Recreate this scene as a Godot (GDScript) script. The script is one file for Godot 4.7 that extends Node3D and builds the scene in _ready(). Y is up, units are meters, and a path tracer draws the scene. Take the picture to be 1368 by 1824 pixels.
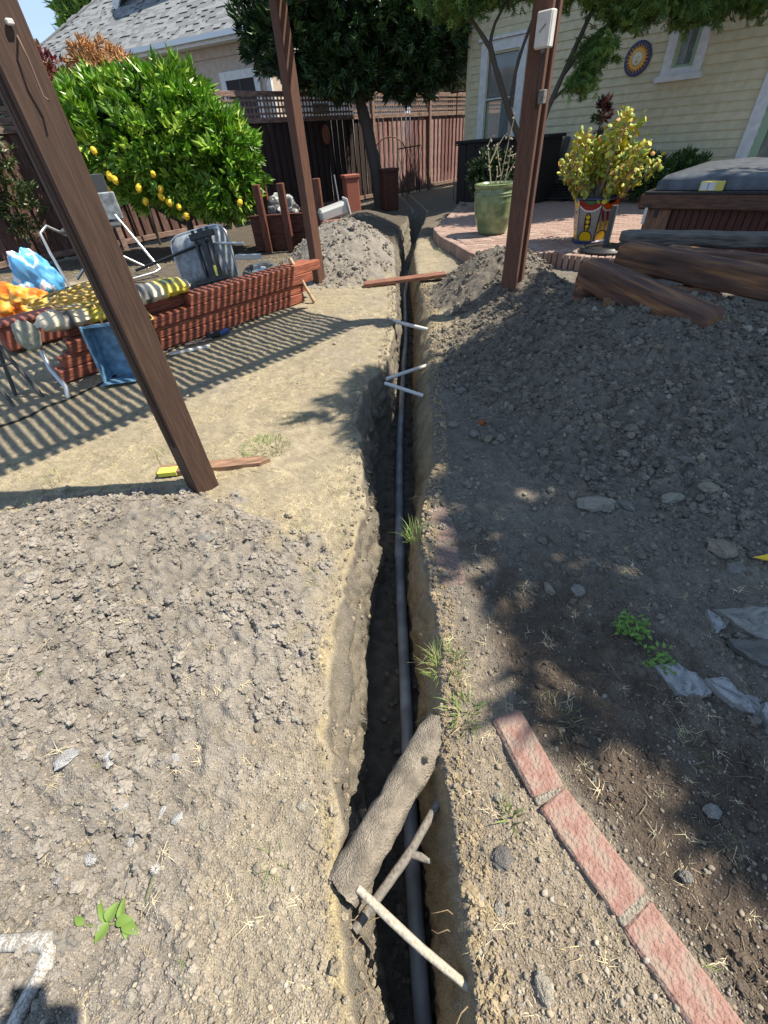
extends Node3D
# A back garden with a freshly dug trench, posts of a pergola, fence and two houses. Units are metres, y is up.

const U := Vector3(0.70711, 0, 0.70711)     # along the house wall, towards the camera's side of the garden
const V := Vector3(0.70711, 0, -0.70711)    # along the fence
const UP := Vector3.UP
var M := {}
var T := {}
var taken := {}
var rng := RandomNumberGenerator.new()
var nz := {}


class MB:
	var v := PackedVector3Array()
	var n := PackedVector3Array()
	var c := PackedColorArray()
	var t := PackedVector2Array()
	var col := Color.WHITE
	var colored := false

	func put(p: Vector3, nm: Vector3, uv := Vector2.ZERO) -> void:
		v.append(p)
		n.append(nm)
		c.append(col)
		t.append(uv)

	func tri(a: Vector3, b: Vector3, d: Vector3) -> void:
		var nm := (b - a).cross(d - a).normalized()
		put(a, nm)
		put(d, nm)
		put(b, nm)

	func quad(a: Vector3, b: Vector3, d: Vector3, e: Vector3) -> void:
		tri(a, b, d)
		tri(a, d, e)

	func out_tri(a: Vector3, b: Vector3, d: Vector3, mid: Vector3) -> void:
		if (b - a).cross(d - a).dot((a + b + d) / 3.0 - mid) < 0.0:
			tri(a, d, b)
		else:
			tri(a, b, d)

	func out_quad(a: Vector3, b: Vector3, d: Vector3, e: Vector3, mid: Vector3) -> void:
		out_tri(a, b, d, mid)
		out_tri(a, d, e, mid)

	func box(at: Transform3D, size: Vector3, bev := 0.003) -> void:
		var s := size * 0.5
		bev = minf(bev, minf(s.x, minf(s.y, s.z)) * 0.45)
		var i := s - Vector3.ONE * bev
		var o := at.origin
		for ax in 3:
			var b := (ax + 1) % 3
			var d := (ax + 2) % 3
			for sg in [-1.0, 1.0]:
				var q := []
				for k in [[-1, -1], [1, -1], [1, 1], [-1, 1]]:
					var p := Vector3.ZERO
					p[ax] = s[ax] * sg
					p[b] = i[b] * k[0]
					p[d] = i[d] * k[1]
					q.append(at * p)
				out_quad(q[0], q[1], q[2], q[3], o)
			for sb in [-1.0, 1.0]:
				for sd in [-1.0, 1.0]:
					var q := []
					for k in [[0, -1.0], [0, 1.0], [1, 1.0], [1, -1.0]]:
						var p := Vector3.ZERO
						p[ax] = i[ax] * k[1]
						p[b] = (s[b] if k[0] == 0 else i[b]) * sb
						p[d] = (i[d] if k[0] == 0 else s[d]) * sd
						q.append(at * p)
					out_quad(q[0], q[1], q[2], q[3], o)
		for sx in [-1.0, 1.0]:
			for sy in [-1.0, 1.0]:
				for sz in [-1.0, 1.0]:
					out_tri(at * Vector3(s.x * sx, i.y * sy, i.z * sz), at * Vector3(i.x * sx, s.y * sy, i.z * sz), at * Vector3(i.x * sx, i.y * sy, s.z * sz), o)

	func bar(a: Vector3, b: Vector3, w: float, h: float, bev := 0.003, side := Vector3.UP) -> void:
		var x := (b - a).normalized()
		var y := (side - x * side.dot(x)).normalized()
		if y.length() < 0.5:
			y = Vector3.RIGHT
		box(Transform3D(Basis(x, y, x.cross(y)), (a + b) * 0.5), Vector3((b - a).length(), h, w), bev)

	func tube(p: Array, r: Array, sides := 8, caps := true) -> void:
		var m := p.size()
		var up := Vector3.UP if absf((p[1] - p[0]).normalized().y) < 0.9 else Vector3.RIGHT
		var rings := []
		var dirs := []
		for k in m:
			var d: Vector3 = (p[mini(k + 1, m - 1)] - p[maxi(k - 1, 0)]).normalized()
			var x := (up - d * up.dot(d)).normalized()
			up = x
			var y := d.cross(x)
			dirs.append(d)
			var ring := []
			for s in sides + 1:
				var a := TAU * s / sides
				ring.append(x * cos(a) + y * sin(a))
			rings.append(ring)
		for k in m - 1:
			var ra: float = r[mini(k, r.size() - 1)]
			var rb: float = r[mini(k + 1, r.size() - 1)]
			for s in sides:
				var a0: Vector3 = rings[k][s]
				var a1: Vector3 = rings[k][s + 1]
				var b0: Vector3 = rings[k + 1][s]
				var b1: Vector3 = rings[k + 1][s + 1]
				var pa: Vector3 = p[k]
				var pb: Vector3 = p[k + 1]
				put(pa + a0 * ra, a0)
				put(pb + b1 * rb, b1)
				put(pa + a1 * ra, a1)
				put(pa + a0 * ra, a0)
				put(pb + b0 * rb, b0)
				put(pb + b1 * rb, b1)
		if caps:
			for e in [0, m - 1]:
				var re: float = r[mini(e, r.size() - 1)]
				var pe: Vector3 = p[e]
				for s in sides:
					out_tri(pe, pe + rings[e][s] * re, pe + rings[e][s + 1] * re, pe + dirs[e] * (1.0 if e == 0 else -1.0))

	func lathe(prof: Array, segs := 20, at := Transform3D.IDENTITY) -> void:
		for k in prof.size() - 1:
			var a: Vector2 = prof[k]
			var b: Vector2 = prof[k + 1]
			var e := b - a
			var nn := Vector2(e.y, -e.x).normalized()
			for s in segs:
				var f0 := TAU * s / segs
				var f1 := TAU * (s + 1) / segs
				var q := []
				var m := []
				var w := []
				for z in [[a, f0], [b, f0], [b, f1], [a, f1]]:
					q.append(at * Vector3(z[0].x * cos(z[1]), z[0].y, z[0].x * sin(z[1])))
					m.append((at.basis * Vector3(nn.x * cos(z[1]), nn.y, nn.x * sin(z[1]))).normalized())
					w.append(Vector2(z[1] / TAU, float(k + (1 if z[0] == b else 0)) / (prof.size() - 1)))
				for idx in [0, 2, 1, 0, 3, 2]:
					put(q[idx], m[idx], w[idx])

	func grid(g: Array, both := false) -> void:
		# g: rows of points; smooth normals
		var h := g.size()
		var wd: int = g[0].size()
		var nm := []
		for j in h:
			var row := []
			for i in wd:
				var dx: Vector3 = g[j][mini(i + 1, wd - 1)] - g[j][maxi(i - 1, 0)]
				var dy: Vector3 = g[mini(j + 1, h - 1)][i] - g[maxi(j - 1, 0)][i]
				row.append(dx.cross(dy).normalized())
			nm.append(row)
		for j in h - 1:
			for i in wd - 1:
				for k in [[0, 0], [0, 1], [1, 1], [0, 0], [1, 1], [1, 0]]:
					put(g[j + k[1]][i + k[0]], nm[j + k[1]][i + k[0]] * 1.0, Vector2(float(i + k[0]) / (wd - 1), float(j + k[1]) / (h - 1)))

	func stone(at: Transform3D, size: Vector3, sd: int, rough := 0.22, level := 1, smooth := false) -> void:
		var f := FastNoiseLite.new()
		f.seed = sd
		f.frequency = 0.9
		var ico := MB.sphere(level)
		var pts := []
		for p in ico[0]:
			var k: float = 1.0 + rough * 1.8 * f.get_noise_3dv(p * 1.3 + Vector3(sd % 97, 0, 0)) + rough * 0.7 * f.get_noise_3dv(p * 3.7)
			pts.append(at * (p * k * size * 0.5))
		if smooth:
			var nm := []
			for p in pts:
				nm.append(Vector3.ZERO)
			for q in ico[1]:
				var fn: Vector3 = (pts[q[1]] - pts[q[0]]).cross(pts[q[2]] - pts[q[0]])
				if fn.dot(pts[q[0]] - at.origin) < 0.0:
					fn = -fn
				for k in q:
					nm[k] += fn
			for q in ico[1]:
				var fl: bool = (pts[q[1]] - pts[q[0]]).cross(pts[q[2]] - pts[q[0]]).dot(pts[q[0]] - at.origin) < 0.0
				for k in ([q[0], q[1], q[2]] if fl else [q[0], q[2], q[1]]):
					put(pts[k], nm[k].normalized())
			return
		for q in ico[1]:
			out_tri(pts[q[0]], pts[q[1]], pts[q[2]], at.origin)

	static func sphere(level: int) -> Array:
		var g := (1.0 + sqrt(5.0)) / 2.0
		var p := []
		for q in [[-1, g, 0], [1, g, 0], [-1, -g, 0], [1, -g, 0], [0, -1, g], [0, 1, g], [0, -1, -g], [0, 1, -g], [g, 0, -1], [g, 0, 1], [-g, 0, -1], [-g, 0, 1]]:
			p.append(Vector3(q[0], q[1], q[2]).normalized())
		var f := [[0, 11, 5], [0, 5, 1], [0, 1, 7], [0, 7, 10], [0, 10, 11], [1, 5, 9], [5, 11, 4], [11, 10, 2], [10, 7, 6], [7, 1, 8], [3, 9, 4], [3, 4, 2], [3, 2, 6], [3, 6, 8], [3, 8, 9], [4, 9, 5], [2, 4, 11], [6, 2, 10], [8, 6, 7], [9, 8, 1]]
		for l in level:
			var nf := []
			var mids := {}
			for t in f:
				var m := []
				for e in [[0, 1], [1, 2], [2, 0]]:
					var a: int = mini(t[e[0]], t[e[1]])
					var b: int = maxi(t[e[0]], t[e[1]])
					var key := a * 100000 + b
					if not mids.has(key):
						mids[key] = p.size()
						p.append((p[a] + p[b]).normalized())
					m.append(mids[key])
				nf.append_array([[t[0], m[0], m[2]], [t[1], m[1], m[0]], [t[2], m[2], m[1]], [m[0], m[1], m[2]]])
			f = nf
		return [p, f]

	func leaf(at: Transform3D, ln: float, wd: float, fold := 0.25, droop := 0.2) -> void:
		# along local z, folded along the rib
		var b := at * Vector3.ZERO
		var m := at * Vector3(0, -droop * ln * 0.15, ln * 0.5)
		var e := at * Vector3(0, -droop * ln * 0.6, ln)
		var l := at * Vector3(-wd * 0.5, fold * wd * 0.5, ln * 0.45)
		var r := at * Vector3(wd * 0.5, fold * wd * 0.5, ln * 0.45)
		tri(b, m, l)
		tri(m, e, l)
		tri(b, r, m)
		tri(m, r, e)

	func broad_leaf(at: Transform3D, ln: float, wd: float, curl := 0.3) -> void:
		var rows := []
		for i in 8:
			var f := i / 7.0
			var w := wd * 0.5 * sin(PI * pow(f, 0.75)) + 0.0004
			var row := []
			for k in 5:
				var u := (k - 2) * 0.5
				row.append(at * Vector3(u * w, absf(u) * w * 0.35 - curl * ln * f * f, f * ln))
			rows.append(row)
		grid(rows)

	func blade(p: Vector3, dir: Vector3, ln: float, wd: float, bend: float) -> void:
		var side := dir.cross(Vector3.UP)
		if side.length() < 0.01:
			side = Vector3.RIGHT
		side = side.normalized() * wd * 0.5
		var flat := Vector3(dir.x, 0, dir.z)
		var a := p
		for k in 3:
			var f := (k + 1) / 3.0
			var b := p + dir * ln * f + flat * bend * ln * f * f + Vector3.DOWN * bend * ln * f * f * 0.6
			var wa := side * (1.0 - k / 3.0)
			var wb := side * (1.0 - f)
			if k < 2:
				quad(a - wa, a + wa, b + wb, b - wb)
			else:
				tri(a - wa, a + wa, b)
			a = b

	func done() -> ArrayMesh:
		var a := []
		a.resize(Mesh.ARRAY_MAX)
		a[Mesh.ARRAY_VERTEX] = v
		a[Mesh.ARRAY_NORMAL] = n
		a[Mesh.ARRAY_TEX_UV] = t
		if colored:
			a[Mesh.ARRAY_COLOR] = c
		var m := ArrayMesh.new()
		m.add_surface_from_arrays(Mesh.PRIMITIVE_TRIANGLES, a)
		return m


func numbered(called: String) -> String:
	var k: int = taken.get(called, 0)
	taken[called] = k + 1
	return called if k == 0 else "%s_%03d" % [called, k]


func tag(o: Node3D, label: String, category: String, group := "") -> Node3D:
	o.set_meta("label", label)
	o.set_meta("category", category)
	o.set_meta("kind", "thing")
	if group:
		o.set_meta("group", group)
	return o


func thing(called: String, label: String, category: String, at := Transform3D.IDENTITY, group := "") -> Node3D:
	var o := Node3D.new()
	o.name = numbered(called)
	add_child(o)
	o.transform = at
	return tag(o, label, category, group)


func part(parent: Node3D, called: String, shape, m: Material, at := Transform3D.IDENTITY) -> MeshInstance3D:
	var o := MeshInstance3D.new()
	o.name = numbered(called) if parent == self else called
	o.mesh = shape.done() if shape is MB else shape
	o.material_override = m
	o.transform = at
	parent.add_child(o, true)
	return o


func solo(called: String, shape, m: Material, label: String, category: String, group := "", at := Transform3D.IDENTITY) -> MeshInstance3D:
	var o := part(self, called, shape, m, at)
	tag(o, label, category, group)
	return o


func copies(parent: Node3D, called: String, mesh: Mesh, m: Material, where: Array, cols: Array, kind := "stuff") -> MultiMeshInstance3D:
	var mm := MultiMesh.new()
	mm.transform_format = MultiMesh.TRANSFORM_3D
	mm.use_colors = cols.size() > 0
	mm.mesh = mesh
	mm.instance_count = where.size()
	for i in where.size():
		mm.set_instance_transform(i, where[i])
	for i in cols.size():
		mm.set_instance_color(i, cols[i])
	var o := MultiMeshInstance3D.new()
	o.name = numbered(called) if parent == self else called
	o.multimesh = mm
	o.material_override = m
	if kind:
		o.set_meta("kind", kind)
	parent.add_child(o, true)
	return o


func turned(x: Vector3, y: Vector3, z: Vector3, at: Vector3) -> Transform3D:
	return Transform3D(Basis(x, y, z), at)


func upright(at: Vector3, deg: float) -> Transform3D:
	return Transform3D(Basis(UP, deg_to_rad(deg)), at)


func lin(r: float, g: float, b: float) -> Color:
	return Color(r, g, b).linear_to_srgb()


func noise(sd: int, freq: float, oct := 4) -> FastNoiseLite:
	var f := FastNoiseLite.new()
	f.seed = sd
	f.frequency = freq
	f.noise_type = FastNoiseLite.TYPE_SIMPLEX_SMOOTH
	f.fractal_type = FastNoiseLite.FRACTAL_FBM
	f.fractal_octaves = oct
	return f


func cells(sd: int, freq: float, warp := 0.0) -> FastNoiseLite:
	var f := FastNoiseLite.new()
	f.seed = sd
	f.frequency = freq
	f.noise_type = FastNoiseLite.TYPE_CELLULAR
	f.cellular_return_type = FastNoiseLite.RETURN_DISTANCE2_SUB
	f.cellular_jitter = 1.0
	f.fractal_type = FastNoiseLite.FRACTAL_NONE
	if warp > 0.0:
		f.domain_warp_enabled = true
		f.domain_warp_amplitude = warp
		f.domain_warp_frequency = freq * 1.3
	return f


func noise_tex(f: FastNoiseLite, lo: float, hi: float, size := 256, mid := -1.0) -> NoiseTexture2D:
	var g := Gradient.new()
	g.set_color(0, Color(lo, lo, lo))
	g.set_color(1, Color(hi, hi, hi))
	if mid >= 0.0:
		g.add_point(0.5, Color(mid, mid, mid))
	var t := NoiseTexture2D.new()
	t.width = size
	t.height = size
	t.seamless = true
	t.noise = f
	t.color_ramp = g
	return t


func ramp_tex(f: FastNoiseLite, stops: Array, size := 256) -> NoiseTexture2D:
	var t := noise_tex(f, 0, 1, size)
	var g := Gradient.new()
	var off := PackedFloat32Array()
	var cols := PackedColorArray()
	for q in stops:
		off.append(q[0])
		cols.append(lin(q[1], q[2], q[3]))
	g.offsets = off
	g.colors = cols
	t.color_ramp = g
	return t


func mat(key: String, c: Color, rough := 0.8, tex: Texture2D = null, scale := Vector3.ONE, bump: Texture2D = null, relief := 0.0) -> StandardMaterial3D:
	var m := StandardMaterial3D.new()
	m.resource_name = key
	m.albedo_color = c
	m.roughness = rough
	m.uv1_triplanar = true
	m.uv1_scale = scale
	if tex:
		m.albedo_texture = tex
	if bump:
		m.heightmap_enabled = true
		m.heightmap_texture = bump
		m.heightmap_scale = relief
	M[key] = m
	return m


func leafy(key: String, rough := 0.5, back := Color(0.5, 0.5, 0.2)) -> StandardMaterial3D:
	var m := StandardMaterial3D.new()
	m.resource_name = key
	m.vertex_color_use_as_albedo = true
	m.roughness = rough
	m.cull_mode = BaseMaterial3D.CULL_DISABLED
	m.backlight_enabled = true
	m.backlight = back
	M[key] = m
	return m


func make_materials() -> void:
	T.grain = noise_tex(noise(3, 0.02, 5), 0.45, 1.0, 256, 0.8)
	T.blotch = noise_tex(noise(5, 0.012, 4), 0.62, 1.0, 256)
	T.faint = noise_tex(noise(6, 0.02, 4), 0.88, 1.0, 256)
	T.speck = noise_tex(noise(8, 0.09, 3), 0.42, 1.0, 512, 0.82)
	T.dirt = noise_tex(noise(11, 0.03, 6), 0.6, 1.0, 512, 0.85)
	T.rough = noise_tex(noise(14, 0.05, 5), 0.0, 1.0, 512)
	T.crumb = noise_tex(cells(17, 0.06, 6.0), 1.0, 0.0, 512)
	T.brick = ramp_tex(noise(41, 0.011, 5), [[0.0, 0.24, 0.13, 0.105], [0.4, 0.30, 0.18, 0.148], [0.55, 0.315, 0.21, 0.172], [0.7, 0.29, 0.215, 0.172], [1.0, 0.27, 0.22, 0.174]], 512)
	T.beam = ramp_tex(noise(42, 0.014, 4), [[0.0, 0.035, 0.022, 0.018], [0.4, 0.10, 0.052, 0.036], [0.62, 0.15, 0.075, 0.045], [0.8, 0.26, 0.125, 0.055], [1.0, 0.36, 0.2, 0.09]], 256)
	# wood runs along local x in these
	T.soft = noise_tex(noise(3, 0.02, 5), 0.66, 1.0, 256)
	mat("post_wood", lin(0.092, 0.05, 0.033), 0.8, T.soft, Vector3(16, 0.9, 16), T.soft, 0.2)
	mat("post_wood_red", lin(0.17, 0.082, 0.054), 0.8, T.soft, Vector3(16, 0.9, 16), T.soft, 0.2)
	mat("timber_red", lin(0.46, 0.145, 0.08), 0.8, T.grain, Vector3(0.8, 10, 10), T.grain, 0.2)
	mat("timber_red_b", lin(0.39, 0.12, 0.07), 0.8, T.grain, Vector3(0.9, 9, 9), T.grain, 0.2)
	mat("planter_wood", lin(0.19, 0.062, 0.034), 0.8, T.grain, Vector3(8, 0.8, 8), T.grain, 0.2)
	mat("planter_board", lin(0.13, 0.042, 0.026), 0.8, T.grain, Vector3(0.8, 8, 8), T.grain, 0.2)
	mat("fence_a", lin(0.47, 0.255, 0.23), 0.85, T.grain, Vector3(7, 0.7, 7), T.grain, 0.3)
	mat("fence_b", lin(0.36, 0.175, 0.16), 0.85, T.grain, Vector3(8, 0.6, 8), T.grain, 0.3)
	mat("fence_c", lin(0.53, 0.32, 0.29), 0.85, T.grain, Vector3(6, 0.8, 6), T.grain, 0.3)
	mat("fence_shade_tone", lin(0.05, 0.027, 0.022), 0.85, T.grain, Vector3(8, 0.6, 8), T.grain, 0.3)  # near-black board colour with the dark tree's deep shade painted in
	mat("fence_shade_tone_b", lin(0.065, 0.035, 0.029), 0.85, T.grain, Vector3(7, 0.7, 7), T.grain, 0.3)
	mat("fence_mid", lin(0.21, 0.115, 0.095), 0.85, T.grain, Vector3(7, 0.7, 7), T.grain, 0.3)
	mat("fence_mid_b", lin(0.16, 0.085, 0.07), 0.85, T.grain, Vector3(8, 0.6, 8), T.grain, 0.3)
	mat("fence_rail", lin(0.36, 0.24, 0.195), 0.85, T.grain, Vector3(0.7, 8, 8), T.grain, 0.3)
	mat("plank_wood", lin(0.34, 0.15, 0.095), 0.8, T.grain, Vector3(0.9, 12, 12), T.grain, 0.2)
	mat("cedar_board", lin(0.42, 0.25, 0.16), 0.8, T.grain, Vector3(1.2, 14, 14), T.grain, 0.15)
	mat("old_beam", Color.WHITE, 0.85, T.beam, Vector3(0.4, 4.5, 4.5), T.grain, 0.6)
	mat("old_beam_grey", lin(0.20, 0.18, 0.155), 0.9, T.grain, Vector3(1.0, 8, 8), T.grain, 0.5)
	mat("old_beam_raw", lin(0.31, 0.16, 0.065), 0.85, T.grain, Vector3(1.5, 8, 8), T.grain, 0.6)
	mat("grey_wood", lin(0.17, 0.155, 0.135), 0.9, T.grain, Vector3(9, 0.8, 9), T.grain, 0.3)
	mat("black_wood", lin(0.022, 0.019, 0.017), 0.8, T.grain, Vector3(8, 0.8, 8), T.grain, 0.3)
	mat("bark_log", lin(0.37, 0.32, 0.255), 0.95, T.blotch, Vector3(5, 8, 8), T.rough, 0.7)
	mat("pale_stick", lin(0.62, 0.55, 0.44), 0.85, T.dirt, Vector3(6, 6, 6), T.dirt, 0.3)
	mat("grey_stick", lin(0.27, 0.245, 0.215), 0.9, T.dirt, Vector3(5, 5, 5), T.dirt, 0.5)
	mat("handle_wood", lin(0.62, 0.44, 0.27), 0.6, T.grain, Vector3(3, 9, 9))
	mat("trunk_bark", lin(0.125, 0.11, 0.095), 0.95, T.dirt, Vector3(4, 2, 4), T.dirt, 1.5)
	mat("maple_bark", lin(0.10, 0.088, 0.07), 0.9, T.dirt, Vector3(5, 2, 5), T.dirt, 0.8)
	mat("conduit", lin(0.36, 0.39, 0.43), 0.45, T.blotch, Vector3(2, 2, 2))
	mat("white_plastic", lin(0.72, 0.71, 0.67), 0.5, T.faint, Vector3(3, 3, 3))
	mat("dirty_pvc", Color.WHITE, 0.8, ramp_tex(noise(31, 0.02, 5), [[0.0, 0.52, 0.52, 0.51], [0.38, 0.44, 0.43, 0.41], [0.45, 0.2, 0.178, 0.15], [0.58, 0.2, 0.178, 0.152], [0.64, 0.44, 0.43, 0.4], [1.0, 0.5, 0.49, 0.47]], 256), Vector3(14, 14, 14))
	mat("brick", Color.WHITE, 0.95, T.brick, Vector3(3, 3, 3), T.rough, 0.5)
	mat("dusty_brick", lin(0.30, 0.215, 0.185), 0.95, T.dirt, Vector3(5, 5, 5), T.rough, 0.4)
	mat("mortar", lin(0.40, 0.365, 0.30), 0.95, T.dirt, Vector3(6, 6, 6), T.rough, 0.5)
	mat("paver_a", lin(0.47, 0.325, 0.27), 0.9, T.dirt, Vector3(3, 3, 3), T.rough, 0.3)
	mat("paver_b", lin(0.52, 0.39, 0.33), 0.9, T.dirt, Vector3(3, 3, 3), T.rough, 0.3)
	mat("paver_c", lin(0.41, 0.275, 0.225), 0.9, T.dirt, Vector3(3, 3, 3), T.rough, 0.3)
	mat("siding", lin(0.68, 0.62, 0.41), 0.7, T.faint, Vector3(1.3, 1.3, 1.3))
	mat("siding_b", lin(0.655, 0.60, 0.395), 0.7, T.faint, Vector3(0.9, 0.9, 0.9))
	mat("white_paint", lin(0.74, 0.75, 0.74), 0.6, T.faint, Vector3(1.5, 1.5, 1.5))
	mat("green_paint", lin(0.30, 0.42, 0.27), 0.6)
	mat("dark_room", lin(0.03, 0.03, 0.032), 0.9)
	mat("blind", lin(0.065, 0.07, 0.065), 0.8)
	mat("shingle_a", lin(0.36, 0.38, 0.39), 0.95, T.speck, Vector3(4, 4, 4))
	mat("shingle_b", lin(0.26, 0.275, 0.285), 0.95, T.speck, Vector3(4, 4, 4))
	mat("neighbour_wall", lin(0.52, 0.44, 0.37), 0.8, T.faint, Vector3(1, 1, 1))
	mat("foundation", lin(0.25, 0.24, 0.22), 0.95, T.dirt, Vector3(2, 2, 2))
	mat("green_glaze", lin(0.26, 0.35, 0.17), 0.22, T.blotch, Vector3(3, 3, 3))
	mat("black_plastic", lin(0.018, 0.018, 0.02), 0.45)
	mat("grey_vinyl", lin(0.115, 0.13, 0.155), 0.45, T.blotch, Vector3(2, 2, 2), T.rough, 0.1)
	mat("tub_wood", lin(0.34, 0.175, 0.105), 0.6, T.grain, Vector3(9, 0.8, 9), T.grain, 0.15)
	mat("tub_rim", lin(0.17, 0.075, 0.042), 0.6, T.grain, Vector3(0.8, 9, 9), T.grain, 0.15)
	mat("tub_panel", lin(0.13, 0.035, 0.022), 0.55, T.grain, Vector3(9, 0.8, 9), T.grain, 0.15)
	mat("galvanised", lin(0.55, 0.57, 0.58), 0.4).metallic = 0.7
	mat("bare_metal", lin(0.62, 0.62, 0.61), 0.3).metallic = 0.85
	mat("rust_metal", lin(0.16, 0.10, 0.07), 0.8)
	mat("tray_grey", lin(0.36, 0.40, 0.43), 0.4, T.blotch, Vector3(4, 4, 4))
	mat("rubber", lin(0.075, 0.08, 0.078), 0.8)
	mat("blue_plastic", lin(0.22, 0.44, 0.64), 0.4, T.blotch, Vector3(4, 4, 4))
	mat("terracotta", lin(0.42, 0.13, 0.085), 0.75, T.dirt, Vector3(3, 3, 3))
	mat("orange_plastic", lin(0.85, 0.26, 0.03), 0.4)
	mat("yellow_hose", lin(0.60, 0.42, 0.12), 0.55)
	mat("bag_white", lin(0.62, 0.57, 0.44), 0.4)
	mat("yellow_tape", lin(0.72, 0.70, 0.10), 0.5)
	mat("soil_dark", lin(0.05, 0.038, 0.03), 1.0, T.dirt, Vector3(5, 5, 5), T.rough, 1.0)
	mat("cobalt", lin(0.035, 0.045, 0.12), 0.4)
	mat("sun_yellow", lin(0.80, 0.42, 0.06), 0.4)
	mat("sun_cream", lin(0.72, 0.66, 0.5), 0.5)
	mat("face_clay", lin(0.35, 0.12, 0.06), 0.8, T.dirt, Vector3(5, 5, 5))
	mat("dark_fabric", lin(0.05, 0.055, 0.062), 0.85)
	mat("lemon_skin", lin(0.78, 0.52, 0.03), 0.45)
	mat("skin", lin(0.45, 0.28, 0.20), 0.6)
	mat("cloth_navy", lin(0.05, 0.06, 0.1), 0.9)
	for key in ["glass_dark"]:
		var m := mat(key, Color(0.6, 0.66, 0.66, 0.25), 0.05)
		m.uv1_triplanar = false
		m.transparency = BaseMaterial3D.TRANSPARENCY_ALPHA
	var st := mat("stone", Color.WHITE, 0.9, T.speck, Vector3(9, 9, 9), T.rough, 0.5)
	st.vertex_color_use_as_albedo = true
	var cl := mat("clod", Color.WHITE, 1.0, T.blotch, Vector3(12, 12, 12))
	cl.vertex_color_use_as_albedo = true
	var pt := mat("painted", Color.WHITE, 0.5)
	pt.vertex_color_use_as_albedo = true
	leafy("lemon_leaf", 0.38, Color(0.45, 0.55, 0.1))
	leafy("dark_leaf", 0.4, Color(0.25, 0.35, 0.1))
	leafy("maple_leaf", 0.6, Color(0.5, 0.6, 0.2))
	leafy("far_leaf", 0.7, Color(0.5, 0.6, 0.2))
	leafy("jade_leaf", 0.55, Color(0.4, 0.4, 0.1))
	leafy("grass_leaf", 0.6, Color(0.5, 0.5, 0.2))
	leafy("dry_leaf", 0.8, Color(0.4, 0.35, 0.2))


func _ready() -> void:
	rng.seed = 20240611
	# camera
	var f := deg_to_rad(41.7)
	var r := deg_to_rad(4.85)
	var right := Vector3.RIGHT
	var fwd := Vector3(0, -sin(f), -cos(f))
	var down := Vector3(0, -cos(f), sin(f))
	var cam := Camera3D.new()
	cam.name = "camera"
	cam.fov = 101.88
	cam.near = 0.02
	cam.far = 500.0
	cam.transform = Transform3D(Basis(right * cos(r) + down * sin(r), right * sin(r) - down * cos(r), -fwd), Vector3(0, 1.25, 0))
	add_child(cam)
	# sky
	var sky_look := ProceduralSkyMaterial.new()
	sky_look.sky_top_color = Color(0.50, 0.59, 0.71)
	sky_look.sky_horizon_color = Color(0.70, 0.80, 0.90)
	sky_look.sky_curve = 0.12
	sky_look.ground_bottom_color = Color(0.30, 0.27, 0.22)
	sky_look.ground_horizon_color = Color(0.55, 0.6, 0.62)
	sky_look.sun_angle_max = 8.0
	var sky := Sky.new()
	sky.sky_material = sky_look
	var env := Environment.new()
	env.background_mode = Environment.BG_SKY
	env.sky = sky
	env.background_energy_multiplier = 1.0
	env.tonemap_mode = Environment.TONE_MAPPER_LINEAR
	env.tonemap_exposure = 1.85
	env.sdfgi_enabled = true
	env.ssao_enabled = true
	env.ssil_enabled = true
	var around := WorldEnvironment.new()
	around.name = "surroundings"
	around.environment = env
	add_child(around)
	# sun: high, over the photographer's right shoulder
	var sun := DirectionalLight3D.new()
	sun.name = "sun"
	sun.light_energy = 1.5
	sun.light_color = Color(1.0, 0.955, 0.88)
	sun.light_angular_distance = 0.53
	sun.shadow_enabled = true
	add_child(sun)
	sun.look_at_from_position(Vector3.ZERO, Vector3(-0.548, -0.836, -0.018))
	make_materials()
	make_noises()
	build_ground()
	build_litter()
	build_trench_things()
	build_posts()
	build_fence()
	build_house()
	build_neighbours()
	build_patio()
	build_tub_corner()
	build_beams()
	build_pots()
	build_timbers()
	build_garden_clutter()
	build_trees()
	build_small_plants()
	build_photographer()


# ---------- the lie of the land ----------
# heaps of spoil: centre x, z, half-widths, turn in degrees, height
const HEAPS := [[-1.25, -0.97, 1.04, 0.72, 10.0, 0.125], [-0.25, -6.7, 0.95, 1.25, 0.0, 0.50], [1.38, -4.62, 0.75, 0.95, 0.0, 0.40], [1.85, -2.75, 1.35, 1.75, 0.0, 0.40], [0.05, -9.3, 0.9, 2.2, 8.0, 0.30], [2.2, -10.4, 0.8, 1.6, 0.0, 0.15], [-2.9, -5.8, 2.1, 1.35, -45.0, 0.22]]
const LIP_L := [[3.0, -0.10], [0.3, -0.14], [0.052, -0.151], [-0.126, -0.171], [-0.248, -0.181], [-0.427, -0.215], [-0.613, -0.215], [-0.809, -0.205], [-1.0, -0.19], [-1.2, -0.14], [-1.46, -0.085], [-1.68, -0.088], [-1.94, -0.106], [-2.25, -0.127], [-2.54, -0.09], [-2.78, -0.035], [-3.1, 0.105], [-3.63, 0.19], [-4.24, 0.263], [-5.02, 0.323], [-6.09, 0.403], [-7.6, 0.491], [-9.8, 0.85], [-11.8, 1.25]]
const LIP_R := [[3.0, 0.05], [0.3, 0.09], [0.065, 0.093], [-0.147, 0.096], [-0.4, 0.1], [-0.54, 0.117], [-0.66, 0.135], [-0.83, 0.147], [-0.98, 0.147], [-1.15, 0.145], [-1.43, 0.176], [-1.55, 0.2], [-1.72, 0.28], [-2.1, 0.336], [-2.53, 0.367], [-2.79, 0.402], [-3.31, 0.466], [-4.15, 0.575], [-4.94, 0.61], [-5.98, 0.675], [-7.04, 0.764], [-8.41, 0.984], [-10.3, 1.357], [-11.6, 1.6]]
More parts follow.
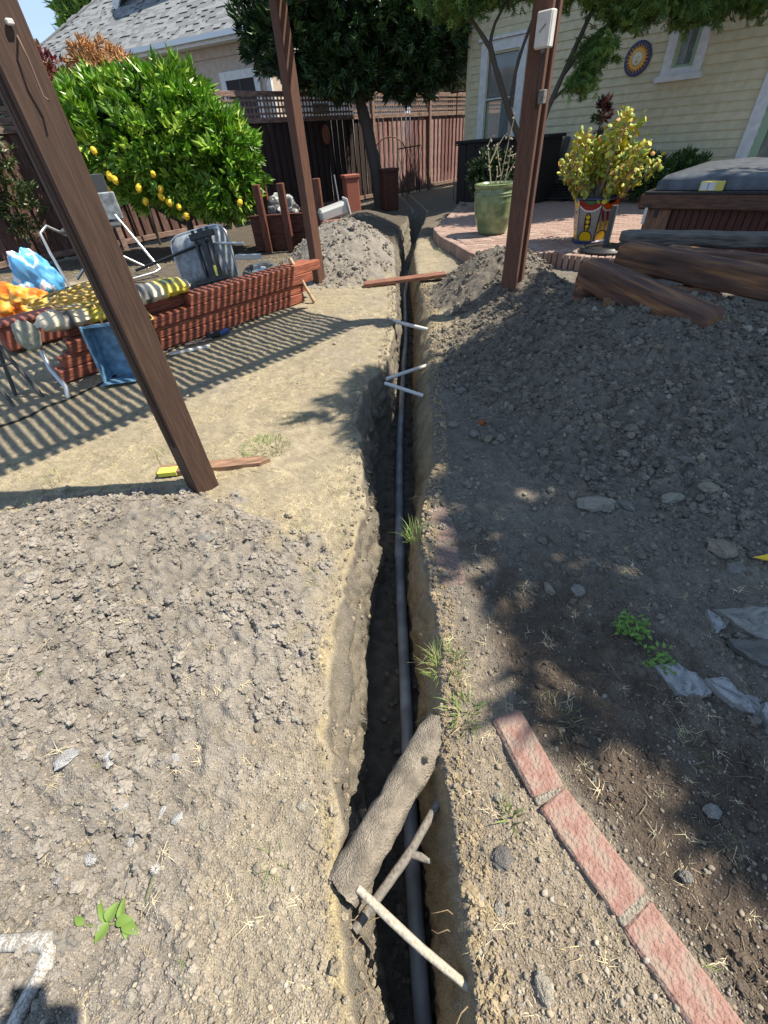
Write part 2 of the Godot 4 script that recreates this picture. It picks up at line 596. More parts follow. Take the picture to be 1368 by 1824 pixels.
const PIPE := [[3.0, 0.02], [0.06, -0.012], [-0.157, -0.012], [-0.65, 0.02], [-1.49, 0.059], [-2.57, 0.15], [-4.1, 0.32], [-4.88, 0.42], [-6.74, 0.58], [-9.0, 0.95], [-11.6, 1.42]]
const DEEP := 0.5
const BRICKS := [[0.247, -0.474, 0.349, -0.512], [0.304, -0.261, 0.402, -0.302], [0.408, -0.047, 0.5, -0.092], [0.5, 0.16, 0.6, 0.118], [0.59, 0.37, 0.69, 0.33]]


func along(a: Array, z: float) -> float:
	if z >= a[0][0]:
		return a[0][1]
	for k in a.size() - 1:
		if z >= a[k + 1][0]:
			var t: float = (a[k][0] - z) / (a[k][0] - a[k + 1][0])
			return lerpf(a[k][1], a[k + 1][1], t)
	return a[a.size() - 1][1]


func heap_q(k: int, x: float, z: float) -> float:
	var h: Array = HEAPS[k]
	var r := deg_to_rad(h[4])
	var dx: float = x - h[0]
	var dz: float = z - h[1]
	var a: float = (dx * cos(r) + dz * sin(r)) / h[2]
	var b: float = (-dx * sin(r) + dz * cos(r)) / h[3]
	return a * a + b * b


func base_h(x: float, z: float) -> float:
	var s := 0.0
	if z > 0.6 or z < -13.0:
		return 0.0
	for k in 7:
		var q := heap_q(k, x, z)
		if q < 1.0:
			s += HEAPS[k][5] * (pow(1.0 - q, 0.75) if k == 0 else (1.0 - q) * sqrt(1.0 - q))
	return s


func jag_l(z: float) -> float:
	return nz.b.get_noise_2d(z * 0.9, 31.0) * 0.03 + nz.g.get_noise_2d(z, 77.0) * 0.009


func jag_r(z: float) -> float:
	return nz.b.get_noise_2d(z * 0.9, 61.0) * 0.018 + nz.g.get_noise_2d(z, 17.0) * 0.006


func trench_depth(z: float) -> float:
	return DEEP * smoothstep(-11.7, -10.9, z) * (1.0 - smoothstep(2.0, 2.8, z))


func brick_x(z: float) -> float:
	# the kerb of bricks, extended both ways
	if z < -0.474:
		return lerpf(0.25, 0.19, clampf((-0.474 - z) / 1.0, 0, 1))
	return 0.25 + (z + 0.474) * 0.43


func make_noises() -> void:
	nz.a = noise(101, 0.9, 3)
	nz.b = noise(102, 5.0, 3)
	nz.c = cells(103, 17.0, 0.03)
	nz.d = cells(104, 42.0, 0.015)
	nz.e = noise(105, 45.0, 2)
	nz.f = cells(106, 6.5, 0.07)
	nz.g = noise(107, 14.0, 2)
	nz.h = cells(106, 6.5, 0.07)
	nz.h.cellular_return_type = FastNoiseLite.RETURN_CELL_VALUE


# ground at x, z outside the trench: [height, soil share, relief share, colour]
func surface_at(x: float, z: float, left: bool, out: Array) -> void:
	var na: float = nz.a.get_noise_2d(x, z)
	var nb: float = nz.b.get_noise_2d(x, z)
	var h := 0.0
	var heap := 0.0
	var bed := 0.0
	if z < 0.6 and z > -13.0:
		for k in 7:
			var q := heap_q(k, x, z)
			if q < 1.25:
				if q < 1.0:
					h += HEAPS[k][5] * (pow(1.0 - q, 0.75) if k == 0 else (1.0 - q) * sqrt(1.0 - q))
				var w := smoothstep(-0.25, 0.22, 1.0 - q + nb * 0.45)
				if k == 6:
					bed = maxf(bed, w)
				else:
					heap = maxf(heap, w)
	var dist := absf(z) + absf(x) * 0.3
	var col: Vector3
	var clods := heap
	var pebbles := 0.0
	var straw := Vector3(0.50, 0.43, 0.30)
	var grit := Vector3(0.43, 0.375, 0.29)
	var soil := Vector3(0.355, 0.322, 0.28)
	var dark := Vector3(0.27, 0.238, 0.196)
	if left:
		var near := smoothstep(-1.25, -0.6, z + nb * 0.35)
		col = straw.lerp(grit, near)
		pebbles = near
		var crust := smoothstep(0.0, 0.16, -0.44 - x + nb * 0.16 + 0.1 * na) * smoothstep(-0.85, -0.5, z)
		clods = maxf(heap, crust)
		if z < -2.8:
			# trodden bare patches in the dead grass
			var bare := smoothstep(0.05, 0.45, na + nb * 0.4)
			col = col.lerp(grit * 0.92, bare * 0.7)
		col = col.lerp(soil, clods)
		col = col.lerp(Vector3(0.125, 0.105, 0.08), bed * 0.9)
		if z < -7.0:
			col = col.lerp(Vector3(0.14, 0.115, 0.085), smoothstep(-6.6, -7.6, z))  # dark soil, deepened in colour for the dense shade under the lemon tree
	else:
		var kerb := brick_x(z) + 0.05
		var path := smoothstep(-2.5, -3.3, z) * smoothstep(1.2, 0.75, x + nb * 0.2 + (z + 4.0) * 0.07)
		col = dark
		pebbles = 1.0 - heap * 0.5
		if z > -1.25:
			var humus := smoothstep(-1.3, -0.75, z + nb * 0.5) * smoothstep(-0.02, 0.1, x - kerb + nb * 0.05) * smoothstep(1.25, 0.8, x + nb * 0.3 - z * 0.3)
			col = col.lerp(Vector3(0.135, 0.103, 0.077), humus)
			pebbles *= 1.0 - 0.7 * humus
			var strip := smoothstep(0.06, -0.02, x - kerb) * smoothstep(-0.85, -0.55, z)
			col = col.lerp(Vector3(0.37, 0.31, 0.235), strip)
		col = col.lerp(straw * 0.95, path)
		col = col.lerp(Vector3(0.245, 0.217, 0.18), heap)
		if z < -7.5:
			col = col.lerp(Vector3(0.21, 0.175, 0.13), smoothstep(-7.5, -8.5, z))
	if z < -12.0 or z > 1.2 or x > 4.0 or x < -5.0:
		col = col.lerp(Vector3(0.24, 0.2, 0.145), 0.6)
	if left and z > -1.5:
		# band of yellow clay dust along the lip
		var band := exp(-pow((x - along(LIP_L, z) + 0.012 + nb * 0.02) / 0.022, 2.0)) * smoothstep(-1.5, -1.1, z) * clampf(0.6 + nb * 1.5, 0, 1)
		col = col.lerp(Vector3(0.54, 0.44, 0.24), band * 0.8)
	# relief
	var far := 1.0 / (1.0 + dist * 0.12)
	var dy := na * 0.02 + nb * 0.008
	if clods > 0.02 and dist < 9.0:
		var c1: float = nz.c.get_noise_2d(x, z) + 1.0
		var c3: float = nz.f.get_noise_2d(x, z) + 1.0
		var lump := minf(c1 * 2.2, 1.0)
		var plate := minf(c3 * 9.0, 1.0)
		var flat := smoothstep(-0.75, -0.35, z) if left else 0.0
		dy += clods * (lump * lerpf(0.016, 0.005, flat) + plate * (0.012 if left else 0.004) - 0.012)
		dy += clods * flat * 0.011 * nz.h.get_noise_2d(x, z)
		dy += clods * 0.018 * nz.g.get_noise_2d(x, z)
		if lump < 0.25:
			col *= 0.9
	if dist < 3.6:
		var c2: float = minf((nz.d.get_noise_2d(x, z) + 1.0) * 2.0, 1.0)
		dy += (0.004 + 0.003 * pebbles) * (c2 - 0.5)
		col *= 0.93 + 0.14 * c2
	var ne: float = nz.e.get_noise_2d(x, z)
	dy += 0.0035 * ne
	var ng: float = nz.g.get_noise_2d(x + 7.0, z)
	col *= 1.0 + 0.2 * ne + 0.2 * nb + 0.14 * na + 0.2 * ng
	dy += 0.003 * ng
	out[0] = h + dy
	out[1] = clods
	out[2] = pebbles
	out[3] = col


var probe := [0.0, 0.0, 0.0, Vector3.ZERO]


func ground_y(x: float, z: float) -> float:
	surface_at(x, z, x < along(PIPE, z), probe)
	return probe[0]


func on_ground(x: float, z: float) -> Vector3:
	return Vector3(x, ground_y(x, z), z)


func build_ground() -> void:
	var zs := PackedFloat32Array()
	var z := 60.0
	while z > 2.2:
		zs.append(z)
		z -= maxf(0.03, (z - 2.1) * 0.2)
	while z > 0.6:
		zs.append(z)
		z -= 0.022
	z = 0.6
	while z > -20.0:
		zs.append(z)
		z -= 0.0062 * (1.0 + maxf(0.0, -z) * 0.62) * (1.0 if z < 0.12 else 1.8)
	while z > -120.0:
		zs.append(z)
		z -= 0.2 + (-20.0 - z) * 0.35
	var nl := 270
	var nr := 215
	var ne := 46
	var nw := 22
	var nf := 9
	var per := nl + ne + nw + nf + nw + nr + ne
	var rows := zs.size()
	var pos := PackedVector3Array()
	var colors := PackedColorArray()
	pos.resize(rows * per)
	colors.resize(rows * per)
	var o := [0.0, 0.0, 0.0, Vector3.ZERO]
	for j in rows:
		z = zs[j]
		var fan := 0.0056 * (1.0 + maxf(0.0, -z) * 0.62)
		var jag := jag_l(z)
		var jag2 := jag_r(z)
		var pl := along(LIP_L, z) + jag
		var pr := along(LIP_R, z) + jag2
		var px := along(PIPE, z)
		var fl := minf(px - 0.055, maxf(pl + 0.05, px - 0.16))
		var fr := minf(pr - 0.06, px + 0.105)
		var deep := trench_depth(z)
		var at := j * per
		# far left, left
		for i in nl + ne:
			var k := nl + ne - 1 - i
			var d := k * fan
			if k >= nl:
				d = (nl - 1) * fan + 0.0667 * (pow(1.18, k - nl + 1) - 1.0) * (1.0 + absf(z) * 0.05)
			var x := pl - d
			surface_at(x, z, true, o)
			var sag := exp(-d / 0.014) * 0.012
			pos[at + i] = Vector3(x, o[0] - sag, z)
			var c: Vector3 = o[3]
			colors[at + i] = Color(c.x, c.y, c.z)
		at += nl + ne
		var yl: float = o[0] - 0.012
		surface_at(pr, z, false, o)
		var yr: float = o[0] - 0.012
		for i in nw:
			var t := float(i + 1) / (nw + 1)
			var y := lerpf(yl, -deep, t)
			var x := lerpf(pl, fl, pow(t, 0.85))
			var n1: float = nz.b.get_noise_2d(z * 1.2 + 9.0, y * 1.6)
			var n2: float = nz.g.get_noise_2d(z + 5.0, y * 1.3)
			var cut: float = nz.h.get_noise_2d(z * 1.3 + 11.0, y * 0.8)
			var lump: float = minf((nz.c.get_noise_2d(z + 3.0, y) + 1.0) * 2.0, 1.0)
			x += sqrt(sin(t * PI)) * (n1 * 0.03 + n2 * 0.008 + cut * 0.012 + lump * 0.012) * minf(1.0, deep * 2.5)
			pos[at + i] = Vector3(x, y, z)
			var s: float = nz.e.get_noise_2d(z * 0.8, y * 0.8)
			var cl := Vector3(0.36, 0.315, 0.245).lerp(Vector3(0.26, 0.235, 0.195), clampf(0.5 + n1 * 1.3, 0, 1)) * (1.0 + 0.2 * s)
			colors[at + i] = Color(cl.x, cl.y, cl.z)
		at += nw
		for i in nf:
			var t := float(i) / (nf - 1)
			var x := lerpf(fl, fr, t)
			var n1: float = nz.g.get_noise_2d(x * 1.3, z)
			var n2: float = nz.b.get_noise_2d(x, z)
			pos[at + i] = Vector3(x, -deep + (n1 * 0.018 + n2 * 0.02) * minf(1.0, deep * 3.0), z)
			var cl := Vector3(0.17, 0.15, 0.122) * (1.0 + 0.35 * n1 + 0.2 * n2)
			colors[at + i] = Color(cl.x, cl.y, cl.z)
		at += nf
		for i in nw:
			var t := float(i + 1) / (nw + 1)
			var y := lerpf(-deep, yr, t)
			var x := lerpf(fr, pr, 0.25 * t + 0.75 * pow(t, 4.0))
			var n1: float = nz.b.get_noise_2d(z * 1.1 + 40.0, y * 1.5)
			var n2: float = nz.g.get_noise_2d(z + 25.0, y * 1.2)
			var cut: float = nz.h.get_noise_2d(z * 1.3 + 51.0, y * 0.8)
			var lump: float = minf((nz.c.get_noise_2d(z + 23.0, y) + 1.0) * 2.0, 1.0)
			x -= sqrt(sin(t * PI)) * (n1 * 0.025 + n2 * 0.008 + cut * 0.01 + lump * 0.01) * minf(1.0, deep * 2.5)
			pos[at + i] = Vector3(x, y, z)
			var s: float = nz.e.get_noise_2d(z * 0.8 + 3.0, y * 0.8)
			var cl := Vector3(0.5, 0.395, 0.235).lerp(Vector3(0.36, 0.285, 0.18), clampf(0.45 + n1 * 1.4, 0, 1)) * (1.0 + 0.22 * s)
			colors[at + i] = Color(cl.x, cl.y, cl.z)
		at += nw
		for k in nr + ne:
			var d := k * fan
			if k >= nr:
				d = (nr - 1) * fan + 0.0667 * (pow(1.18, k - nr + 1) - 1.0) * (1.0 + absf(z) * 0.05)
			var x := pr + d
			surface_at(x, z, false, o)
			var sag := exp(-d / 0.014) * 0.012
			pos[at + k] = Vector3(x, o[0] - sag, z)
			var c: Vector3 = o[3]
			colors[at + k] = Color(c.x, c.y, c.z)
	var normals := PackedVector3Array()
	normals.resize(rows * per)
	for j in rows:
		var up := maxi(j - 1, 0) * per
		var dn := mini(j + 1, rows - 1) * per
		for i in per:
			var a := pos[j * per + mini(i + 1, per - 1)] - pos[j * per + maxi(i - 1, 0)]
			var b := pos[up + i] - pos[dn + i]
			normals[j * per + i] = b.cross(a).normalized()
	var index := PackedInt32Array()
	index.resize((rows - 1) * (per - 1) * 6)
	var w := 0
	for j in rows - 1:
		var r0 := j * per
		for i in per - 1:
			var a := r0 + i
			var b := a + per
			index[w] = a
			index[w + 1] = b
			index[w + 2] = a + 1
			index[w + 3] = a + 1
			index[w + 4] = b
			index[w + 5] = b + 1
			w += 6
	var arr := []
	arr.resize(Mesh.ARRAY_MAX)
	arr[Mesh.ARRAY_VERTEX] = pos
	arr[Mesh.ARRAY_NORMAL] = normals
	arr[Mesh.ARRAY_COLOR] = colors
	arr[Mesh.ARRAY_INDEX] = index
	var mesh := ArrayMesh.new()
	mesh.add_surface_from_arrays(Mesh.PRIMITIVE_TRIANGLES, arr)
	var m := mat("earth", Color.WHITE, 1.0, T.speck, Vector3(5, 5, 5), T.rough, 0.5)
	m.uv1_world_triplanar = true
	m.vertex_color_use_as_albedo = true
	var g := part(self, "ground", mesh, m)
	g.set_meta("kind", "structure")
	print("ground ", rows, " x ", per)


# ---------- loose soil, stones, straw ----------
func spot(reach: float, bias: float) -> Vector2:
	# a place in the garden within sight, closer ones more often
	var z := 0.12 - reach * pow(rng.randf(), bias)
	var x := rng.randf_range(-1.0, 1.0) * (1.02 + maxf(0.0, -z) * 0.98) + 0.05
	return Vector2(x, z)


func in_trench(x: float, z: float, m := 0.0) -> bool:
	return x > along(LIP_L, z) - 0.035 - m and x < along(LIP_R, z) + 0.025 + m


func build_litter() -> void:
	var clod_a := MB.new()
	clod_a.stone(Transform3D.IDENTITY, Vector3(1, 0.75, 0.9), 7, 0.42, 2)
	var clod_b := MB.new()
	clod_b.stone(Transform3D.IDENTITY, Vector3(1, 0.6, 0.8), 23, 0.5, 2)
	var clod_c := MB.new()
	clod_c.stone(Transform3D.IDENTITY, Vector3(0.9, 0.8, 1.1), 61, 0.5, 2)
	var shapes := [clod_a.done(), clod_b.done(), clod_c.done()]
	var where := [[], [], []]
	var cols := [[], [], []]
	var o := [0.0, 0.0, 0.0, Vector3.ZERO]
	var made := 0
	var tries := 0
	while made < 40000 and tries < 220000:
		tries += 1
		var p := spot(7.4, 1.75)
		if in_trench(p.x, p.y):
			continue
		var left := p.x < along(PIPE, p.y)
		surface_at(p.x, p.y, left, o)
		var w: float = o[1]
		if not left:
			w = maxf(w, 0.22 * smoothstep(-2.6, -1.0, p.y) * float(p.x > brick_x(p.y) + 0.12 or p.y < -0.9))
		if left and p.y > -0.62:
			w *= lerpf(0.75, 0.3, smoothstep(-0.62, -0.35, p.y))
		# clods lie in drifts
		var drift: float = nz.b.get_noise_2d(p.x * 0.7 + 50.0, p.y * 0.7) + 0.5 * nz.a.get_noise_2d(p.x * 1.5, p.y * 1.5 + 9.0)
		if rng.randf() > w * smoothstep(-0.35, 0.25, drift):
			continue
		var dist := Vector2(p.x, p.y).length()
		var s := 0.0042 + 0.011 * pow(rng.randf(), 2.8) + 0.028 * pow(rng.randf(), 18.0)
		s *= 1.0 + dist * 0.17
		if not left and p.y > -1.0 and heap_q(3, p.x, p.y) > 1.0:
			s *= 0.7
		var b := Basis.from_euler(Vector3(rng.randf() * TAU, rng.randf() * TAU, rng.randf() * TAU)).scaled(Vector3(1, rng.randf_range(0.6, 0.95), 1) * s)
		var k := rng.randi() % 3
		where[k].append(Transform3D(b, Vector3(p.x, o[0] + s * 0.18, p.y)))
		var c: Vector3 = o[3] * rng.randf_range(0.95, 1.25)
		if rng.randf() < 0.04:
			c = Vector3(0.42, 0.385, 0.32) * rng.randf_range(0.8, 1.25)
		cols[k].append(Color(c.x, c.y, c.z))
		made += 1
	# coarser lumps and river stones tipped out with the big heap
	for i in 4200:
		var p := Vector2(1.85 + rng.randf_range(-1.35, 1.35), -2.4 + rng.randf_range(-1.6, 1.75))
		if heap_q(3, p.x, p.y) > 1.15 + 0.3 * nz.b.get_noise_2d(p.x, p.y):
			continue
		surface_at(p.x, p.y, false, o)
		var s := 0.012 + 0.032 * pow(rng.randf(), 2.5)
		var k := rng.randi() % 3
		where[k].append(Transform3D(Basis.from_euler(Vector3(rng.randf() * TAU, rng.randf() * TAU, rng.randf() * TAU)).scaled(Vector3.ONE * s), Vector3(p.x, o[0] + s * 0.2, p.y)))
		var c: Vector3 = o[3] * rng.randf_range(0.85, 1.3)
		var q := rng.randf()
		if q < 0.1:
			c = Vector3(0.36, 0.32, 0.24) * rng.randf_range(0.7, 1.3)
		cols[k].append(Color(c.x, c.y, c.z))
	for k in 3:
		copies(self, "soil_clods", shapes[k], M.clod, where[k], cols[k])
	# gravel trodden into the paths
	var peb := MB.new()
	peb.stone(Transform3D.IDENTITY, Vector3(1, 0.7, 0.8), 5, 0.16, 2, true)
	var gw := []
	var gc := []
	tries = 0
	while gw.size() < 38000 and tries < 260000:
		tries += 1
		var p := spot(4.6, 2.3)
		if in_trench(p.x, p.y):
			continue
		var left := p.x < along(PIPE, p.y)
		surface_at(p.x, p.y, left, o)
		if rng.randf() > o[2] * 0.9 + 0.06:
			continue
		var s := 0.0026 + 0.0034 * pow(rng.randf(), 2.0) + 0.011 * pow(rng.randf(), 30.0)
		s *= 1.0 + maxf(0.0, -p.y) * 0.35
		var b := Basis.from_euler(Vector3(rng.randf() * 0.6, rng.randf() * TAU, rng.randf() * 0.6)).scaled(Vector3.ONE * s)
		gw.append(Transform3D(b, Vector3(p.x, o[0] + s * 0.2, p.y)))
		var tone := rng.randf_range(0.8, 1.25) * (1.0 if left or p.y > -0.55 else 0.75)
		var c: Vector3 = o[3].lerp([Vector3(0.56, 0.48, 0.36), Vector3(0.48, 0.385, 0.28), Vector3(0.56, 0.52, 0.45), Vector3(0.38, 0.34, 0.29)][rng.randi() % 4], 0.6) * tone
		gc.append(Color(c.x, c.y, c.z))
	copies(self, "gravel", peb.done(), M.clod, gw, gc)
	# dead grass: flattened tufts of straw
	var mesh_list := []
	for q in 3:
		var tuft := MB.new()
		for i in 9:
			var a := rng.randf() * TAU
			var dir := Vector3(cos(a), rng.randf_range(0.05, 0.5), sin(a)).normalized()
			tuft.blade(Vector3(rng.randf_range(-0.25, 0.25), 0, rng.randf_range(-0.25, 0.25)), dir, rng.randf_range(0.5, 1.1), 0.05, rng.randf_range(0.1, 0.4))
		mesh_list.append(tuft.done())
	var sw := [[], [], []]
	var sc := [[], [], []]
	tries = 0
	made = 0
	while made < 30000 and tries < 240000:
		tries += 1
		var p := spot(8.5, 1.15)
		if in_trench(p.x, p.y):
			continue
		var left := p.x < along(PIPE, p.y)
		surface_at(p.x, p.y, left, o)
		var lawn := 0.0
		if left:
			lawn = (1.0 - o[1]) * smoothstep(-1.0, -1.7, p.y) * (1.0 - 0.93 * smoothstep(1.15, 0.85, heap_q(6, p.x, p.y)))
		else:
			lawn = (1.0 - o[1]) * smoothstep(-2.9, -3.6, p.y) * smoothstep(1.1, 0.8, p.x + (p.y + 4.0) * 0.07)
		lawn *= smoothstep(-0.25, 0.15, nz.a.get_noise_2d(p.x * 1.7 + 20.0, p.y * 1.7) + 0.3 * nz.b.get_noise_2d(p.x, p.y))
		lawn = maxf(lawn, 0.02)
		if rng.randf() > lawn:
			continue
		var s := rng.randf_range(0.016, 0.04)
		var k := rng.randi() % 3
		sw[k].append(Transform3D(Basis(UP, rng.randf() * TAU).scaled(Vector3(s, s * 0.95, s)), Vector3(p.x, o[0] - 0.001, p.y)))
		var g := rng.randf_range(0.6, 1.3)
		var c := Color(0.58 * g, 0.50 * g, 0.33 * g)
		if rng.randf() < 0.05:
			c = Color(0.22 * g, 0.27 * g, 0.09 * g)
		sc[k].append(c)
		made += 1
	for k in 3:
		copies(self, "dead_grass", mesh_list[k], M.dry_leaf, sw[k], sc[k])
	# twigs and leaf litter on the dark soil beside the kerb
	var twig := MB.new()
	twig.tube([Vector3(-0.5, 0, 0), Vector3(-0.1, 0.02, 0.05), Vector3(0.2, 0.015, -0.02), Vector3(0.5, 0.03, 0.04)], [0.014, 0.016, 0.012, 0.006], 4)
	var tw := []
	var tc := []
	tries = 0
	while tw.size() < 1700 and tries < 30000:
		tries += 1
		var p := Vector2(rng.randf_range(0.2, 1.35), rng.randf_range(-1.1, 0.2))
		if p.x < brick_x(p.y) + 0.1 and rng.randf() < 0.85:
			continue
		var s := rng.randf_range(0.012, 0.04) if rng.randf() < 0.93 else rng.randf_range(0.05, 0.13)
		surface_at(p.x, p.y, false, o)
		tw.append(Transform3D(Basis.from_euler(Vector3(rng.randf_range(-0.2, 0.2), rng.randf() * TAU, rng.randf_range(-0.25, 0.25))).scaled(Vector3(s, minf(s, 0.05) * 1.2, minf(s, 0.05) * 1.2)), Vector3(p.x, o[0] + 0.002, p.y)))
		var g := rng.randf_range(0.5, 1.3)
		tc.append(Color(0.3 * g, 0.245 * g, 0.17 * g))
	copies(self, "twig_litter", twig.done(), M.clod, tw, tc)
	# crumbs stuck in the trench walls and along its lips
	var ww := []
	var wc := []
	for i in 5200:
		var z := 0.25 - 6.0 * pow(rng.randf(), 1.5)
		var left := rng.randf() < 0.5
		var pl := along(LIP_L, z) + jag_l(z)
		var pr := along(LIP_R, z) + jag_r(z)
		var px := along(PIPE, z)
		var x := pr + rng.randf_range(0.006, 0.07)
		var y := 0.0
		if left and rng.randf() < 0.5:
			# pressed into the wall
			var t := 0.05 + 0.8 * rng.randf()
			y = -DEEP * t
			x = lerpf(pl, minf(px - 0.055, maxf(pl + 0.05, px - 0.16)), pow(t, 0.85)) + nz.b.get_noise_2d(z * 1.2 + 9.0, y * 1.6) * 0.03 + 0.004
		else:
			if left:
				x = pl - rng.randf_range(0.006, 0.07)
			y = ground_y(x, z)
		var s := 0.004 + 0.012 * pow(rng.randf(), 3.0) + 0.02 * pow(rng.randf(), 16.0)
		ww.append(Transform3D(Basis.from_euler(Vector3(rng.randf() * TAU, rng.randf() * TAU, 0)).scaled(Vector3.ONE * s), Vector3(x, y, z)))
		var g := rng.randf_range(0.75, 1.25)
		wc.append(Color(0.42 * g, 0.36 * g, 0.27 * g) if left else Color(0.46 * g, 0.37 * g, 0.24 * g))
	copies(self, "wall_crumbs", shapes[2], M.clod, ww, wc)
	# clods fallen to the bottom of the trench
	var fw := []
	var fc := []
	for i in 1500:
		var z := 0.4 - 7.0 * pow(rng.randf(), 1.4)
		var x := along(PIPE, z) + rng.randf_range(-0.1, 0.12)
		var s := 0.008 + 0.02 * pow(rng.randf(), 3.0)
		fw.append(Transform3D(Basis.from_euler(Vector3(rng.randf() * TAU, rng.randf() * TAU, 0)).scaled(Vector3.ONE * s), Vector3(x, -0.492 + s * 0.2, z)))
		var g := rng.randf_range(0.7, 1.4)
		fc.append(Color(0.19 * g, 0.165 * g, 0.135 * g))
	copies(self, "trench_crumbs", shapes[1], M.clod, fw, fc)
	build_stones()


func rock(called: String, x: float, z: float, size: Vector3, turn: float, sd: int, c: Color, label: String, group := "", tilt := 0.0, sink := 0.3, level := 2, rough := 0.2) -> void:
	var mb := MB.new()
	mb.colored = true
	mb.col = c
	mb.stone(Transform3D.IDENTITY, size, sd, rough, level)
	# mottle
	var f := noise(sd, 40.0, 2)
	for i in mb.v.size():
		var g: float = 1.0 + 0.35 * f.get_noise_3dv(mb.v[i])
		mb.c[i] = Color(c.r * g, c.g * g, c.b * g)
	var p := on_ground(x, z)
	var y := p.y + size.y * (0.5 - sink)
	solo(called, mb, M.stone, label, "stone", group, Transform3D(Basis(UP, deg_to_rad(turn)) * Basis(Vector3.RIGHT, deg_to_rad(tilt)), Vector3(x, y, z)))


func flake(called: String, x: float, z: float, outline: Array, thick: float, c: Color, label: String, tilt: Vector2, sd: int) -> void:
	# a broken slab: an outline with thickness and a rough top
	var mb := MB.new()
	mb.colored = true
	var f := noise(sd, 16.0, 3)
	var mid := Vector3.ZERO
	for q in outline:
		mid += Vector3(q[0], 0, q[1]) / outline.size()
	var rings := 9
	var m := outline.size() * 6
	var tops := []
	for r in rings + 1:
		var row := []
		for i in m + 1:
			var fi := float(i % m) / m * outline.size()
			var a: Array = outline[int(fi) % outline.size()]
			var b: Array = outline[(int(fi) + 1) % outline.size()]
			var e := Vector3(lerpf(a[0], b[0], fi - int(fi)), 0, lerpf(a[1], b[1], fi - int(fi)))
			e += (e - mid) * 0.12 * f.get_noise_2d(i * 0.02, sd)
			var p := mid.lerp(e, float(r) / rings)
			p.y = thick * (0.5 + 0.9 * f.get_noise_2d(p.x, p.z)) - (thick * 0.3 if r == rings else 0.0)
			row.append(p)
		tops.append(row)
	for r in rings:
		for i in m:
			for q in [[r, i], [r + 1, i + 1], [r, i + 1], [r, i], [r + 1, i], [r + 1, i + 1]]:
				var p: Vector3 = tops[q[0]][q[1]]
				var g: float = 1.0 + 0.3 * f.get_noise_2d(p.x * 2.0, p.z * 2.0 + 4.0)
				var pit := smoothstep(0.22, 0.4, f.get_noise_2d(p.x * 3.0 + 7.0, p.z * 3.0))
				mb.col = Color(c.r * g, c.g * g, c.b * g).lerp(Color(0.22, 0.22, 0.24), pit * 0.8)
				mb.put(p, Vector3.UP)
	smooth_faces(mb)
	mb.col = Color(c.r * 0.8, c.g * 0.78, c.b * 0.72)
	for i in m:
		var a: Vector3 = tops[rings][i]
		var b: Vector3 = tops[rings][i + 1]
		mb.out_quad(a, b, b - Vector3(0, thick * 1.1, 0), a - Vector3(0, thick * 1.1, 0), mid)
	var p := on_ground(x, z)
	solo(called, mb, M.stone, label, "stone", "", Transform3D(Basis.from_euler(Vector3(tilt.x, 0, tilt.y)), p + Vector3(0, thick * 0.45, 0)))


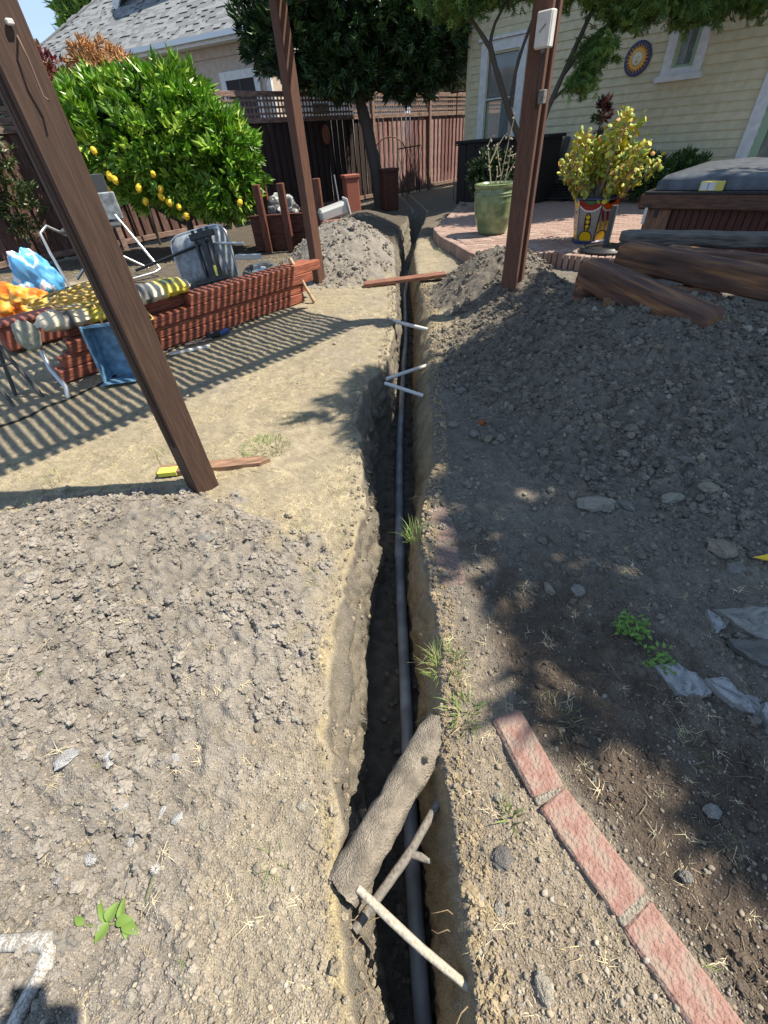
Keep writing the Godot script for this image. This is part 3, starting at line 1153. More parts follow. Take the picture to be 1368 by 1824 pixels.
func build_stones() -> void:
	var pale := Color(0.46, 0.43, 0.36)
	var grey := Color(0.33, 0.315, 0.285)
	rock("stone", 0.923, -1.318, Vector3(0.155, 0.07, 0.075), -12, 301, pale, "large pale angular stone at the foot of the spoil heap", "", 0, 0.25)
	rock("stone", 1.243, -1.306, Vector3(0.105, 0.05, 0.05), 6, 302, pale, "long pale ridged stone between two other pale stones on the heap", "", 0, 0.25)
	rock("stone", 1.391, -1.315, Vector3(0.078, 0.045, 0.055), -20, 303, Color(0.46, 0.42, 0.31), "yellowish flat stone on the heap above the broken slab", "", 0, 0.25)
	rock("stone", 1.05, -1.31, Vector3(0.04, 0.03, 0.085), 30, 304, grey, "narrow grey stone standing between the large pale stones", "", 0, 0.25)
	rock("stone", 1.263, -1.011, Vector3(0.085, 0.05, 0.095), 24, 305, Color(0.42, 0.36, 0.28), "brown and cream broken stone near the yellow leaf", "", 0, 0.2)
	rock("stone", 1.262, -0.925, Vector3(0.07, 0.03, 0.05), 10, 306, grey, "flat grey stone below the brown broken stone")
	rock("stone", 0.675, -0.895, Vector3(0.05, 0.03, 0.05), 40, 307, Color(0.4, 0.38, 0.33), "wedge shaped grey stone lying beside the upright narrow one")
	rock("stone", 0.575, -0.91, Vector3(0.028, 0.03, 0.058), 8, 308, Color(0.43, 0.38, 0.29), "narrow tan stone lying beside the wedge shaped stone")
	rock("stone", 0.537, -1.98, Vector3(0.05, 0.035, 0.06), 20, 309, grey, "grey squared stone next to the orange brick chip")
	rock("stone", 0.558, -2.491, Vector3(0.07, 0.04, 0.055), 12, 310, grey, "grey stone alone on the shaded strip by the trench")
	rock("stone", 0.44, -2.10, Vector3(0.06, 0.035, 0.045), -15, 311, Color(0.36, 0.34, 0.3), "flat stone close to the trench edge in shade")
	rock("stone", -0.734, -1.229, Vector3(0.085, 0.04, 0.06), 6, 312, Color(0.37, 0.36, 0.335), "smooth grey cobble on the grey heap near the leaning post", "", 0, 0.3)
	rock("stone", -1.02, -1.1, Vector3(0.05, 0.03, 0.04), 40, 313, pale, "pale flat stone on the crest of the grey heap")
	rock("stone", 0.721, -0.223, Vector3(0.038, 0.022, 0.03), 5, 314, Color(0.42, 0.41, 0.37), "grey rounded stone on dark soil, beside a twig")
	rock("stone", 0.231, 0.028, Vector3(0.03, 0.022, 0.05), 4, 315, Color(0.5, 0.46, 0.38), "oval cream pebble in gravel between trench and bricks")
	rock("stone", 0.177, -0.087, Vector3(0.026, 0.02, 0.024), 30, 316, pale, "pale round pebble at the gravel edge of the trench")
	rock("stone", 0.225, -0.29, Vector3(0.022, 0.018, 0.02), 10, 317, pale, "small whitish pebble by the withered weed in gravel")
	rock("stone", 0.589, -0.112, Vector3(0.026, 0.018, 0.024), 0, 318, grey, "small grey pebble on bare soil beside the brick kerb")
	rock("stone", -0.271, -0.309, Vector3(0.03, 0.02, 0.028), 0, 319, Color(0.5, 0.46, 0.38), "round cream pebble alone on the smooth trench side path")
	rock("stone", 0.205, -0.17, Vector3(0.05, 0.035, 0.045), 60, 320, Color(0.22, 0.21, 0.2), "dark lump of asphalt in the gravel by the bricks", "", 0, 0.35)
	var white := Color(0.60, 0.61, 0.62)
	flake("broken_slab", 0.835, -0.535, [[-0.055, -0.05], [0.02, -0.05], [0.06, -0.005], [0.075, 0.035], [0.02, 0.05], [-0.04, 0.035]], 0.02, white, "bluish white broken slab nearest the green weed", Vector2(0.12, -0.1), 41)
	flake("broken_slab", 0.965, -0.47, [[-0.075, -0.06], [-0.02, -0.065], [0.01, -0.02], [0.055, 0.0], [0.07, 0.035], [0.02, 0.05], [-0.03, 0.02]], 0.02, white, "bluish white broken slab with a dark hole, middle of the three", Vector2(0.1, -0.15), 42)
	flake("broken_slab", 1.035, -0.385, [[-0.03, -0.07], [0.06, -0.06], [0.09, 0.02], [0.06, 0.07], [-0.03, 0.06], [-0.06, 0.0]], 0.022, white, "rounded bluish white broken slab with dark pits, lowest of the three", Vector2(0.1, -0.1), 43)
	flake("broken_slab", 1.165, -0.70, [[-0.09, -0.06], [0.09, -0.06], [0.1, 0.05], [0.01, 0.07], [-0.04, 0.02]], 0.02, Color(0.5, 0.485, 0.44), "large cream broken slab with a blue stain, on dark clods", Vector2(0.1, -0.1), 44)
	flake("broken_slab", 1.06, -0.72, [[-0.005, -0.045], [0.025, -0.02], [0.02, 0.02], [-0.03, 0.04]], 0.014, white, "small pointed white flake standing among dark clods", Vector2(0.2, -0.2), 45)
	flake("broken_slab", 1.1, -0.60, [[-0.06, -0.05], [0.06, -0.04], [0.07, 0.0], [0.02, 0.05], [-0.03, 0.02]], 0.02, Color(0.27, 0.26, 0.235), "grey flat shard lying under the cream slab", Vector2(0.1, 0.0), 46)
	# chalky chips on the grey crust, near the pipe elbow
	for q in [[-0.90, -0.44, 0.06, 1], [-0.80, -0.455, 0.05, 2], [-0.795, -0.43, 0.028, 3], [-0.62, -0.43, 0.03, 4], [-0.73, -0.33, 0.04, 5], [-0.585, -0.3, 0.032, 6], [-0.635, -0.32, 0.026, 7], [-0.70, -0.265, 0.034, 8], [-0.78, -0.235, 0.036, 9], [-0.83, -0.2, 0.03, 10], [-0.9, -0.04, 0.03, 11]]:
		rock("chalky_chip", q[0], q[1], Vector3(q[2], q[2] * 0.35, q[2] * 0.6), q[3] * 37.0, 400 + int(q[3]), Color(0.6, 0.605, 0.61), "whitish chalky chip lying on the cracked grey crust", "chalky chips on the grey crust", 0, 0.25, 1, 0.35)
	for i in 46:
		var x := rng.randf_range(-1.0, -0.3)
		var z := rng.randf_range(-0.75, 0.0)
		if i > 26:
			x = rng.randf_range(0.75, 1.75)
			z = rng.randf_range(-2.0, -0.95)
			var s := rng.randf_range(0.025, 0.05)
			rock("heap_stone", x, z, Vector3(s, s * 0.65, s * 0.8), rng.randf() * 360.0, 500 + i, [pale * 0.75, grey, Color(0.3, 0.27, 0.2)][i % 3], "rounded stone among dark clods on the shaded spoil heap", "stones in the shaded spoil heap", 0, 0.3, 1)
		else:
			var s := rng.randf_range(0.014, 0.028)
			rock("crust_pebble", x, z, Vector3(s, s * 0.6, s * 0.8), rng.randf() * 360.0, 500 + i, [pale, Color(0.48, 0.45, 0.38), Color(0.4, 0.36, 0.29)][i % 3], "cream pebble set in the sunlit grey crust", "pebbles in the sunlit grey crust", 0, 0.35, 1)
	rock("brick_chip", 0.612, -2.097, Vector3(0.06, 0.04, 0.045), 20, 350, Color(0.5, 0.17, 0.06), "orange brick chip on shaded soil by the trench")
	# yellow fallen leaf
	var lf := MB.new()
	lf.leaf(Transform3D(Basis(UP, 1.15), Vector3.ZERO), 0.13, 0.045, 0.5, 0.25)
	var y := on_ground(1.33, -0.95)
	var m := mat("yellow_leaf", lin(0.75, 0.5, 0.02), 0.5)
	m.cull_mode = BaseMaterial3D.CULL_DISABLED
	solo("fallen_leaf", lf, m, "bright yellow fallen leaf on the shaded spoil heap", "leaf", "", Transform3D(Basis(Vector3.BACK, 0.1), y + Vector3(0, 0.022, 0)))


func smooth_faces(mb: MB) -> void:
	for i in range(0, mb.v.size(), 3):
		var fn := (mb.v[i + 2] - mb.v[i]).cross(mb.v[i + 1] - mb.v[i]).normalized()
		if fn.y < 0.0:
			var s := mb.v[i + 1]
			mb.v[i + 1] = mb.v[i + 2]
			mb.v[i + 2] = s
			var c := mb.c[i + 1]
			mb.c[i + 1] = mb.c[i + 2]
			mb.c[i + 2] = c
			fn = -fn
		for k in 3:
			mb.n[i + k] = fn
	smooth_out(mb)


# ---------- what lies in and across the trench ----------
func build_trench_things() -> void:
	var p := []
	var z := 1.6
	while z > -11.0:
		p.append(Vector3(along(PIPE, z), -0.462 + 0.006 * sin(z * 1.9), z))
		z -= 0.12
	# straighten kinks
	for k in 3:
		for i in range(1, p.size() - 1):
			p[i] = (p[i - 1] + p[i] * 2.0 + p[i + 1]) * 0.25
	var t := thing("conduit_pipe", "grey plastic conduit pipe lying along the bottom of the trench", "pipe")
	var mb := MB.new()
	mb.tube(p, [0.0245], 20)
	part(t, "tube", mb, M.conduit)
	var k := 0
	while p[k].z > -1.62:
		k += 1
	mb = MB.new()
	mb.tube([p[k - 1], p[k]], [0.0285], 20)
	part(t, "coupling", mb, M.conduit)
	# thick branch wedged across
	mb = MB.new()
	var a := Vector3(-0.175, -0.03, -0.145)
	var b := Vector3(0.12, -0.05, -0.49)
	var lp := []
	var lr := []
	var dir := (b - a).normalized()
	var lt := Transform3D(Basis(dir, UP - dir * dir.y, dir.cross(UP)).orthonormalized(), (a + b) * 0.5)
	for i in 19:
		var f := i / 18.0
		lp.append(Vector3((f - 0.5) * (b - a).length(), 0.005 * sin(f * 7.0), 0.006 * sin(f * 5.0 + 1.0)))
		lr.append(0.044 + 0.0025 * sin(f * 9.0) + 0.0015 * sin(f * 23.0) + 0.003 * f)
	mb.tube(lp, lr, 26)
	rough_up(mb, 0.0032, 5)
	var br := thing("branch_strut", "thick weathered branch wedged across the trench", "branch")
	part(br, "limb", mb, M.bark_log, lt)
	mb = MB.new()
	mb.tube([Vector3(0.045, -0.02, -0.395), Vector3(0.058, 0.004, -0.385), Vector3(0.062, 0.014, -0.38)], [0.011, 0.008, 0.003], 7)
	part(br, "knot", mb, M.bark_log)
	mb = MB.new()
	mb.tube([Vector3(-0.13, 0.0, -0.14), Vector3(-0.06, -0.005, -0.085), Vector3(0.0, -0.02, -0.04), Vector3(0.105, -0.05, 0.03)], [0.0085, 0.0095, 0.009, 0.008], 9)
	solo("stick", mb, M.pale_stick, "pale peeled stick propped across the trench near the thick branch", "stick")
	mb = MB.new()
	mb.tube([Vector3(-0.15, -0.10, -0.08), Vector3(-0.02, -0.10, -0.2), Vector3(0.0, -0.10, -0.22), Vector3(0.14, -0.09, -0.38)], [0.011, 0.012, 0.011, 0.011], 8)
	var gs := thing("grey_branch", "dark grey forked stick under the thick branch in the trench", "stick")
	part(gs, "limb", mb, M.grey_stick)
	mb = MB.new()
	mb.tube([Vector3(-0.01, -0.10, -0.21), Vector3(0.02, -0.10, -0.2), Vector3(0.045, -0.115, -0.19)], [0.009, 0.01, 0.005], 7)
	part(gs, "side_twig", mb, M.grey_stick)
	# white plastic offcuts
	mb = MB.new()
	mb.tube([Vector3(0.10, -0.02, -2.85), Vector3(0.42, -0.06, -3.12)], [0.013], 12)
	solo("plastic_tube", mb, M.white_plastic, "white plastic tube crossing the trench, upper arm of the V", "tube")
	mb = MB.new()
	mb.tube([Vector3(0.085, -0.03, -2.80), Vector3(0.335, -0.06, -2.62)], [0.013], 12)
	solo("plastic_tube", mb, M.white_plastic, "white plastic tube crossing the trench, lower arm of the V", "tube")
	mb = MB.new()
	mb.tube([Vector3(0.20, 0.0, -4.08), Vector3(0.60, -0.03, -3.74)], [0.016], 12)
	solo("plastic_tube", mb, M.white_plastic, "white plastic tube across the trench nearest the plank", "tube")
	# plank across the trench
	mb = MB.new()
	mb.box(Transform3D.IDENTITY, Vector3(0.96, 0.038, 0.14), 0.004)
	solo("plank", mb, M.plank_wood, "reddish plank laid flat across the trench", "plank", "", Transform3D(Basis(UP, deg_to_rad(3)) * Basis(Vector3.BACK, deg_to_rad(1.5)), Vector3(0.47, 0.035, -5.38)))
	# pointed board by the leaning post
	var bd := thing("pointed_board", "cedar board with a pointed end lying by the near post", "board", Transform3D(Basis(UP, deg_to_rad(1.5)), on_ground(-0.87, -1.86) + Vector3(0, 0.014, 0)))
	mb = MB.new()
	var e := [Vector2(-0.30, -0.036), Vector2(0.22, -0.036), Vector2(0.29, 0.0), Vector2(0.24, 0.034), Vector2(-0.30, 0.036)]
	for i in e.size():
		var q: Vector2 = e[i]
		var r: Vector2 = e[(i + 1) % e.size()]
		mb.out_quad(Vector3(q.x, 0.012, q.y), Vector3(r.x, 0.012, r.y), Vector3(r.x, -0.012, r.y), Vector3(q.x, -0.012, q.y), Vector3.ZERO)
		mb.out_tri(Vector3(0, 0.012, 0), Vector3(q.x, 0.012, q.y), Vector3(r.x, 0.012, r.y), Vector3.ZERO)
		mb.out_tri(Vector3(0, -0.012, 0), Vector3(q.x, -0.012, q.y), Vector3(r.x, -0.012, r.y), Vector3.ZERO)
	part(bd, "wood", mb, M.cedar_board)
	mb = MB.new()
	mb.box(Transform3D(Basis.IDENTITY, Vector3(-0.245, 0, 0.012)), Vector3(0.10, 0.027, 0.052), 0.003)
	part(bd, "tape", mb, M.yellow_tape)
	# kerb of bricks, a thing whose bricks are parts
	var kerb := thing("brick_kerb", "row of pink bricks laid end to end beside the trench", "kerb")
	for i in BRICKS.size() - 1:
		var q: Array = BRICKS[i]
		var s: Array = BRICKS[i + 1]
		var c0 := Vector3((q[0] + q[2]) * 0.5, 0, (q[1] + q[3]) * 0.5)
		var c1 := Vector3((s[0] + s[2]) * 0.5, 0, (s[1] + s[3]) * 0.5)
		var x := (c1 - c0).normalized()
		var at := Transform3D(Basis(x, UP, x.cross(UP)), (c0 + c1) * 0.5 + Vector3(0, -0.013 + 0.003 * (i % 2), 0))
		mb = MB.new()
		mb.box(Transform3D.IDENTITY, Vector3((c1 - c0).length() - 0.014, 0.06, 0.09), 0.006)
		rough_up(mb, 0.0034, 70 + i)
		part(kerb, "brick", mb, M.brick, at)
		mb = MB.new()
		mb.box(Transform3D.IDENTITY, Vector3(0.018, 0.05, 0.084), 0.003)
		part(kerb, "mortar_joint", mb, M.mortar, Transform3D(at.basis, c1 + Vector3(0, -0.011, 0)))
	for q in [[0.246, -1.30, 6.0, 0.2], [0.236, -1.06, 2.0, -0.4]]:
		mb = MB.new()
		mb.box(Transform3D.IDENTITY, Vector3(0.098, 0.06, 0.21), 0.006)
		rough_up(mb, 0.0022, 90)
		part(kerb, "brick", mb, M.dusty_brick, Transform3D(Basis(UP, deg_to_rad(q[2])), Vector3(q[0], -0.028, q[1])))
	# root ends in the trench walls
	var w := []
	var c := []
	var root := MB.new()
	root.tube([Vector3.ZERO, Vector3(0.35, 0.12, 0.05), Vector3(0.7, 0.05, -0.1), Vector3(1, -0.15, 0)], [0.03, 0.026, 0.02, 0.008], 4)
	for i in 130:
		var rz := 0.15 - 3.2 * rng.randf()
		var left := rng.randf() < 0.35
		var y := rng.randf_range(-0.3, -0.02)
		var x := along(LIP_L, rz) + 0.0 if left else along(LIP_R, rz) - 0.012
		var s := rng.randf_range(0.02, 0.07)
		w.append(Transform3D(Basis.from_euler(Vector3(rng.randf_range(-1, 1), (0.0 if left else PI) + rng.randf_range(-0.8, 0.8), rng.randf_range(-0.5, 0.3))).scaled(Vector3(s, s, s)), Vector3(x, y, rz)))
		c.append(Color(0.4, 0.3, 0.18))
	copies(self, "root_ends", root.done(), M.clod, w, c)
	# dirty pipe elbow half sunk in the crust
	var el := thing("pipe_elbow", "dirty white pipe elbow half sunk in grey crust", "pipe")
	var g := ground_y(-0.8, -0.09) + 0.006
	mb = MB.new()
	mb.tube([Vector3(-1.1, g - 0.004, -0.105), Vector3(-0.95, g, -0.1), Vector3(-0.82, g + 0.004, -0.098)], [0.015], 12)
	part(el, "tube", mb, M.dirty_pvc)
	mb = MB.new()
	mb.tube([Vector3(-0.825, g + 0.004, -0.098), Vector3(-0.795, g + 0.005, -0.094), Vector3(-0.782, g + 0.005, -0.08), Vector3(-0.785, g + 0.004, -0.055)], [0.019], 14)
	part(el, "bend", mb, M.dirty_pvc)
	mb = MB.new()
	mb.tube([Vector3(-0.784, g + 0.003, -0.06), Vector3(-0.80, g, -0.01), Vector3(-0.83, g - 0.006, 0.12)], [0.0145], 12)
	part(el, "tube", mb, M.dirty_pvc)


func rough_up(mb: MB, amp: float, sd: int) -> void:
	var f := noise(sd, 30.0, 2)
	for i in mb.v.size():
		var p := mb.v[i]
		mb.v[i] = p + Vector3(f.get_noise_3dv(p + Vector3(3, 0, 0)), f.get_noise_3dv(p + Vector3(0, 5, 0)), f.get_noise_3dv(p + Vector3(0, 0, 8))) * amp * 2.0


# ---------- posts and pergola ----------
const POST_L := Vector3(-0.90, 0, -1.71)
const POST_R := Vector3(1.29, 0, -3.99)
const POST_M := Vector3(-0.54, 0, -5.62)


func yard(at: Vector3) -> Transform3D:
	return Transform3D(Basis(V, UP, U), at)


func build_posts() -> void:
	var t := thing("pergola_post", "near brown post with a routed groove, beside the grey heap", "post", yard(POST_L), "pergola posts")
	var mb := MB.new()
	var hw := 0.057
	# shaft with a long stopped groove on the face turned to the heap
	mb.box(Transform3D(Basis.IDENTITY, Vector3(0, 1.1, 0)), Vector3(2 * hw, 2.7, 2 * hw), 0.006)
	part(t, "shaft", mb, M.post_wood)
	for q in [-0.010, 0.014]:
		mb = MB.new()
		mb.box(Transform3D(Basis.IDENTITY, Vector3(-hw - 0.004, 1.33, q + 0.02)), Vector3(0.012, 2.1, 0.011), 0.003)
		part(t, "bead", mb, M.post_wood)
	mb = MB.new()
	mb.tube([Vector3(0.012, 1.50, hw), Vector3(0.012, 1.51, hw + 0.02), Vector3(0.012, 1.47, hw + 0.028), Vector3(0.012, 1.40, hw + 0.02), Vector3(0.016, 1.39, hw + 0.034)], [0.0026], 6)
	part(t, "hook", mb, M.rust_metal)
	mb = MB.new()
	mb.box(Transform3D(Basis.IDENTITY, Vector3(0.012, 1.535, hw + 0.009)), Vector3(0.018, 0.012, 0.012), 0.004)
	part(t, "clip", mb, M.white_plastic)
	t = thing("pergola_post", "slender brown post standing by the raised planter", "post", yard(POST_M), "pergola posts")
	mb = MB.new()
	mb.box(Transform3D(Basis.IDENTITY, Vector3(0, 1.1, 0)), Vector3(0.114, 2.7, 0.114), 0.006)
	part(t, "shaft", mb, M.post_wood_red)
	t = thing("pergola_post", "brown post carrying a white box, on the dark spoil", "post", yard(POST_R), "pergola posts")
	for q in [[-0.048, 0.0, 0.042, 0.135], [0.0, -0.03, 0.05, 0.075], [0.05, 0.0, 0.045, 0.135]]:
		mb = MB.new()
		mb.box(Transform3D(Basis.IDENTITY, Vector3(q[0], 1.15, q[1])), Vector3(q[2], 2.6, q[3]), 0.005)
		part(t, "shaft_board", mb, M.post_wood_red)
	# control box on the post
	var bx := thing("control_box", "white electrical box screwed to the brown post", "box", yard(POST_R + Vector3(0, 1.70, 0) - V * 0.105 + U * 0.06))
	mb = MB.new()
	mb.box(Transform3D.IDENTITY, Vector3(0.06, 0.16, 0.10), 0.006)
	part(bx, "body", mb, M.white_plastic)
	mb = MB.new()
	mb.box(Transform3D(Basis.IDENTITY, Vector3(-0.034, 0, 0)), Vector3(0.012, 0.15, 0.092), 0.004)
	part(bx, "door", mb, M.white_plastic)
	mb = MB.new()
	mb.box(Transform3D(Basis(Vector3.RIGHT, 0.9), Vector3(-0.0412, 0.005, 0)), Vector3(0.002, 0.05, 0.006), 0.0005)
	part(bx, "mark", mb, M.foundation)
	mb = MB.new()
	mb.tube([Vector3(0, -0.08, 0), Vector3(0, -0.1, 0)], [0.014], 10)
	part(bx, "gland", mb, M.foundation)
	mb = MB.new()
	mb.tube([Vector3(0.0, -0.1, 0), Vector3(0.0, -0.25, -0.005), Vector3(0.02, -0.36, -0.01)], [0.006], 6)
	part(bx, "cable", mb, M.black_plastic)
	mb = MB.new()
	mb.box(Transform3D(Basis.IDENTITY, Vector3(0.02, -0.30, 0.03)), Vector3(0.05, 0.07, 0.04), 0.004)
	part(bx, "junction", mb, M.foundation)
	# the lath roof overhead, which throws the striped shade
	t = thing("lath_pergola", "lath roof of the pergola above the posts, throwing striped shade", "pergola", Transform3D.IDENTITY)
	var run := (POST_R - POST_L).dot(V)
	var deep := (POST_R - POST_M).dot(U)
	var y := 2.37
	for k in 4:
		mb = MB.new()
		mb.box(Transform3D.IDENTITY, Vector3(run + 0.95, 0.13, 0.045), 0.004)
		part(t, "rafter", mb, M.planter_board, yard((POST_L + POST_R) * 0.5 - V * 0.325 - U * (deep * k / 3.0) + Vector3(0, y - 0.085, 0)))
	var lath := MB.new()
	lath.box(Transform3D.IDENTITY, Vector3(0.036, 0.036, deep + 0.25), 0.003)
	var lm := lath.done()
	var s := -0.75
	while s < run + 0.12:
		part(t, "lath", lm, M.planter_wood, yard(POST_L + V * s - U * (deep * 0.5) + Vector3(0, y, 0)))
		s += 0.068
	mb = MB.new()
	mb.box(Transform3D(Basis.IDENTITY, Vector3(0, 1.1, 0)), Vector3(0.114, 2.4, 0.114), 0.006)
	part(t, "post", mb, M.post_wood, yard(POST_L + POST_M - POST_R - V * 0.62))


# ---------- fence ----------
func build_fence() -> void:
	var origin := Vector3(2.3, 0, -16.5)
	var t := thing("board_fence", "reddish brown board fence with a lattice top behind the garden", "fence", yard(origin))
	var shapes := []
	for k in 3:
		var mb := MB.new()
		mb.box(Transform3D.IDENTITY, Vector3(0.118, 1.66, 0.02), 0.003)
		shapes.append(mb.done())
	var ms := [M.fence_a, M.fence_b, M.fence_c]
	var s := -14.5
	var i := 0
	while s < 3.0:
		part(t, "board", shapes[0], (ms[(i * 7 + i / 3) % 3] if s > -2.6 else (M.fence_mid if i % 3 else M.fence_mid_b) if s < -8.0 else (M.fence_shade_tone if i % 3 else M.fence_shade_tone_b)), Transform3D(Basis(Vector3.BACK, rng.randf_range(-0.006, 0.006)), Vector3(s, 0.88 + rng.randf_range(-0.01, 0.01), 0.02 if i % 2 else -0.02)))  # middle stretch takes the boards with tree shade in their colour
		s += 0.094
		i += 1
	var rl := MB.new()
	rl.box(Transform3D.IDENTITY, Vector3(2.36, 0.085, 0.04), 0.004)
	var rail := rl.done()
	var pm := MB.new()
	pm.box(Transform3D.IDENTITY, Vector3(0.1, 2.25, 0.1), 0.006)
	var post := pm.done()
	s = -14.5
	while s < 3.0:
		part(t, "post", post, M.fence_rail, Transform3D(Basis.IDENTITY, Vector3(s, 1.1, 0.045)))
		for y in [0.12, 1.73, 2.13]:
			part(t, "rail", rail, M.fence_rail, Transform3D(Basis.IDENTITY, Vector3(s + 1.2, y, 0.046)))
		if s > -9.0:
			var lat := MB.new()
			var q := 0.06
			while q < 2.34:
				lat.box(Transform3D(Basis.IDENTITY, Vector3(q, 1.93, 0.028)), Vector3(0.036, 0.36, 0.009), 0.001)
				q += 0.095
			for y in [1.83, 1.93, 2.03]:
				lat.box(Transform3D(Basis.IDENTITY, Vector3(1.2, y, 0.042)), Vector3(2.28, 0.036, 0.009), 0.001)
			part(t, "lattice", lat, M.fence_rail, Transform3D(Basis.IDENTITY, Vector3(s, 0, 0))).set_meta("kind", "stuff")
		else:
			for y in [1.83, 1.95]:
				var cb := MB.new()
				cb.box(Transform3D.IDENTITY, Vector3(2.36, 0.09, 0.02), 0.002)
				part(t, "board", cb, M.fence_rail, Transform3D(Basis.IDENTITY, Vector3(s + 1.2, y, 0.03)))
		s += 2.4


# ---------- the yellow house ----------
func house_t() -> Transform3D:
	return Transform3D(Basis(U, UP, V * -1.0), Vector3(4.05, 0, -10.86))


func wall_opening(x: float, y: float) -> bool:
	for q in [[-1.69, -0.98, 0.9, 2.41], [1.77, 2.06, 1.80, 2.75], [3.3, 4.2, 0.0, 2.6]]:
		if x > q[0] and x < q[1] and y > q[2] and y < q[3]:
			return true
	return false


func build_house() -> void:
	var t := thing("yellow_house", "pale yellow clapboard house with white window trim", "house", house_t())
	var mb: MB
	var lo := -2.1
	var hi := 12.0
	# clapboards, cut at the openings
	var y := 0.36
	var row := 0
	while y < 3.7:
		var cuts := [lo]
		for q in [[-1.69, -0.98, 0.9, 2.41], [1.77, 2.06, 1.80, 2.75], [3.3, 4.2, 0.0, 2.6]]:
			if y + 0.05 > q[2] and y + 0.05 < q[3]:
				cuts.append_array([q[0], q[1]])
		cuts.append(hi)
		for k in range(0, cuts.size(), 2):
			var a: float = cuts[k]
			var b: float = cuts[k + 1]
			mb = MB.new()
			var f := [Vector3(a, y, 0.02), Vector3(b, y, 0.02), Vector3(b, y + 0.118, 0.004), Vector3(a, y + 0.118, 0.004)]
			var g := [Vector3(a, y, 0.0), Vector3(b, y, 0.0), Vector3(b, y + 0.118, -0.004), Vector3(a, y + 0.118, -0.004)]
			var mid := Vector3((a + b) * 0.5, y + 0.06, 0.004)
			mb.out_quad(f[0], f[1], f[2], f[3], mid)
			mb.out_quad(g[0], g[1], g[2], g[3], mid)
			for e in 4:
				mb.out_quad(f[e], f[(e + 1) % 4], g[(e + 1) % 4], g[e], mid)
			part(t, "clapboard", mb, M.siding if row % 3 else M.siding_b)
		y += 0.112
		row += 1
	# corner board, foundation, body, eaves
	mb = MB.new()
	mb.box(Transform3D(Basis.IDENTITY, Vector3(lo - 0.04, 2.05, 0.0)), Vector3(0.1, 3.4, 0.06), 0.005)
	part(t, "corner_board", mb, M.siding)
	mb = MB.new()
	mb.box(Transform3D(Basis.IDENTITY, Vector3((lo + hi) * 0.5, 0.17, -0.06)), Vector3(hi - lo, 0.4, 0.1), 0.01)
	part(t, "foundation", mb, M.foundation)
	# solid body set back behind the wall, with hollows at the openings
	for q in [[lo, -1.72, 0.36, 3.7], [-0.95, 1.74, 0.36, 3.7], [2.09, 3.27, 0.36, 3.7], [4.23, hi, 0.36, 3.7], [-1.72, -0.95, 0.36, 0.9], [-1.72, -0.95, 2.41, 3.7], [1.74, 2.09, 0.36, 1.8], [1.74, 2.09, 2.75, 3.7], [3.27, 4.23, 2.6, 3.7]]:
		mb = MB.new()
		mb.box(Transform3D(Basis.IDENTITY, Vector3((q[0] + q[1]) * 0.5, (q[2] + q[3]) * 0.5, -0.08)), Vector3(q[1] - q[0] - 0.002, q[3] - q[2] - 0.002, 0.14), 0.002)
		part(t, "wall", mb, M.siding_b)
	mb = MB.new()
	mb.box(Transform3D(Basis.IDENTITY, Vector3((lo + hi) * 0.5, 1.9, -5.5)), Vector3(hi - lo - 0.1, 3.7, 7.0), 0.02)
	part(t, "back_rooms", mb, M.siding_b)
	mb = MB.new()
	mb.box(Transform3D(Basis.IDENTITY, Vector3((lo + hi) * 0.5, 0.25, -1.1)), Vector3(hi - lo - 0.2, 0.1, 1.75), 0.01)
	mb.box(Transform3D(Basis.IDENTITY, Vector3((lo + hi) * 0.5, 3.72, -1.1)), Vector3(hi - lo - 0.2, 0.06, 1.9), 0.01)
	part(t, "room", mb, M.dark_room)
	var rf := MB.new()
	var e0 := Vector3(lo - 0.5, 3.55, 0.55)
	var e1 := Vector3(hi + 0.5, 3.55, 0.55)
	var r0 := Vector3(lo - 0.5, 6.0, -4.2)
	var r1 := Vector3(hi + 0.5, 6.0, -4.2)
	rf.quad(e0, e1, r1, r0)
	rf.quad(r0, r1, Vector3(hi + 0.5, 3.55, -9.2), Vector3(lo - 0.5, 3.55, -9.2))
	rf.quad(e0 - Vector3(0, 0.12, 0), r0 - Vector3(0, 0.12, 0), r1 - Vector3(0, 0.12, 0), e1 - Vector3(0, 0.12, 0))
	rf.quad(e0 - Vector3(0, 0.12, 0), e1 - Vector3(0, 0.12, 0), e1, e0)
	part(t, "roof", rf, M.shingle_b)
	# tall double window
	var w := part(t, "window", frame_shape(-1.86, -0.86, 0.78, 2.56, 0.155, 0.05), M.white_paint, Transform3D(Basis.IDENTITY, Vector3(0, 0, 0.022)))
	part(w, "lintel_cap", bx3(Vector3(-1.36, 2.585, 0.02), Vector3(1.12, 0.045, 0.08)), M.white_paint)
	part(w, "sill", bx3(Vector3(-1.36, 0.76, 0.03), Vector3(1.12, 0.05, 0.1)), M.white_paint)
	part(w, "sash", frame_shape(-1.70, -0.975, 1.73, 2.405, 0.035, 0.03), M.foundation, Transform3D(Basis.IDENTITY, Vector3(0, 0, -0.05)))
	part(w, "sash", frame_shape(-1.70, -0.975, 0.93, 1.755, 0.04, 0.03), M.green_paint, Transform3D(Basis.IDENTITY, Vector3(0, 0, -0.085)))
	part(w, "meeting_rail", bx3(Vector3(-1.335, 1.745, -0.03), Vector3(0.72, 0.022, 0.02)), M.white_paint)
	part(w, "pane", bx3(Vector3(-1.335, 2.07, -0.055), Vector3(0.66, 0.6, 0.004)), M.glass_dark)
	part(w, "pane", bx3(Vector3(-1.335, 1.34, -0.09), Vector3(0.65, 0.75, 0.004)), M.glass_dark)
	part(w, "blind", bx3(Vector3(-1.335, 2.07, -0.12), Vector3(0.7, 0.66, 0.01)), M.blind)
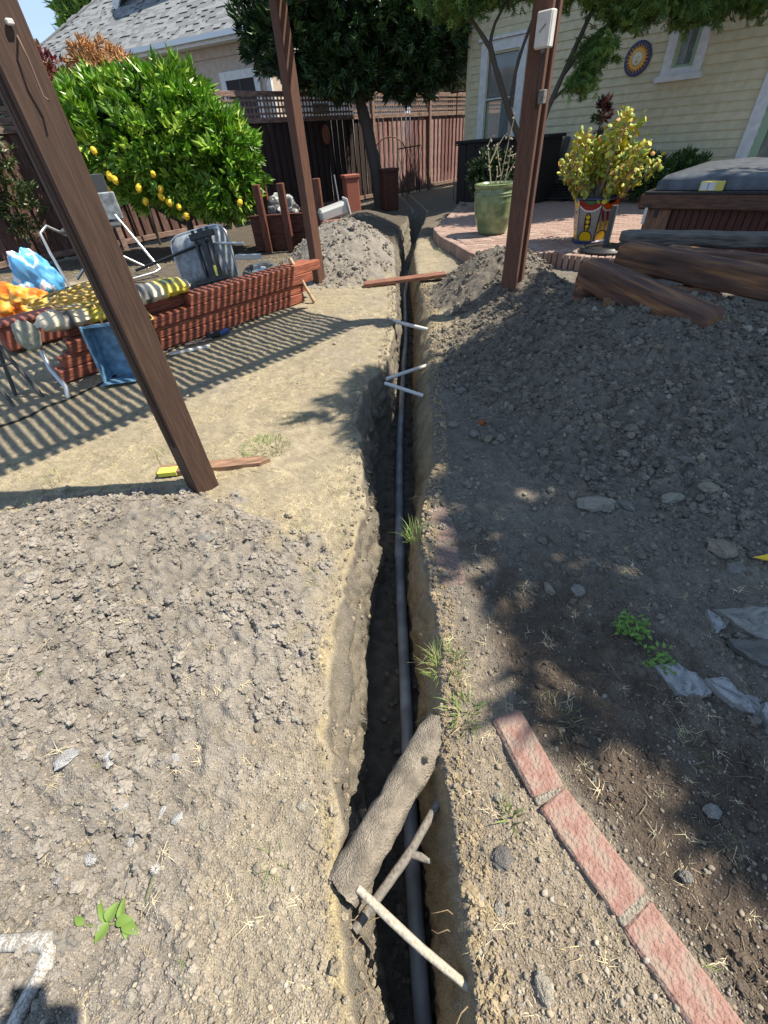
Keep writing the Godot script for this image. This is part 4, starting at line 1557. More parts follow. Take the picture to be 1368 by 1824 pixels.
	for k in 3:
		part(w, "curtain", bx3(Vector3(-1.46 + k * 0.07, 1.3, -0.3 - 0.01 * (k % 2)), Vector3(0.066, 0.8, 0.03)), M.blind)
	# small high window
	w = part(t, "window", frame_shape(1.62, 2.2, 1.70, 2.9, 0.13, 0.05), M.white_paint, Transform3D(Basis.IDENTITY, Vector3(0, 0, 0.022)))
	part(w, "sill", bx3(Vector3(1.91, 1.71, 0.035), Vector3(0.68, 0.075, 0.11)), M.white_paint)
	part(w, "sash", frame_shape(1.752, 2.07, 1.80, 2.76, 0.06, 0.03), M.green_paint, Transform3D(Basis.IDENTITY, Vector3(0, 0, -0.03)))
	part(w, "pane", bx3(Vector3(1.91, 2.27, -0.035), Vector3(0.22, 0.88, 0.004)), M.glass_dark)
	part(w, "blind", bx3(Vector3(1.845, 2.27, -0.1), Vector3(0.11, 0.9, 0.02)), M.white_paint)
	# door with green frame at the house's near end
	w = part(t, "door", frame_shape(3.12, 4.36, 0.2, 2.75, 0.17, 0.05), M.white_paint, Transform3D(Basis.IDENTITY, Vector3(0, 0, 0.022)))
	part(w, "leaf", frame_shape(3.29, 4.2, 0.35, 2.59, 0.12, 0.04), M.green_paint, Transform3D(Basis.IDENTITY, Vector3(0, 0, -0.03)))
	part(w, "pane", bx3(Vector3(3.745, 1.5, -0.035), Vector3(0.7, 2.1, 0.004)), M.glass_dark)
	part(w, "handle", bx3(Vector3(3.35, 1.3, 0.02), Vector3(0.03, 0.12, 0.05)), M.bare_metal)
	# ceramic sun on the wall
	var sun := thing("sun_plaque", "round ceramic sun face plaque on the yellow wall", "plaque", house_t() * Transform3D(Basis(Vector3.RIGHT, PI / 2), Vector3(1.2, 2.0, 0.03)))
	mb = MB.new()
	mb.lathe([Vector2(0, -0.012), Vector2(0.205, -0.012), Vector2(0.21, 0.0), Vector2(0.2, 0.012), Vector2(0, 0.014)], 36)
	part(sun, "disc", mb, M.cobalt)
	for k in 22:
		mb = MB.new()
		var a := TAU * k / 22
		var b := TAU * (k + 0.5) / 22
		var d := TAU * (k - 0.5) / 22
		var tip := Vector3(cos(a) * 0.185, 0.019, sin(a) * 0.185)
		var l := Vector3(cos(d) * 0.11, 0.023, sin(d) * 0.11)
		var r := Vector3(cos(b) * 0.11, 0.023, sin(b) * 0.11)
		var c := Vector3(cos(a) * 0.145, 0.028, sin(a) * 0.145)
		mb.out_tri(tip, l, c, Vector3.ZERO)
		mb.out_tri(tip, c, r, Vector3.ZERO)
		mb.out_tri(l, c, r, Vector3.ZERO)
		for z in [l.lerp(tip, 0.45) + (l - c) * 0.35, r.lerp(tip, 0.45) + (r - c) * 0.35]:
			mb.out_tri(c, z, tip, Vector3(0, -0.1, 0))
		part(sun, "ray", mb, M.sun_yellow)
	mb = MB.new()
	mb.lathe([Vector2(0.125, 0.014), Vector2(0.12, 0.026), Vector2(0.088, 0.03)], 30)
	part(sun, "ring", mb, M.sun_yellow)
	mb = MB.new()
	mb.lathe([Vector2(0.09, 0.02), Vector2(0.075, 0.036), Vector2(0.03, 0.046), Vector2(0, 0.048)], 26)
	part(sun, "face", mb, M.sun_cream)
	for q in [[-0.028, -0.02, 0.02, 0.006], [0.028, -0.02, 0.02, 0.006], [0.0, 0.04, 0.03, 0.008]]:
		mb = MB.new()
		mb.box(Transform3D(Basis.IDENTITY, Vector3(q[0], 0.045, q[1])), Vector3(q[2], 0.006, q[3]), 0.002)
		part(sun, "eye" if q[1] < 0 else "mouth", mb, M.cobalt if q[1] < 0 else M.face_clay)
	mb = MB.new()
	mb.box(Transform3D(Basis(Vector3.RIGHT, 0.1), Vector3(0, 0.05, 0.005)), Vector3(0.01, 0.012, 0.04), 0.004)
	part(sun, "nose", mb, M.sun_cream)


func bx3(at: Vector3, size: Vector3, bev := 0.004) -> MB:
	var mb := MB.new()
	mb.box(Transform3D(Basis.IDENTITY, at), size, bev)
	return mb


func frame_shape(x0: float, x1: float, y0: float, y1: float, w: float, d: float) -> MB:
	var mb := MB.new()
	mb.box(Transform3D(Basis.IDENTITY, Vector3(x0 + w * 0.5, (y0 + y1) * 0.5, 0)), Vector3(w, y1 - y0, d), 0.004)
	mb.box(Transform3D(Basis.IDENTITY, Vector3(x1 - w * 0.5, (y0 + y1) * 0.5, 0)), Vector3(w, y1 - y0, d), 0.004)
	mb.box(Transform3D(Basis.IDENTITY, Vector3((x0 + x1) * 0.5, y1 - w * 0.5, 0)), Vector3(x1 - x0 - 2 * w - 0.002, w, d - 0.006), 0.004)
	mb.box(Transform3D(Basis.IDENTITY, Vector3((x0 + x1) * 0.5, y0 + w * 0.5, 0)), Vector3(x1 - x0 - 2 * w - 0.002, w, d - 0.006), 0.004)
	return mb


# ---------- houses beyond the fence ----------
func build_neighbours() -> void:
	var d1 := Vector3(-0.9, 0, -0.4359)
	var n1 := Vector3(-0.4359, 0, 0.9)
	# local x runs from the corner away to the west, z faces us
	var t := thing("shingled_house", "cream house with grey shingle roof beyond the fence", "house", Transform3D(Basis(-d1, UP, n1), Vector3(-2.08, 0, -16.0)))
	part(t, "wall", bx3(Vector3(-4.4, 1.7, -3.0), Vector3(8.8, 3.4, 6.0), 0.01), M.neighbour_wall)
	part(t, "corner_board", bx3(Vector3(0.03, 1.7, 0.02), Vector3(0.14, 3.4, 0.1)), M.white_paint)
	part(t, "fascia", bx3(Vector3(-4.5, 3.46, 0.42), Vector3(9.9, 0.16, 0.04)), M.white_paint)
	part(t, "gutter", bx3(Vector3(-4.5, 3.5, 0.485), Vector3(9.9, 0.1, 0.09)), M.galvanised)
	part(t, "soffit", bx3(Vector3(-4.5, 3.4, 0.2), Vector3(9.8, 0.03, 0.44)), M.white_paint)
	part(t, "frieze_board", bx3(Vector3(-4.4, 3.28, 0.02), Vector3(8.8, 0.2, 0.05)), M.neighbour_wall)
	var w := part(t, "window", frame_shape(-1.53, -0.26, 1.3, 2.9, 0.17, 0.06), M.white_paint, Transform3D(Basis.IDENTITY, Vector3(0, 0, 0.03)))
	part(w, "pane", bx3(Vector3(-0.895, 2.1, 0.01), Vector3(0.94, 1.28, 0.01)), M.dark_room)
	part(w, "muntin", bx3(Vector3(-0.895, 2.1, 0.02), Vector3(0.04, 1.26, 0.02)), M.blind)
	# hipped roof with courses of shingles
	var pitch := deg_to_rad(30.0)
	var up := Vector3(0, sin(pitch), -cos(pitch))
	var nn := Vector3(0, cos(pitch), sin(pitch))
	var e := Vector3(0, 3.54, 0.5)
	var rf := MB.new()
	rf.quad(e + Vector3(0.45, 0, 0), e + Vector3(0.45, 0, 0) + up * 5.5, e + Vector3(-6.2, 0, 0) + up * 5.5, e + Vector3(-9.4, 0, 0))
	rf.quad(e + Vector3(-9.4, 0, 0), e + Vector3(-6.2, 0, 0) + up * 5.5, Vector3(-6.2, 3.54, -9.5), Vector3(-9.4, 3.54, -9.5))
	var roof := part(t, "roof", rf, M.shingle_b)
	for set in 2:
		var sh := MB.new()
		var r := 0
		while r < 34:
			var x := 0.45 - rng.randf() * 0.1
			var hip := -9.4 + 3.2 * (r * 0.14) / 5.5
			while x > hip:
				var wd := rng.randf_range(0.14, 0.3)
				if (rng.randf() < 0.52) == (set == 0):
					var c := e + Vector3(x - wd * 0.5, 0, 0) + up * (r * 0.14 + 0.08) + nn * rng.randf_range(0.008, 0.016)
					sh.box(Transform3D(Basis(Vector3.RIGHT, nn, Vector3.RIGHT.cross(nn)), c), Vector3(wd - 0.008, 0.014, 0.165), 0.002)
				x -= wd
			r += 1
		part(roof, "shingles", sh, M.shingle_a if set else M.shingle_b).set_meta("kind", "stuff")
	var hp := MB.new()
	hp.bar(e + Vector3(-9.4, 0.02, 0), e + Vector3(-6.2, 0.02, 0) + up * 5.5, 0.2, 0.04)
	part(roof, "hip_cap", hp, M.shingle_a)
	# gabled dormer breaking the roof
	var dm := part(t, "dormer", bx3(Vector3(-4.3, 5.15, -2.6), Vector3(2.6, 1.5, 1.4)), M.neighbour_wall)
	for q in [-1, 1]:
		var fb := MB.new()
		fb.bar(Vector3(-4.3 + q * 1.75, 4.75, -1.55), Vector3(-4.3, 6.4, -1.55), 0.06, 0.22)
		part(dm, "barge_board", fb, M.white_paint)
		fb = MB.new()
		fb.bar(Vector3(-4.3 + q * 1.7, 4.85, -2.6), Vector3(-4.3, 6.45, -2.6), 2.1, 0.06)
		part(dm, "dormer_roof", fb, M.shingle_b)
	# white side wing of the same house, lit, seen beside the slender post
	t = thing("white_outbuilding", "white sunlit outbuilding glimpsed over the lattice", "shed", Transform3D(Basis(V, UP, U), Vector3(0.2, 0, -18.6)))
	part(t, "wall", bx3(Vector3(0, 1.3, -1.0), Vector3(5.0, 2.6, 2.0)), M.white_paint)
	part(t, "roof", bx3(Vector3(0, 2.68, -0.9), Vector3(5.4, 0.12, 2.5)), M.shingle_a)
	part(t, "window", bx3(Vector3(-1.5, 1.75, 0.01), Vector3(0.6, 0.9, 0.04)), M.blind)
	t = thing("grey_house", "grey roofed house far beyond the fence corner", "house", Transform3D(Basis(U, UP, V * -1.0), Vector3(7.5, 0, -27.0)))
	part(t, "wall", bx3(Vector3(-2, 1.6, -2.0), Vector3(8.0, 3.2, 4.0)), M.neighbour_wall)
	var gr := MB.new()
	gr.quad(Vector3(-6.4, 3.1, 0.5), Vector3(2.4, 3.1, 0.5), Vector3(2.4, 5.0, -2.5), Vector3(-6.4, 5.0, -2.5))
	gr.quad(Vector3(-6.4, 5.0, -2.5), Vector3(2.4, 5.0, -2.5), Vector3(2.4, 3.1, -5.0), Vector3(-6.4, 3.1, -5.0))
	var g := part(t, "roof", gr, M.shingle_a)
	part(g, "chimney", bx3(Vector3(-3.0, 4.5, -1.5), Vector3(0.5, 1.4, 0.5)), M.shingle_b)


# ---------- brick patio ----------
const PATIO_Y := 0.12


func build_patio() -> void:
	# outline in house axes: along the wall (s) and out from it (d)
	var hs := house_t()
	var t := part(self, "patio", patio_bed(hs), M.mortar)
	t.set_meta("kind", "structure")
	var shapes := []
	var bm := MB.new()
	bm.box(Transform3D.IDENTITY, Vector3(0.198, 0.05, 0.094), 0.006)
	var mesh := bm.done()
	var ms := [M.paver_a, M.paver_b, M.paver_c]
	var cand := []
	var d := 0.12
	var row := 0
	while d < 5.6:
		var s := -3.2 + (0.1 if row % 2 else 0.0)
		while s < 7.0:
			if patio_in(s, d):
				var p := hs * Vector3(s, PATIO_Y, d)
				cand.append([p.length() + (20.0 if p.x > 4.4 else 0.0), p, s, d])
			s += 0.206
		d += 0.102
		row += 1
	cand.sort_custom(func(a, b): return a[0] < b[0])
	var rest := MB.new()
	for i in cand.size():
		var at := Transform3D(hs.basis * Basis(UP, rng.randf_range(-0.02, 0.02)), cand[i][1] + Vector3(0, rng.randf_range(-0.003, 0.003), 0))
		if i < 300:
			part(t, "paver", mesh, ms[rng.randi() % 3], at)
		else:
			rest.box(at, Vector3(0.198, 0.05, 0.094), 0.006)
	part(t, "far_pavers", rest, M.paver_a).set_meta("kind", "stuff")
	# rounded front edge of upright bricks
	var em := MB.new()
	em.box(Transform3D.IDENTITY, Vector3(0.06, 0.2, 0.1), 0.006)
	var edge := em.done()
	var e := patio_edge()
	for i in e.size() - 1:
		var a: Vector3 = hs * Vector3(e[i].x, 0, e[i].y)
		var b: Vector3 = hs * Vector3(e[i + 1].x, 0, e[i + 1].y)
		var n := int((b - a).length() / 0.066)
		for k in n:
			var p := a.lerp(b, (k + 0.5) / n)
			var x := (b - a).normalized()
			part(t, "edge_brick", edge, ms[rng.randi() % 3], Transform3D(Basis(x, UP, x.cross(UP)), Vector3(p.x, 0.048 + rng.randf_range(-0.004, 0.004), p.z)))


func patio_edge() -> Array:
	# in house axes; worked out from the scalloped front seen beside the trench
	return [Vector2(-1.9, 0.3), Vector2(-1.13, 1.66), Vector2(-0.44, 2.99), Vector2(0.06, 4.06), Vector2(0.59, 4.6), Vector2(0.99, 4.89), Vector2(1.55, 5.33), Vector2(1.85, 5.54), Vector2(2.1, 5.3), Vector2(2.4, 5.0), Vector2(2.85, 5.06), Vector2(3.2, 5.0), Vector2(7.2, 5.0)]


func patio_in(s: float, d: float) -> bool:
	var e := patio_edge()
	for i in e.size() - 1:
		if s >= e[i].x and s <= e[i + 1].x:
			return d < lerpf(e[i].y, e[i + 1].y, (s - e[i].x) / (e[i + 1].x - e[i].x)) - 0.07
	return false


func patio_bed(hs: Transform3D) -> MB:
	var mb := MB.new()
	var e := patio_edge()
	for i in e.size() - 1:
		var a := hs * Vector3(e[i].x, PATIO_Y + 0.015, e[i].y - 0.04)
		var b := hs * Vector3(e[i + 1].x, PATIO_Y + 0.015, e[i + 1].y - 0.04)
		var c := hs * Vector3(e[i + 1].x, PATIO_Y + 0.015, 0.0)
		var d := hs * Vector3(e[i].x, PATIO_Y + 0.015, 0.0)
		var mid := (a + c) * 0.5 - Vector3(0, 1, 0)
		mb.out_quad(a, b, c, d, mid)
		mb.out_quad(a, b, b - Vector3(0, 0.25, 0), a - Vector3(0, 0.25, 0), (c + d) * 0.5)
	return mb


# ---------- hot tub ----------
func build_tub_corner() -> void:
	var at := Transform3D(Basis(U, UP, V * -1.0), Vector3(3.09, PATIO_Y + 0.025, -5.33))
	var t := thing("hot_tub", "wood skirted hot tub with a grey vinyl cover", "hot tub", at)
	var ln := 2.05
	var h := 0.50
	part(t, "corner_post", bx3(Vector3(0.12, h * 0.5, 0.0), Vector3(0.24, h, 0.05), 0.012), M.tub_wood)
	part(t, "corner_post", bx3(Vector3(ln - 0.12, h * 0.5, 0.0), Vector3(0.24, h, 0.05), 0.012), M.tub_wood)
	var x := 0.275
	while x < ln - 0.26:
		part(t, "skirt_slat", bx3(Vector3(x, h * 0.5, -0.035), Vector3(0.062, h, 0.03), 0.006), M.tub_panel)
		x += 0.065
	part(t, "core", bx3(Vector3(ln * 0.5, h * 0.5, -1.0), Vector3(ln - 0.03, h - 0.01, 1.88), 0.02), M.tub_panel)
	part(t, "rim", bx3(Vector3(ln * 0.5, h - 0.05, 0.045), Vector3(ln + 0.16, 0.13, 0.07), 0.02), M.tub_rim)
	part(t, "rim", bx3(Vector3(-0.03, h - 0.05, -0.98), Vector3(0.07, 0.13, 1.96), 0.02), M.tub_rim)
	part(t, "rim_top", bx3(Vector3(ln * 0.5, h + 0.025, -0.95), Vector3(ln + 0.1, 0.02, 2.05), 0.008), M.black_plastic)
	var lid := MB.new()
	# cover: two sloping halves with bevelled edge
	for q in [[0.03, ln * 0.5 - 0.005], [ln * 0.5 + 0.005, ln - 0.03]]:
		var a: float = q[0]
		var b: float = q[1]
		var y0 := h + 0.04
		var y1 := h + 0.15
		var g := []
		for k in [[0.0, 0.0], [0.0, 0.75], [0.05, 1.0], [0.5, 1.25], [0.95, 1.0], [1.0, 0.75], [1.0, 0.0]]:
			var row := []
			for m in [[0.0, 0.0], [0.0, 0.7], [0.04, 1.0], [0.5, 1.05], [0.96, 1.0], [1.0, 0.7], [1.0, 0.0]]:
				var rise: float = lerpf(y0, y1, minf(k[1], m[1])) + 0.03 * (minf(k[1], 1.0) * m[0] * (1.0 - m[0]) * 4.0)
				row.append(Vector3(lerpf(a, b, m[0]), rise, lerpf(-1.9, 0.0, k[0])))
			g.append(row)
		lid.grid(g)
	var lm: StandardMaterial3D = M.grey_vinyl
	lm.cull_mode = BaseMaterial3D.CULL_DISABLED
	part(t, "cover", lid, lm)
	part(t, "handle", bx3(Vector3(0.11, 0.36, 0.032), Vector3(0.035, 0.09, 0.02), 0.008), M.black_plastic)
	part(t, "strap", bx3(Vector3(0.02, 0.34, 0.1), Vector3(0.03, 0.16, 0.006), 0.002), M.white_plastic)
	part(t, "buckle", bx3(Vector3(0.02, 0.42, 0.104), Vector3(0.05, 0.03, 0.012), 0.003), M.black_plastic)
	var s := 0.62
	while s < ln:
		part(t, "vent", bx3(Vector3(s, h + 0.037, 0.072), Vector3(0.03, 0.004, 0.012), 0.001), M.grey_vinyl)
		s += 0.065
	# carton on the cover's edge
	var c := thing("carton", "small yellow and white carton on the hot tub rim", "carton", at * Transform3D(Basis(UP, 0.1), Vector3(0.53, h + 0.075, 0.02)))
	part(c, "box", bx3(Vector3.ZERO, Vector3(0.20, 0.075, 0.08), 0.004), mat("carton_yellow", lin(0.62, 0.55, 0.12), 0.6))
	part(c, "label", bx3(Vector3(-0.03, 0, 0.041), Vector3(0.12, 0.06, 0.002), 0.0005), M.white_paint)
	part(c, "label_line", bx3(Vector3(-0.03, 0.0, 0.0425), Vector3(0.006, 0.06, 0.001), 0.0003), M.foundation)
	# umbrella foot
	var u := thing("umbrella_stand", "black round umbrella stand with a short pole on the patio", "stand", Transform3D(Basis.IDENTITY, Vector3(2.78, PATIO_Y + 0.03, -5.42)))
	var mb := MB.new()
	mb.lathe([Vector2(0.27, 0.0), Vector2(0.275, 0.02), Vector2(0.25, 0.035), Vector2(0.22, 0.03), Vector2(0.2, 0.045), Vector2(0.06, 0.055), Vector2(0.0, 0.055)], 32)
	part(u, "foot", mb, M.black_plastic)
	mb = MB.new()
	mb.tube([Vector3(0, 0.04, 0), Vector3(0.0, 0.42, 0)], [0.032, 0.03], 14)
	part(u, "pole", mb, M.rubber)


# ---------- old beams on the spoil ----------
func beam(a: Vector3, b: Vector3, w: float, h: float, m: Material, label: String, sd: int, end: Material = null) -> void:
	var x := (b - a).normalized()
	var y := (UP - x * UP.dot(x)).normalized()
	var t := thing("old_beam", label, "beam", Transform3D(Basis(x, y, x.cross(y)), (a + b) * 0.5), "old beams on the spoil heap")
	var ln := (b - a).length()
	var f := noise(sd, 4.0, 3)
	var g := []
	var n := 26
	for i in n + 1:
		var fx := float(i) / n
		var row := []
		for k in 33:
			var an := TAU * k / 32.0
			var sq := pow(pow(absf(cos(an)), 14.0) + pow(absf(sin(an)), 14.0), -1.0 / 14.0)
			var nn := 1.0 + 0.13 * f.get_noise_3d(fx * ln, cos(an) * 0.4, sin(an) * 0.4)
			var e := 1.0 - 0.25 * maxf(0.0, (absf(fx - 0.5) - 0.46) / 0.04)
			row.append(Vector3((fx - 0.5) * ln, sin(an) * sq * h * 0.5 * nn * e, cos(an) * sq * w * 0.5 * nn * e))
		g.append(row)
	var mb := MB.new()
	mb.grid(g)
	part(t, "timber", mb, m)
	for e in [0, n]:
		mb = MB.new()
		for k in 32:
			mb.out_tri(Vector3(g[e][0].x + (0.012 if e else -0.012), 0, 0), g[e][k], g[e][k + 1], Vector3.ZERO)
		part(t, "end_grain", mb, end if end else m)


func build_beams() -> void:
	beam(Vector3(1.52, 0.50, -3.15), Vector3(1.92, 0.345, -2.33), 0.19, 0.16, M.old_beam, "splintered old beam with a pale broken end, lying uppermost towards the trench", 11, M.old_beam_raw)
	beam(Vector3(1.84, 0.54, -3.36), Vector3(2.72, 0.41, -2.45), 0.17, 0.16, M.old_beam, "brown old beam lying just behind the splintered one", 12, M.old_beam_raw)
	beam(Vector3(2.06, 0.56, -3.80), Vector3(3.6, 0.50, -3.25), 0.22, 0.08, M.old_beam_grey, "grey topped old plank lying nearest the hot tub", 13)
	beam(Vector3(1.46, 0.37, -3.12), Vector3(2.3, 0.32, -2.85), 0.15, 0.14, M.old_beam, "dark red old beam underneath the splintered one", 14, M.old_beam)
	beam(Vector3(2.2, 0.47, -3.45), Vector3(3.2, 0.42, -2.65), 0.17, 0.15, M.old_beam, "old beam farthest along the heap behind the brown one", 15, M.old_beam_raw)
	beam(Vector3(2.1, 0.40, -3.62), Vector3(3.2, 0.36, -3.1), 0.16, 0.14, M.old_beam, "dark old beam lying under the grey topped plank", 16, M.old_beam_raw)
	var mb := MB.new()
	mb.stone(Transform3D.IDENTITY, Vector3(0.14, 0.12, 0.1), 77, 0.4, 2)
	solo("wood_splinter", mb, M.old_beam_raw, "torn pale lump of wood under the splintered beam", "wood lump", "", Transform3D(Basis.IDENTITY, Vector3(1.60, 0.345, -2.83)))


# ---------- pots and their plants ----------
func build_pots() -> void:
	var t := thing("green_pot", "large glazed green flower pot on the patio edge", "pot", Transform3D(Basis.IDENTITY, Vector3(1.90, PATIO_Y + 0.025, -7.1)))
	var mb := MB.new()
	mb.lathe([Vector2(0.0, 0.0), Vector2(0.17, 0.0), Vector2(0.2, 0.03), Vector2(0.255, 0.2), Vector2(0.28, 0.38), Vector2(0.278, 0.44), Vector2(0.286, 0.45), Vector2(0.277, 0.465), Vector2(0.286, 0.48), Vector2(0.276, 0.495), Vector2(0.27, 0.53), Vector2(0.29, 0.55), Vector2(0.292, 0.575), Vector2(0.27, 0.58), Vector2(0.25, 0.56), Vector2(0.245, 0.5)], 36)
	part(t, "vessel", mb, M.green_glaze)
	mb = MB.new()
	mb.lathe([Vector2(0.25, 0.53), Vector2(0.15, 0.545), Vector2(0, 0.55)], 20)
	part(t, "potting_soil", mb, M.soil_dark)
	var d := thing("withered_plant", "withered leggy plant in the green pot", "plant", Transform3D(Basis.IDENTITY, Vector3(1.90, PATIO_Y + 0.57, -7.1)))
	var stems := [[Vector3(-0.08, 0, 0.05), Vector3(-0.12, 0.2, 0.05), Vector3(-0.16, 0.42, 0.02), Vector3(-0.12, 0.5, 0)], [Vector3(-0.12, 0.25, 0.05), Vector3(-0.02, 0.42, 0), Vector3(0.06, 0.52, 0)], [Vector3(0.05, 0, 0), Vector3(0.08, 0.25, 0), Vector3(0.12, 0.5, 0), Vector3(0.16, 0.7, 0)], [Vector3(0.06, 0.1, 0), Vector3(-0.01, 0.3, 0.02), Vector3(-0.04, 0.42, 0)], [Vector3(0.1, 0, 0.02), Vector3(0.14, 0.2, 0), Vector3(0.15, 0.38, 0)], [Vector3(0.12, 0.05, 0), Vector3(0.2, 0.2, 0), Vector3(0.27, 0.3, 0)], [Vector3(0.12, 0.3, 0), Vector3(0.2, 0.31, 0), Vector3(0.28, 0.34, 0)], [Vector3(0.0, 0, -0.05), Vector3(0.02, 0.12, -0.06), Vector3(0.01, 0.2, -0.06)]]
	for s in stems:
		mb = MB.new()
		var r := []
		for k in s.size():
			r.append(0.008 - 0.0015 * k)
		mb.tube(s, r, 6)
		for k in range(1, s.size()):
			for j in 3:
				var p: Vector3 = s[k] + Vector3(rng.randf_range(-0.03, 0.03), rng.randf_range(-0.04, 0.02), rng.randf_range(-0.03, 0.03))
				mb.stone(Transform3D(Basis.IDENTITY, p), Vector3.ONE * rng.randf_range(0.014, 0.028), 30 + j, 0.3, 0)
		part(d, "stem", mb, mat("dry_stem", lin(0.42, 0.36, 0.24), 0.8))
	var gt := MB.new()
	for i in 260:
		var a := rng.randf() * TAU
		var r := sqrt(rng.randf()) * 0.24
		gt.blade(Vector3(cos(a) * r, -0.02, sin(a) * r), Vector3(rng.randf_range(-0.6, 0.6), 1, rng.randf_range(-0.6, 0.6)).normalized(), rng.randf_range(0.03, 0.09), 0.008, 0.4)
	var gm := mat("pot_weed", lin(0.28, 0.30, 0.10), 0.7)
	gm.cull_mode = BaseMaterial3D.CULL_DISABLED
	part(d, "weeds", gt, gm).set_meta("kind", "stuff")
	# painted six-sided pot
	var base := Vector3(2.83, PATIO_Y + 0.025, -5.98)
	t = thing("painted_pot", "six sided flower pot painted with bright patterns", "pot", Transform3D(Basis(UP, 0.35), base))
	var img := pot_paint()
	var pm := StandardMaterial3D.new()
	pm.albedo_texture = ImageTexture.create_from_image(img)
	pm.roughness = 0.3
	mb = MB.new()
	var prof := [Vector2(0.185, 0.03), Vector2(0.225, 0.2), Vector2(0.25, 0.38), Vector2(0.27, 0.44)]
	for k in prof.size() - 1:
		for s in 6:
			var a0 := TAU * s / 6.0
			var a1 := TAU * (s + 1) / 6.0
			var q := []
			for z in [[k, a0, s], [k + 1, a0, s], [k + 1, a1, s + 1], [k, a1, s + 1]]:
				q.append([Vector3(prof[z[0]].x * cos(z[1]), prof[z[0]].y, prof[z[0]].x * sin(z[1])), Vector2(z[2] / 6.0, 1.0 - (prof[z[0]].y - 0.03) / 0.41)])
			var nm: Vector3 = (q[2][0] - q[0][0]).cross(q[1][0] - q[0][0]).normalized()
			if nm.dot(Vector3(q[0][0].x, 0, q[0][0].z)) < 0:
				nm = -nm
			for idx in [0, 2, 1, 0, 3, 2]:
				mb.put(q[idx][0], nm, q[idx][1])
	pm.cull_mode = BaseMaterial3D.CULL_DISABLED
	part(t, "vessel", mb, pm)
	mb = MB.new()
	mb.lathe([Vector2(0.0, 0.0), Vector2(0.2, 0.0), Vector2(0.205, 0.025), Vector2(0.185, 0.04), Vector2(0, 0.04)], 6)
	part(t, "foot", mb, M.cobalt)
	mb = MB.new()
	mb.lathe([Vector2(0.268, 0.435), Vector2(0.285, 0.45), Vector2(0.285, 0.465), Vector2(0.25, 0.468), Vector2(0.235, 0.43)], 6)
	part(t, "lip", mb, M.cobalt)
	mb = MB.new()
	mb.lathe([Vector2(0.25, 0.43), Vector2(0, 0.44)], 6)
	part(t, "potting_soil", mb, M.soil_dark)
	# jade plant
	var j := thing("jade_plant", "yellow green jade plant in the painted pot", "plant", Transform3D(Basis.IDENTITY, base + Vector3(0, 0.44, 0)))
	var where := []
	var cols := []
	var wood := MB.new()
	for i in 60:
		var a := rng.randf() * TAU
		var tilt := rng.randf_range(0.05, 1.3)
		var ln := rng.randf_range(0.4, 0.6)
		if tilt < 0.5 and cos(a) > -0.2:
			ln *= 1.3
		var dir := Vector3(cos(a) * sin(tilt), cos(tilt), sin(a) * sin(tilt))
		var p0 := Vector3(cos(a) * 0.06, 0, sin(a) * 0.06)
		var p1 := p0 + dir * ln * 0.5 + Vector3(0, -0.02, 0)
		var p2 := p0 + dir * ln + Vector3(0, 0.1 * tilt, 0)
		wood.tube([p0, p1, p2], [0.018, 0.012, 0.006], 6)
		for k in 48:
			var f := rng.randf_range(0.42, 1.05)
			var c := p0.lerp(p1, minf(1.0, f * 2.0)) if f < 0.5 else p1.lerp(p2, (f - 0.5) * 2.0)
			c += Vector3(rng.randf_range(-1, 1), rng.randf_range(-1, 1), rng.randf_range(-1, 1)) * 0.06
			where.append(Transform3D(Basis.from_euler(Vector3(rng.randf_range(-1.2, 1.2), rng.randf() * TAU, rng.randf_range(-1.2, 1.2))).scaled(Vector3.ONE * rng.randf_range(0.04, 0.066)), c))
			var q := rng.randf()
			var sh := rng.randf_range(0.8, 1.3)
			cols.append(Color(0.46 * sh, 0.40 * sh, 0.04) if q < 0.45 else (Color(0.25 * sh, 0.32 * sh, 0.055) if q < 0.9 else Color(0.55 * sh, 0.29 * sh, 0.07)))
	part(j, "branches", wood, mat("jade_bark", lin(0.3, 0.25, 0.2), 0.8))
	var lf := MB.new()
	var rim := []
	for k in 8:
		rim.append(Vector3(cos(TAU * k / 8) * 0.42, 0, sin(TAU * k / 8) * 0.5))
	for k in 8:
		lf.tri(Vector3(0, 0.1, 0), rim[(k + 1) % 8], rim[k])
		lf.tri(Vector3(0, -0.1, 0), rim[k], rim[(k + 1) % 8])
	copies(j, "leaves", lf.done(), M.jade_leaf, where, cols)


